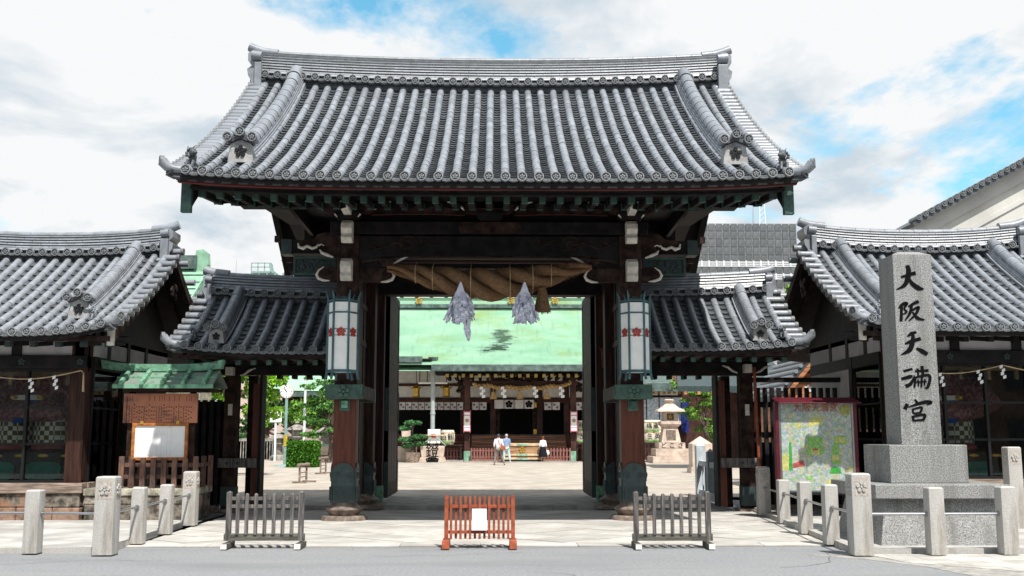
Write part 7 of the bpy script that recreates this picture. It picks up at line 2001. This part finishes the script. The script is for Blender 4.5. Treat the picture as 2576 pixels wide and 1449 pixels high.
tree('garden_pine', 'sparse garden pine beside the red column, branches in open layers', T_at(828, 60), 5.6, .16, [(-.6, 0, 4.3, .9, .7, .35), (.3, 0, 5.0, .9, .7, .35), (-.9, 0, 3.4, .8, .6, .3), (.2, 0, 3.2, 1.0, .7, .3), (-.7, 0, 2.4, .9, .7, .25), (.5, 0, 1.7, .9, .7, .25), (-.9, 0, 1.5, .8, .6, .22)], 5000, .10, 'pine_light')
tree('fence_tree', 'bright tree showing over the slatted fence behind the notice board', T_at(560, 40), 6.4, .25, rblobs(8, 1.8, 2.4, 4.6), 4600, .14, 'leaf_bright')
tree('yard_tree', 'green tree with pale trunk inside the right side gate opening', T_at(1775, 63), 5.6, .2, [(-.8, 0, 4.6, .9, .8, .5), (.4, 0, 4.9, 1.0, .8, .5), (-.2, 0, 4.0, 1.0, .8, .4), (.6, 0, 3.4, .9, .8, .4), (-.6, 0, 2.9, .8, .8, .35), (.3, 0, 2.2, .9, .8, .35), (.7, 0, 1.5, .7, .7, .3)], 5200, .11, 'leaf')
tree('roof_tree', 'bright treetop peeking between the side gate ridge and right pavilion', T_at(1992, 34), 6.0, .15, [(.1, 0, 5.6, .55, .5, .6), (-.1, 0, 4.8, .6, .5, .5)], 1500, .09, 'leaf_bright')
# ============================================================ other buildings
def gable_hall(name, label, x0, x1, y0, y1, zw, ze, zr, roofm, wallm, cat='building', over=1.0, group=None, along='x'):
    T = thing(name, label, cat, ((x0 + x1) / 2, y0, CZ), group)
    MB().box(x0, x1, y0, y1, -.1, zw).build('wall', wallm, T)
    ym = (y0 + y1) / 2; n = 8
    def f(t): return ze + (zr - ze) * (.65 * t + .35 * t * t)
    m = MB()
    for s_ in (-1, 1):
        m.grid(lambda u, v: (x0 - over + (x1 - x0 + 2 * over) * u, (ym + s_ * (ym - y0 + over) * (1 - v)), f(v) + .35 * (2 * u - 1) ** 4 * (1 - v)), 10, n)
        m.grid(lambda u, v: (x0 - over + (x1 - x0 + 2 * over) * u, (ym + s_ * (ym - y0 + over) * (1 - v)), f(v) - .28 + .35 * (2 * u - 1) ** 4 * (1 - v)), 10, n)
    rf_ = m.build('roof', roofm, T, fix=False)
    MB().box(x0 - over * .9, x1 + over * .9, y0 - over - .02, y0 - over + .25, ze - .42, ze - .05).build('eave', 'mint_dark', rf_)
    MB().box(x0 - over * .8, x1 + over * .8, ym - .3, ym + .3, zr - .1, zr + .5).build('ridge', 'mint_dark', rf_)
    MB().box(x0 - over * .8, x1 + over * .8, y0 - over + .2, y0 + .05, ze - .45, ze - .38).build('soffit', 'wood_black', T)
    return T
# shrine with swept green roof behind the clock
Y = 76.0
T = gable_hall('side_shrine', 'small shrine with upswept pale green roof behind the clock', px(722, 1000, Y), px(880, 1000, Y), Y, Y + 9, P(760, 1000, Y).z, P(760, 985, Y).z, P(760, 935, Y + 5).z, 'mint', 'sand_wall', over=1.3)
MB().box(px(722, 1000, Y) - .3, px(880, 1000, Y), Y - .25, Y - .02, P(760, 1020, Y).z, P(760, 992, Y).z).build('eave_wall', 'hall_wood', T)
for k in range(5):
    u = 735 + k * 22; q = P(u, 998, Y - .3); MB().box(q.x - .12, q.x + .12, Y - .32, Y - .2, q.z - .1, q.z + .1).build('gold_end', 'gold', T)
# pale apartment and plaster blocks far behind
def block(name, label, u0, u1, vt, Y, D, wallm, rows, cols, wm='pane_dark', group='plain buildings beyond the shrine'):
    x0, x1 = px(u0, 1000, Y), px(u1, 1000, Y); zt_ = P((u0 + u1) / 2, vt, Y).z
    T = thing(name, label, 'building', ((x0 + x1) / 2, Y + D / 2, 0), group)
    w = MB().box(x0, x1, Y, Y + D, -.1, zt_).build('wall', wallm, T)
    MB().box(x0 - .2, x1 + .2, Y - .2, Y + D + .2, zt_ + .003, zt_ + .35).build('parapet', wallm, T)
    for r_ in range(rows):
        for c in range(cols):
            a_ = x0 + (x1 - x0) * (c + .2) / cols; b__ = x0 + (x1 - x0) * (c + .8) / cols; z = zt_ - 1.2 - r_ * 3.0
            if z > 1.5:
                wi = MB().box(a_, b__, Y - .04, Y + .02, z - 1.3, z).build('window', 'pane_dark', T)
                MB().box(a_ - .05, b__ + .05, Y - .12, Y - .041, z - 1.42, z - 1.32).build('sill', wallm, wi)
    return T
block('apartment_block', 'pinkish plaster building filling the gap behind the clock', 560, 900, 930, 100, 12, 'sand_wall', 4, 7)
T = block('office_block', 'white rooftop block with steel stair beyond the left side gate ridge', 700, 775, 655, 118, 12, 'white_wall', 5, 3)
# rooftop stair frame
Y = 114
T = thing('roof_stair', 'pale green steel platform and stair on a far rooftop', 'stair', (px(670, 690, Y), Y, 0))
a, b = px(632, 690, Y), px(712, 690, Y); z0, z1, z2 = P(670, 705, Y).z, P(670, 682, Y).z, P(670, 662, Y).z
MB().box(a, b, Y, Y + 4, -.1, z0).build('tower', 'white_wall', T)
MB().box(a, b - 1.0, Y - .1, Y + 4, z1 - .2, z1).build('deck', 'pole_green', T)
for k in range(5): MB().box(a + (b - a) * k / 4 - .08, a + (b - a) * k / 4 + .08, Y - .05, Y + .11, z0, z1 - .2).build('leg', 'pole_green', T)
for k in range(4): MB().box(a + (b - a) * .62 * k / 3 - .05, a + (b - a) * .62 * k / 3 + .05, Y - .1, Y, z1, z2).build('guard_post', 'pole_green', T)
for z in (z2, (z1 + z2) / 2): MB().box(a, a + (b - a) * .62, Y - .1, Y - .02, z - .05, z + .05).build('guard_rail', 'pole_green', T)
MB().hexa([(b - 1.4, Y - .2, z1 - .1), (b - 1.2, Y - .2, z1 - .1), (b - 1.2, Y + 1, z1 - .1), (b - 1.4, Y + 1, z1 - .1), (a + (b - a) * .55, Y - .2, z2), (a + (b - a) * .55 + .2, Y - .2, z2), (a + (b - a) * .55 + .2, Y + 1, z2), (a + (b - a) * .55, Y + 1, z2)]).build('stair_flight', 'pole_green', T)
for u, vt in ((593, 655), (713, 628), (722, 600)):
    T = thing('antenna_mast', 'thin antenna mast over far roofs %s' % {593: 'beyond the copper gable', 713: 'beside the rooftop stair', 722: 'close to the gate verge'}[u], 'antenna', (px(u, 700, 120), 120, 0))
    MB().tube([(px(u, 700, 120), 120, P(u, 720, 120).z - 6), (px(u, 700, 120), 120, P(u, vt, 120).z)], [.10, .03], 6).build('mast', 'grey_metal', T)
    MB().box(px(u, 700, 120) - .5, px(u, 700, 120) + .5, 119.8, 120.2, -.1, P(u, 720, 120).z - 6).build('stub_building', 'white_wall', T)
# copper gable building behind the left pavilion
Y = 33.0
a = P(540, 650, Y)
CG = thing('copper_gable_house', 'house with bright green copper roof and ridge finial behind left pavilion', 'building', (px(440, 900, Y), Y, 0))
x1_ = px(530, 660, Y + 1.8); x0_ = x1_ - 9; zr_ = P(500, 655, Y).z; ze_ = P(505, 800, Y).z
yr_ = Y + 1.6
m = MB()
for s_ in (-1, 1):
    m.grid(lambda u, v: (x0_ + (x1_ - x0_) * u, yr_ + s_ * 3.2 * (1 - v), ze_ - .3 + (zr_ - ze_ + .3) * (.7 * v + .3 * v * v)), 2, 8)
cr_ = m.build('roof', 'copper_mint', CG, fix=False)
m = MB()
for k in range(9):
    v = k / 9; y = yr_ - 3.2 * (1 - v); z = ze_ - .3 + (zr_ - ze_ + .3) * (.7 * v + .3 * v * v)
    m.box(x0_, x1_ + .02, y - .02, y + .03, z, z + .04)
m.build('seams', 'mint_dark', cr_)
MB().box(x0_, x1_ - .35, yr_ - .25, yr_ + .25, zr_ - .05, zr_ + .40).build('ridge', 'mint_dark', CG)
MB().prism([(x1_ - .45, zr_ - .45), (x1_ - .10, zr_ - .45), (x1_ - .16, zr_ - .1), (x1_ + .02, zr_ + .1), (x1_ - .02, zr_ + .5), (x1_ - .16, zr_ + .62), (x1_ - .4, zr_ + .58), (x1_ - .45, zr_ + .2)], 'y', yr_ - .16, yr_ + .16).build('ridge_finial', 'copper_mint', CG)
MB().prism([(yr_ - 2.8, 0), (yr_ + 2.8, 0), (yr_ + 2.8, ze_ - .2), (yr_, zr_ - .3), (yr_ - 2.8, ze_ - .2)], 'x', x0_ + .3, x1_ - .5).build('wall', 'moss_stone', CG)
MB().prism([(yr_ - 3.2, ze_ - .65), (yr_, zr_ - .45), (yr_, zr_ - .05), (yr_ - 3.2, ze_ - .28)], 'x', x1_ - .05, x1_ + .0).build('bargeboard', 'copper_mint', CG)
# dark panelled tower behind the right side gate
Y = 118.0
x0_, x1_ = px(1690, 640, Y), px(2006, 640, Y); zt_ = P(1880, 562, Y).z
DT = thing('panelled_building', 'dark grey panelled office building with open louvre bands beyond the right side gate', 'building', ((x0_ + x1_) / 2, Y, 0))
MB().box(x0_, x1_, Y + .07, Y + 20, -.1, zt_ - .2).build('core', 'panel_core', DT)
nc = 17; rows_v = [(562, 592), (592, 622), (622, 652), (652, 682), (682, 706), (735, 762), (790, 820)]
pm_cache = {}
for (v0, v1) in ((562, 581), (582, 601), (602, 621), (622, 641), (642, 655), (672, 687), (704, 724)):
    za, zb2 = P(1880, v1, Y).z, P(1880, v0, Y).z
    w = (x1_ - x0_) / nc
    me = MB().box(.05, w - .05, -.04, .06, .03, zb2 - za - .03).mesh('panel', 'panel')
    for c in range(nc): place(me, 'panel', DT, (x0_ + w * c, Y, za))
for (v0, v1) in ((656, 671), (688, 703)):
    za, zb2 = P(1880, v1, Y).z, P(1880, v0, Y).z
    for c in range(nc + 1): MB().box(x0_ + (x1_ - x0_) * c / nc - .08, x0_ + (x1_ - x0_) * c / nc + .08, Y - .1, Y + .1, za, zb2).build('louvre_post', 'white_metal', DT)
    for k in range(3): MB().box(x0_, x1_, Y - .05, Y + .1, za + (zb2 - za) * (k + .3) / 3 - .05, za + (zb2 - za) * (k + .3) / 3 + .05).build('louvre_bar', 'white_metal', DT)
T = thing('lattice_mast', 'lattice antenna mast on the dark panelled building', 'antenna', (px(1918, 560, Y + 2), Y + 2, zt_))
q = px(1918, 560, Y + 2)
for k in (-.35, .35): MB().tube([(q + k, Y + 2, zt_ - .3), (q + k * .7, Y + 2, zt_ + 4.5)], .07, 5).build('leg', 'white_metal', T)
for k in range(7): MB().tube([(q - .33, Y + 2, zt_ + k * .6), (q + .33, Y + 2, zt_ + k * .6 + .6)], .04, 4).build('brace', 'white_metal', T)
T = thing('whip_antenna', 'thin whip antenna on the dark panelled building', 'antenna', (px(1896, 560, Y + 2), Y + 2, zt_))
MB().tube([(px(1896, 560, Y + 2), Y + 2, zt_ - .3), (px(1896, 560, Y + 2), Y + 2, zt_ + .6), (px(1896, 560, Y + 2), Y + 2, zt_ + 3.2)], [.16, .12, .02], 6).build('whip', 'grey_metal', T)
# white plaster building with tiled gable edge, upper right
Y = 31.0
WB = thing('white_gable_building', 'pale plaster building with tile-edged gable rising behind the right pavilion', 'building', (16.5, Y + 3, 0))
e0, e1 = P(2300, 560, Y), P(2640, 375, Y)
poly = [(e0.x + .15, 0), (e0.x + .15, e0.z - .25), (e1.x, e1.z - .25), (e1.x + 6, e1.z - 3.5), (e1.x + 6, 0)]
MB().prism(poly, 'y', Y, Y + 8).build('wall', 'plaster_warm', WB)
d = (e1 - e0).normalized(); nrm = Vector((-d.z, 0, d.x))
def along(o0, o1, y0, y1, nm, mt):
    a_, b__ = e0 - d * .25, e1
    MB().prism([((a_ + nrm * o0).x, (a_ + nrm * o0).z), ((b__ + nrm * o0).x, (b__ + nrm * o0).z), ((b__ + nrm * o1).x, (b__ + nrm * o1).z), ((a_ + nrm * o1).x, (a_ + nrm * o1).z)], 'y', y0, y1).build(nm, mt, WB)
along(-.10, .02, Y - .45, Y + 8, 'roof_board', 'tile_dark')
along(-.48, -.10, Y - .12, Y, 'verge_band', 'plaster_warm')
along(-1.05, -.93, Y - .05, Y, 'moulding', 'plaster_warm')
along(-1.60, -1.46, Y - .05, Y, 'moulding', 'plaster_warm')
Ln = (e1 - e0).length; n = 22
dm = disc_mb(.085).mesh('edge_disc', 'tile_disc', smooth=True); bm_ = MB().tube([(0, 0, 0), (0, .6, 0)], .08, 10).mesh('edge_barrel', 'tile', smooth=True)
for k in range(n):
    q = e0 + d * (Ln * k / n) + nrm * .08
    place(dm, 'edge_disc', WB, (q.x, Y - .47, q.z)); place(bm_, 'edge_barrel', WB, (q.x, Y - .45, q.z))
# hall wing and annexes seen through the right side gate
Y = 66.0
T = thing('hall_wing', 'wing of the hall with white sliding panels and blue hanging behind the stone lantern', 'building', (px(1680, 1000, Y), Y, CZ))
a, b = px(1560, 1000, Y), px(1800, 1000, Y)
MB().box(a, b, Y + .1, Y + 6, CZ, P(1680, 980, Y).z).build('wall', 'hall_wood', T)
for u0, u1 in ((1610, 1625), (1628, 1657), (1660, 1690), (1692, 1716)): MB().box(px(u0, 1030, Y), px(u1, 1030, Y), Y, Y + .09, P(1680, 1068, Y).z, P(1680, 1000, Y).z).build('sliding_panel', 'paper_blue', T)
for u0, u1 in ((1610, 1616), (1620, 1655), (1660, 1705)): MB().box(px(u0, 985, Y), px(u1, 985, Y), Y - .02, Y + .09, P(1680, 994, Y).z, P(1680, 983, Y).z).build('plaster_panel', 'plaster', T)
MB().box(px(1712, 1050, Y), px(1730, 1050, Y), Y - .3, Y - .1, P(1680, 1088, Y).z, P(1680, 1012, Y).z).build('blue_hanging', 'blue_cloth', T)
a2, b2 = px(1560, 970, Y - 1), px(1730, 970, Y - 1)
MB().hexa([(a2, Y - 1.5, P(1680, 975, Y - 1).z), (b2, Y - 1.5, P(1680, 975, Y - 1).z), (b2, Y + 6, P(1680, 930, Y).z), (a2, Y + 6, P(1680, 930, Y).z), (a2, Y - 1.5, P(1680, 965, Y - 1).z), (b2, Y - 1.5, P(1680, 965, Y - 1).z), (b2, Y + 6, P(1680, 915, Y).z), (a2, Y + 6, P(1680, 915, Y).z)]).build('roof', 'mint_dark', T)
MB().box(a2, b2, Y - 1.6, Y - 1.45, P(1680, 985, Y - 1).z, P(1680, 974, Y - 1).z).build('eave', 'mint_dark', T)
for k in range(9):
    q = P(1618 + k * 13, 988, Y - .5); MB().box(q.x - .08, q.x + .08, Y - .6, Y - .5, q.z - .07, q.z + .07).build('gold_end', 'gold', T)
# open pavilion roof with rafters at right
Y = 48.0
T = thing('timber_annex', 'timber annex with brown rafters under upswept eave inside the right side gate', 'building', (px(1800, 1000, Y), Y, CZ))
a, b = px(1705, 980, Y), px(2010, 980, Y); z0 = P(1760, 985, Y).z
MB().hexa([(a, Y, z0), (b, Y, z0 - .1), (b, Y + 5, z0 + 1.6), (a + .8, Y + 5, z0 + 1.6), (a, Y, z0 + .25), (b, Y, z0 + .25), (b, Y + 5, z0 + 1.9), (a + .8, Y + 5, z0 + 1.9)]).build('roof', 'copper_dark', T)
for k in range(12):
    x = a + .35 + k * .62; MB().hexa([(x - .06, Y - .05, z0 - .14), (x + .06, Y - .05, z0 - .14), (x + .06, Y + 4.6, z0 + 1.3), (x - .06, Y + 4.6, z0 + 1.3), (x - .06, Y - .05, z0 - .01), (x + .06, Y - .05, z0 - .01), (x + .06, Y + 4.6, z0 + 1.55), (x - .06, Y + 4.6, z0 + 1.55)]).build('rafter', 'step_wood', T)
for x in (px(1812, 1050, Y + 2), px(1990, 1050, Y + 2)): MB().box(x - .12, x + .12, Y + 2, Y + 2.24, CZ, z0 + .6).build('post', 'hall_wood', T)
MB().box(px(1815, 1100, Y + 4), b, Y + 4, Y + 4.2, CZ, z0 + 1.2).build('back_wall', 'hall_wood', T)
# small wooden gabled shrine over the slatted fence at right
Y = 30.0
T = thing('wooden_shrine', 'small fresh timber gable with grey tiles over the slatted fence beside the right pavilion', 'shrine', (px(2030, 950, Y), Y, CZ))
zt_, zb2 = P(2020, 905, Y).z, P(2020, 985, Y).z
xc = px(2040, 950, Y); w = px(2110, 950, Y) - xc
MB().prism([(xc - w, CZ), (xc + w, CZ), (xc + w, zb2), (xc, zt_ - .1), (xc - w, zb2)], 'y', Y + .3, Y + 3).build('wall', 'step_wood', T)
for s_ in (-1, 1):
    MB().prism([(xc, zt_ - .05), (xc + s_ * w * 1.25, zb2 - .28), (xc + s_ * w * 1.25, zb2 - .10), (xc, zt_ + .15)], 'y', Y, Y + 3.4).build('roof_slope', 'tile_pan', T)
    MB().prism([(xc, zt_ - .25), (xc + s_ * w * 1.15, zb2 - .42), (xc + s_ * w * 1.15, zb2 - .26), (xc, zt_ - .05)], 'y', Y + .02, Y + .10).build('bargeboard', 'step_wood', T)
    for k in range(7):
        f = k / 7; q = (xc + s_ * w * 1.25 * f, zt_ + .16 + (zb2 - .10 - zt_ - .15) * f)
        MB().tube([(q[0], Y - .05, q[1]), (q[0], Y + 3.4, q[1])], .06, 8).build('barrel_tile', 'tile', T, smooth=True)
crest(MB(), (xc, Y + .29, zb2 + .1), .12, .03, 8).build('crest', 'plaster', T)
# pale stone gate leaf with pointed posts inside the right passage
ga, gb = G(1758, 1246, CZ), G(1812, 1268, CZ)
T = thing('stone_gate', 'pale grey gate leaf of slim bars between pointed posts in the right passage', 'gate', (ga + gb) / 2)
dv = (gb - ga)
def bar(f, w, z0, z1, nm, tip=0):
    c = ga + dv * f
    MB().rsq([(w, z0), (w, z1 - tip), (.01, z1)] if tip else [(w, z0), (w, z1)], (c.x, c.y, 0), 2, .1).build(nm, 'white_stone', T)
zt_ = P(1758, 1160, ga.y).z
bar(.12, .12, CZ, P(1765, 1111, ga.y).z, 'post', .1); bar(.62, .09, CZ, P(1794, 1131, gb.y).z, 'post', .08)
for k in range(9): bar(k / 8, .018, CZ + .1, zt_, 'bar')
pn = Vector((-dv.y, dv.x, 0)).normalized() * .05
for z0, z1 in ((CZ, CZ + .18), (zt_ - .1, zt_ + .03)):
    A_, B_ = ga, gb
    MB().hexa([(A_ - pn) + Vector((0, 0, z0 - CZ)), (B_ - pn) + Vector((0, 0, z0 - CZ)), (B_ + pn) + Vector((0, 0, z0 - CZ)), (A_ + pn) + Vector((0, 0, z0 - CZ)), (A_ - pn) + Vector((0, 0, z1 - CZ)), (B_ - pn) + Vector((0, 0, z1 - CZ)), (B_ + pn) + Vector((0, 0, z1 - CZ)), (A_ + pn) + Vector((0, 0, z1 - CZ))]).build('rail', 'white_stone', T)
g0 = G(1768, 1190, CZ)
T = thing('granite_marker', 'short granite post with pointed head inside the right passage', 'post', g0)
zt_ = P(1768, 1098, g0.y).z
MB().rsq([(.42, CZ), (.42, zt_ - .3), (.02, zt_)], (g0.x, g0.y + .4, 0), 2, .06).build('shaft', 'pink_stone', T)
MB().rsq([(.5, CZ), (.48, CZ + .25)], (g0.x, g0.y + .4, 0), 2, .06).build('foot', 'pink_stone', T)
# iron manhole cover at the road edge
q = G(905, 1452, 0)
T = thing('manhole_cover', 'round iron manhole cover set in the asphalt', 'manhole', (q.x, q.y - .2, 0))
MB().lathe([(.30, .0), (.30, .008), (.27, .009), (.27, .006), (.01, .006)], (q.x, q.y - .25, .001), 28).build('cover', 'iron', T)
m = MB()
for k in range(9): m.box(q.x - .24, q.x + .24, q.y - .47 + k * .05, q.y - .455 + k * .05, .007, .011)
m.build('ribs', 'iron', T)

# ============================================================ the other side of the street (seen only in the glass)
for i, (x0_, x1_, H, mt) in enumerate(((-26, -15, 8.5, 'grey_far'), (-14.6, -5, 10, 'brick_far'), (-4.6, 4.5, 7.5, 'grey_far'), (5, 15, 9.5, 'sand_wall'), (15.4, 27, 8, 'brick_far'))):
    T = thing('street_house', ('grey house across the street, far left of the row', 'brown house across the street facing the notice board', 'low grey house across the street facing the gate', 'beige house across the street facing the monument', 'brown house across the street, far right of the row')[i], 'house', ((x0_ + x1_) / 2, -14, 0), 'houses across the street')
    MB().box(x0_, x1_, -20, -10, 0, H).build('wall', mt, T)
    MB().box(x0_ - .2, x1_ + .2, -20.2, -9.8, H + .003, H + .3).build('parapet', mt, T)
    for r_ in range(3):
        for c in range(4):
            a_ = x0_ + (x1_ - x0_) * (c + .2) / 4; b__ = x0_ + (x1_ - x0_) * (c + .8) / 4; z = 1.0 + r_ * 2.7
            if z + 1.5 < H: MB().box(a_, b__, -9.99, -9.95, z, z + 1.4).build('window', 'pane_dark', T)
tree('street_tree', 'leafy street tree across the road facing the notice board', Vector((-9.5, -6.5, 0)), 6.5, .2, rblobs(7, 1.8, 2.6, 5.2), 2600, .18, 'leaf_dark', group='street trees across the road')
tree('street_tree', 'leafy street tree across the road facing the monument', Vector((10.5, -6.5, 0)), 6.5, .2, rblobs(7, 1.8, 2.6, 5.2), 2600, .18, 'leaf_dark', group='street trees across the road')
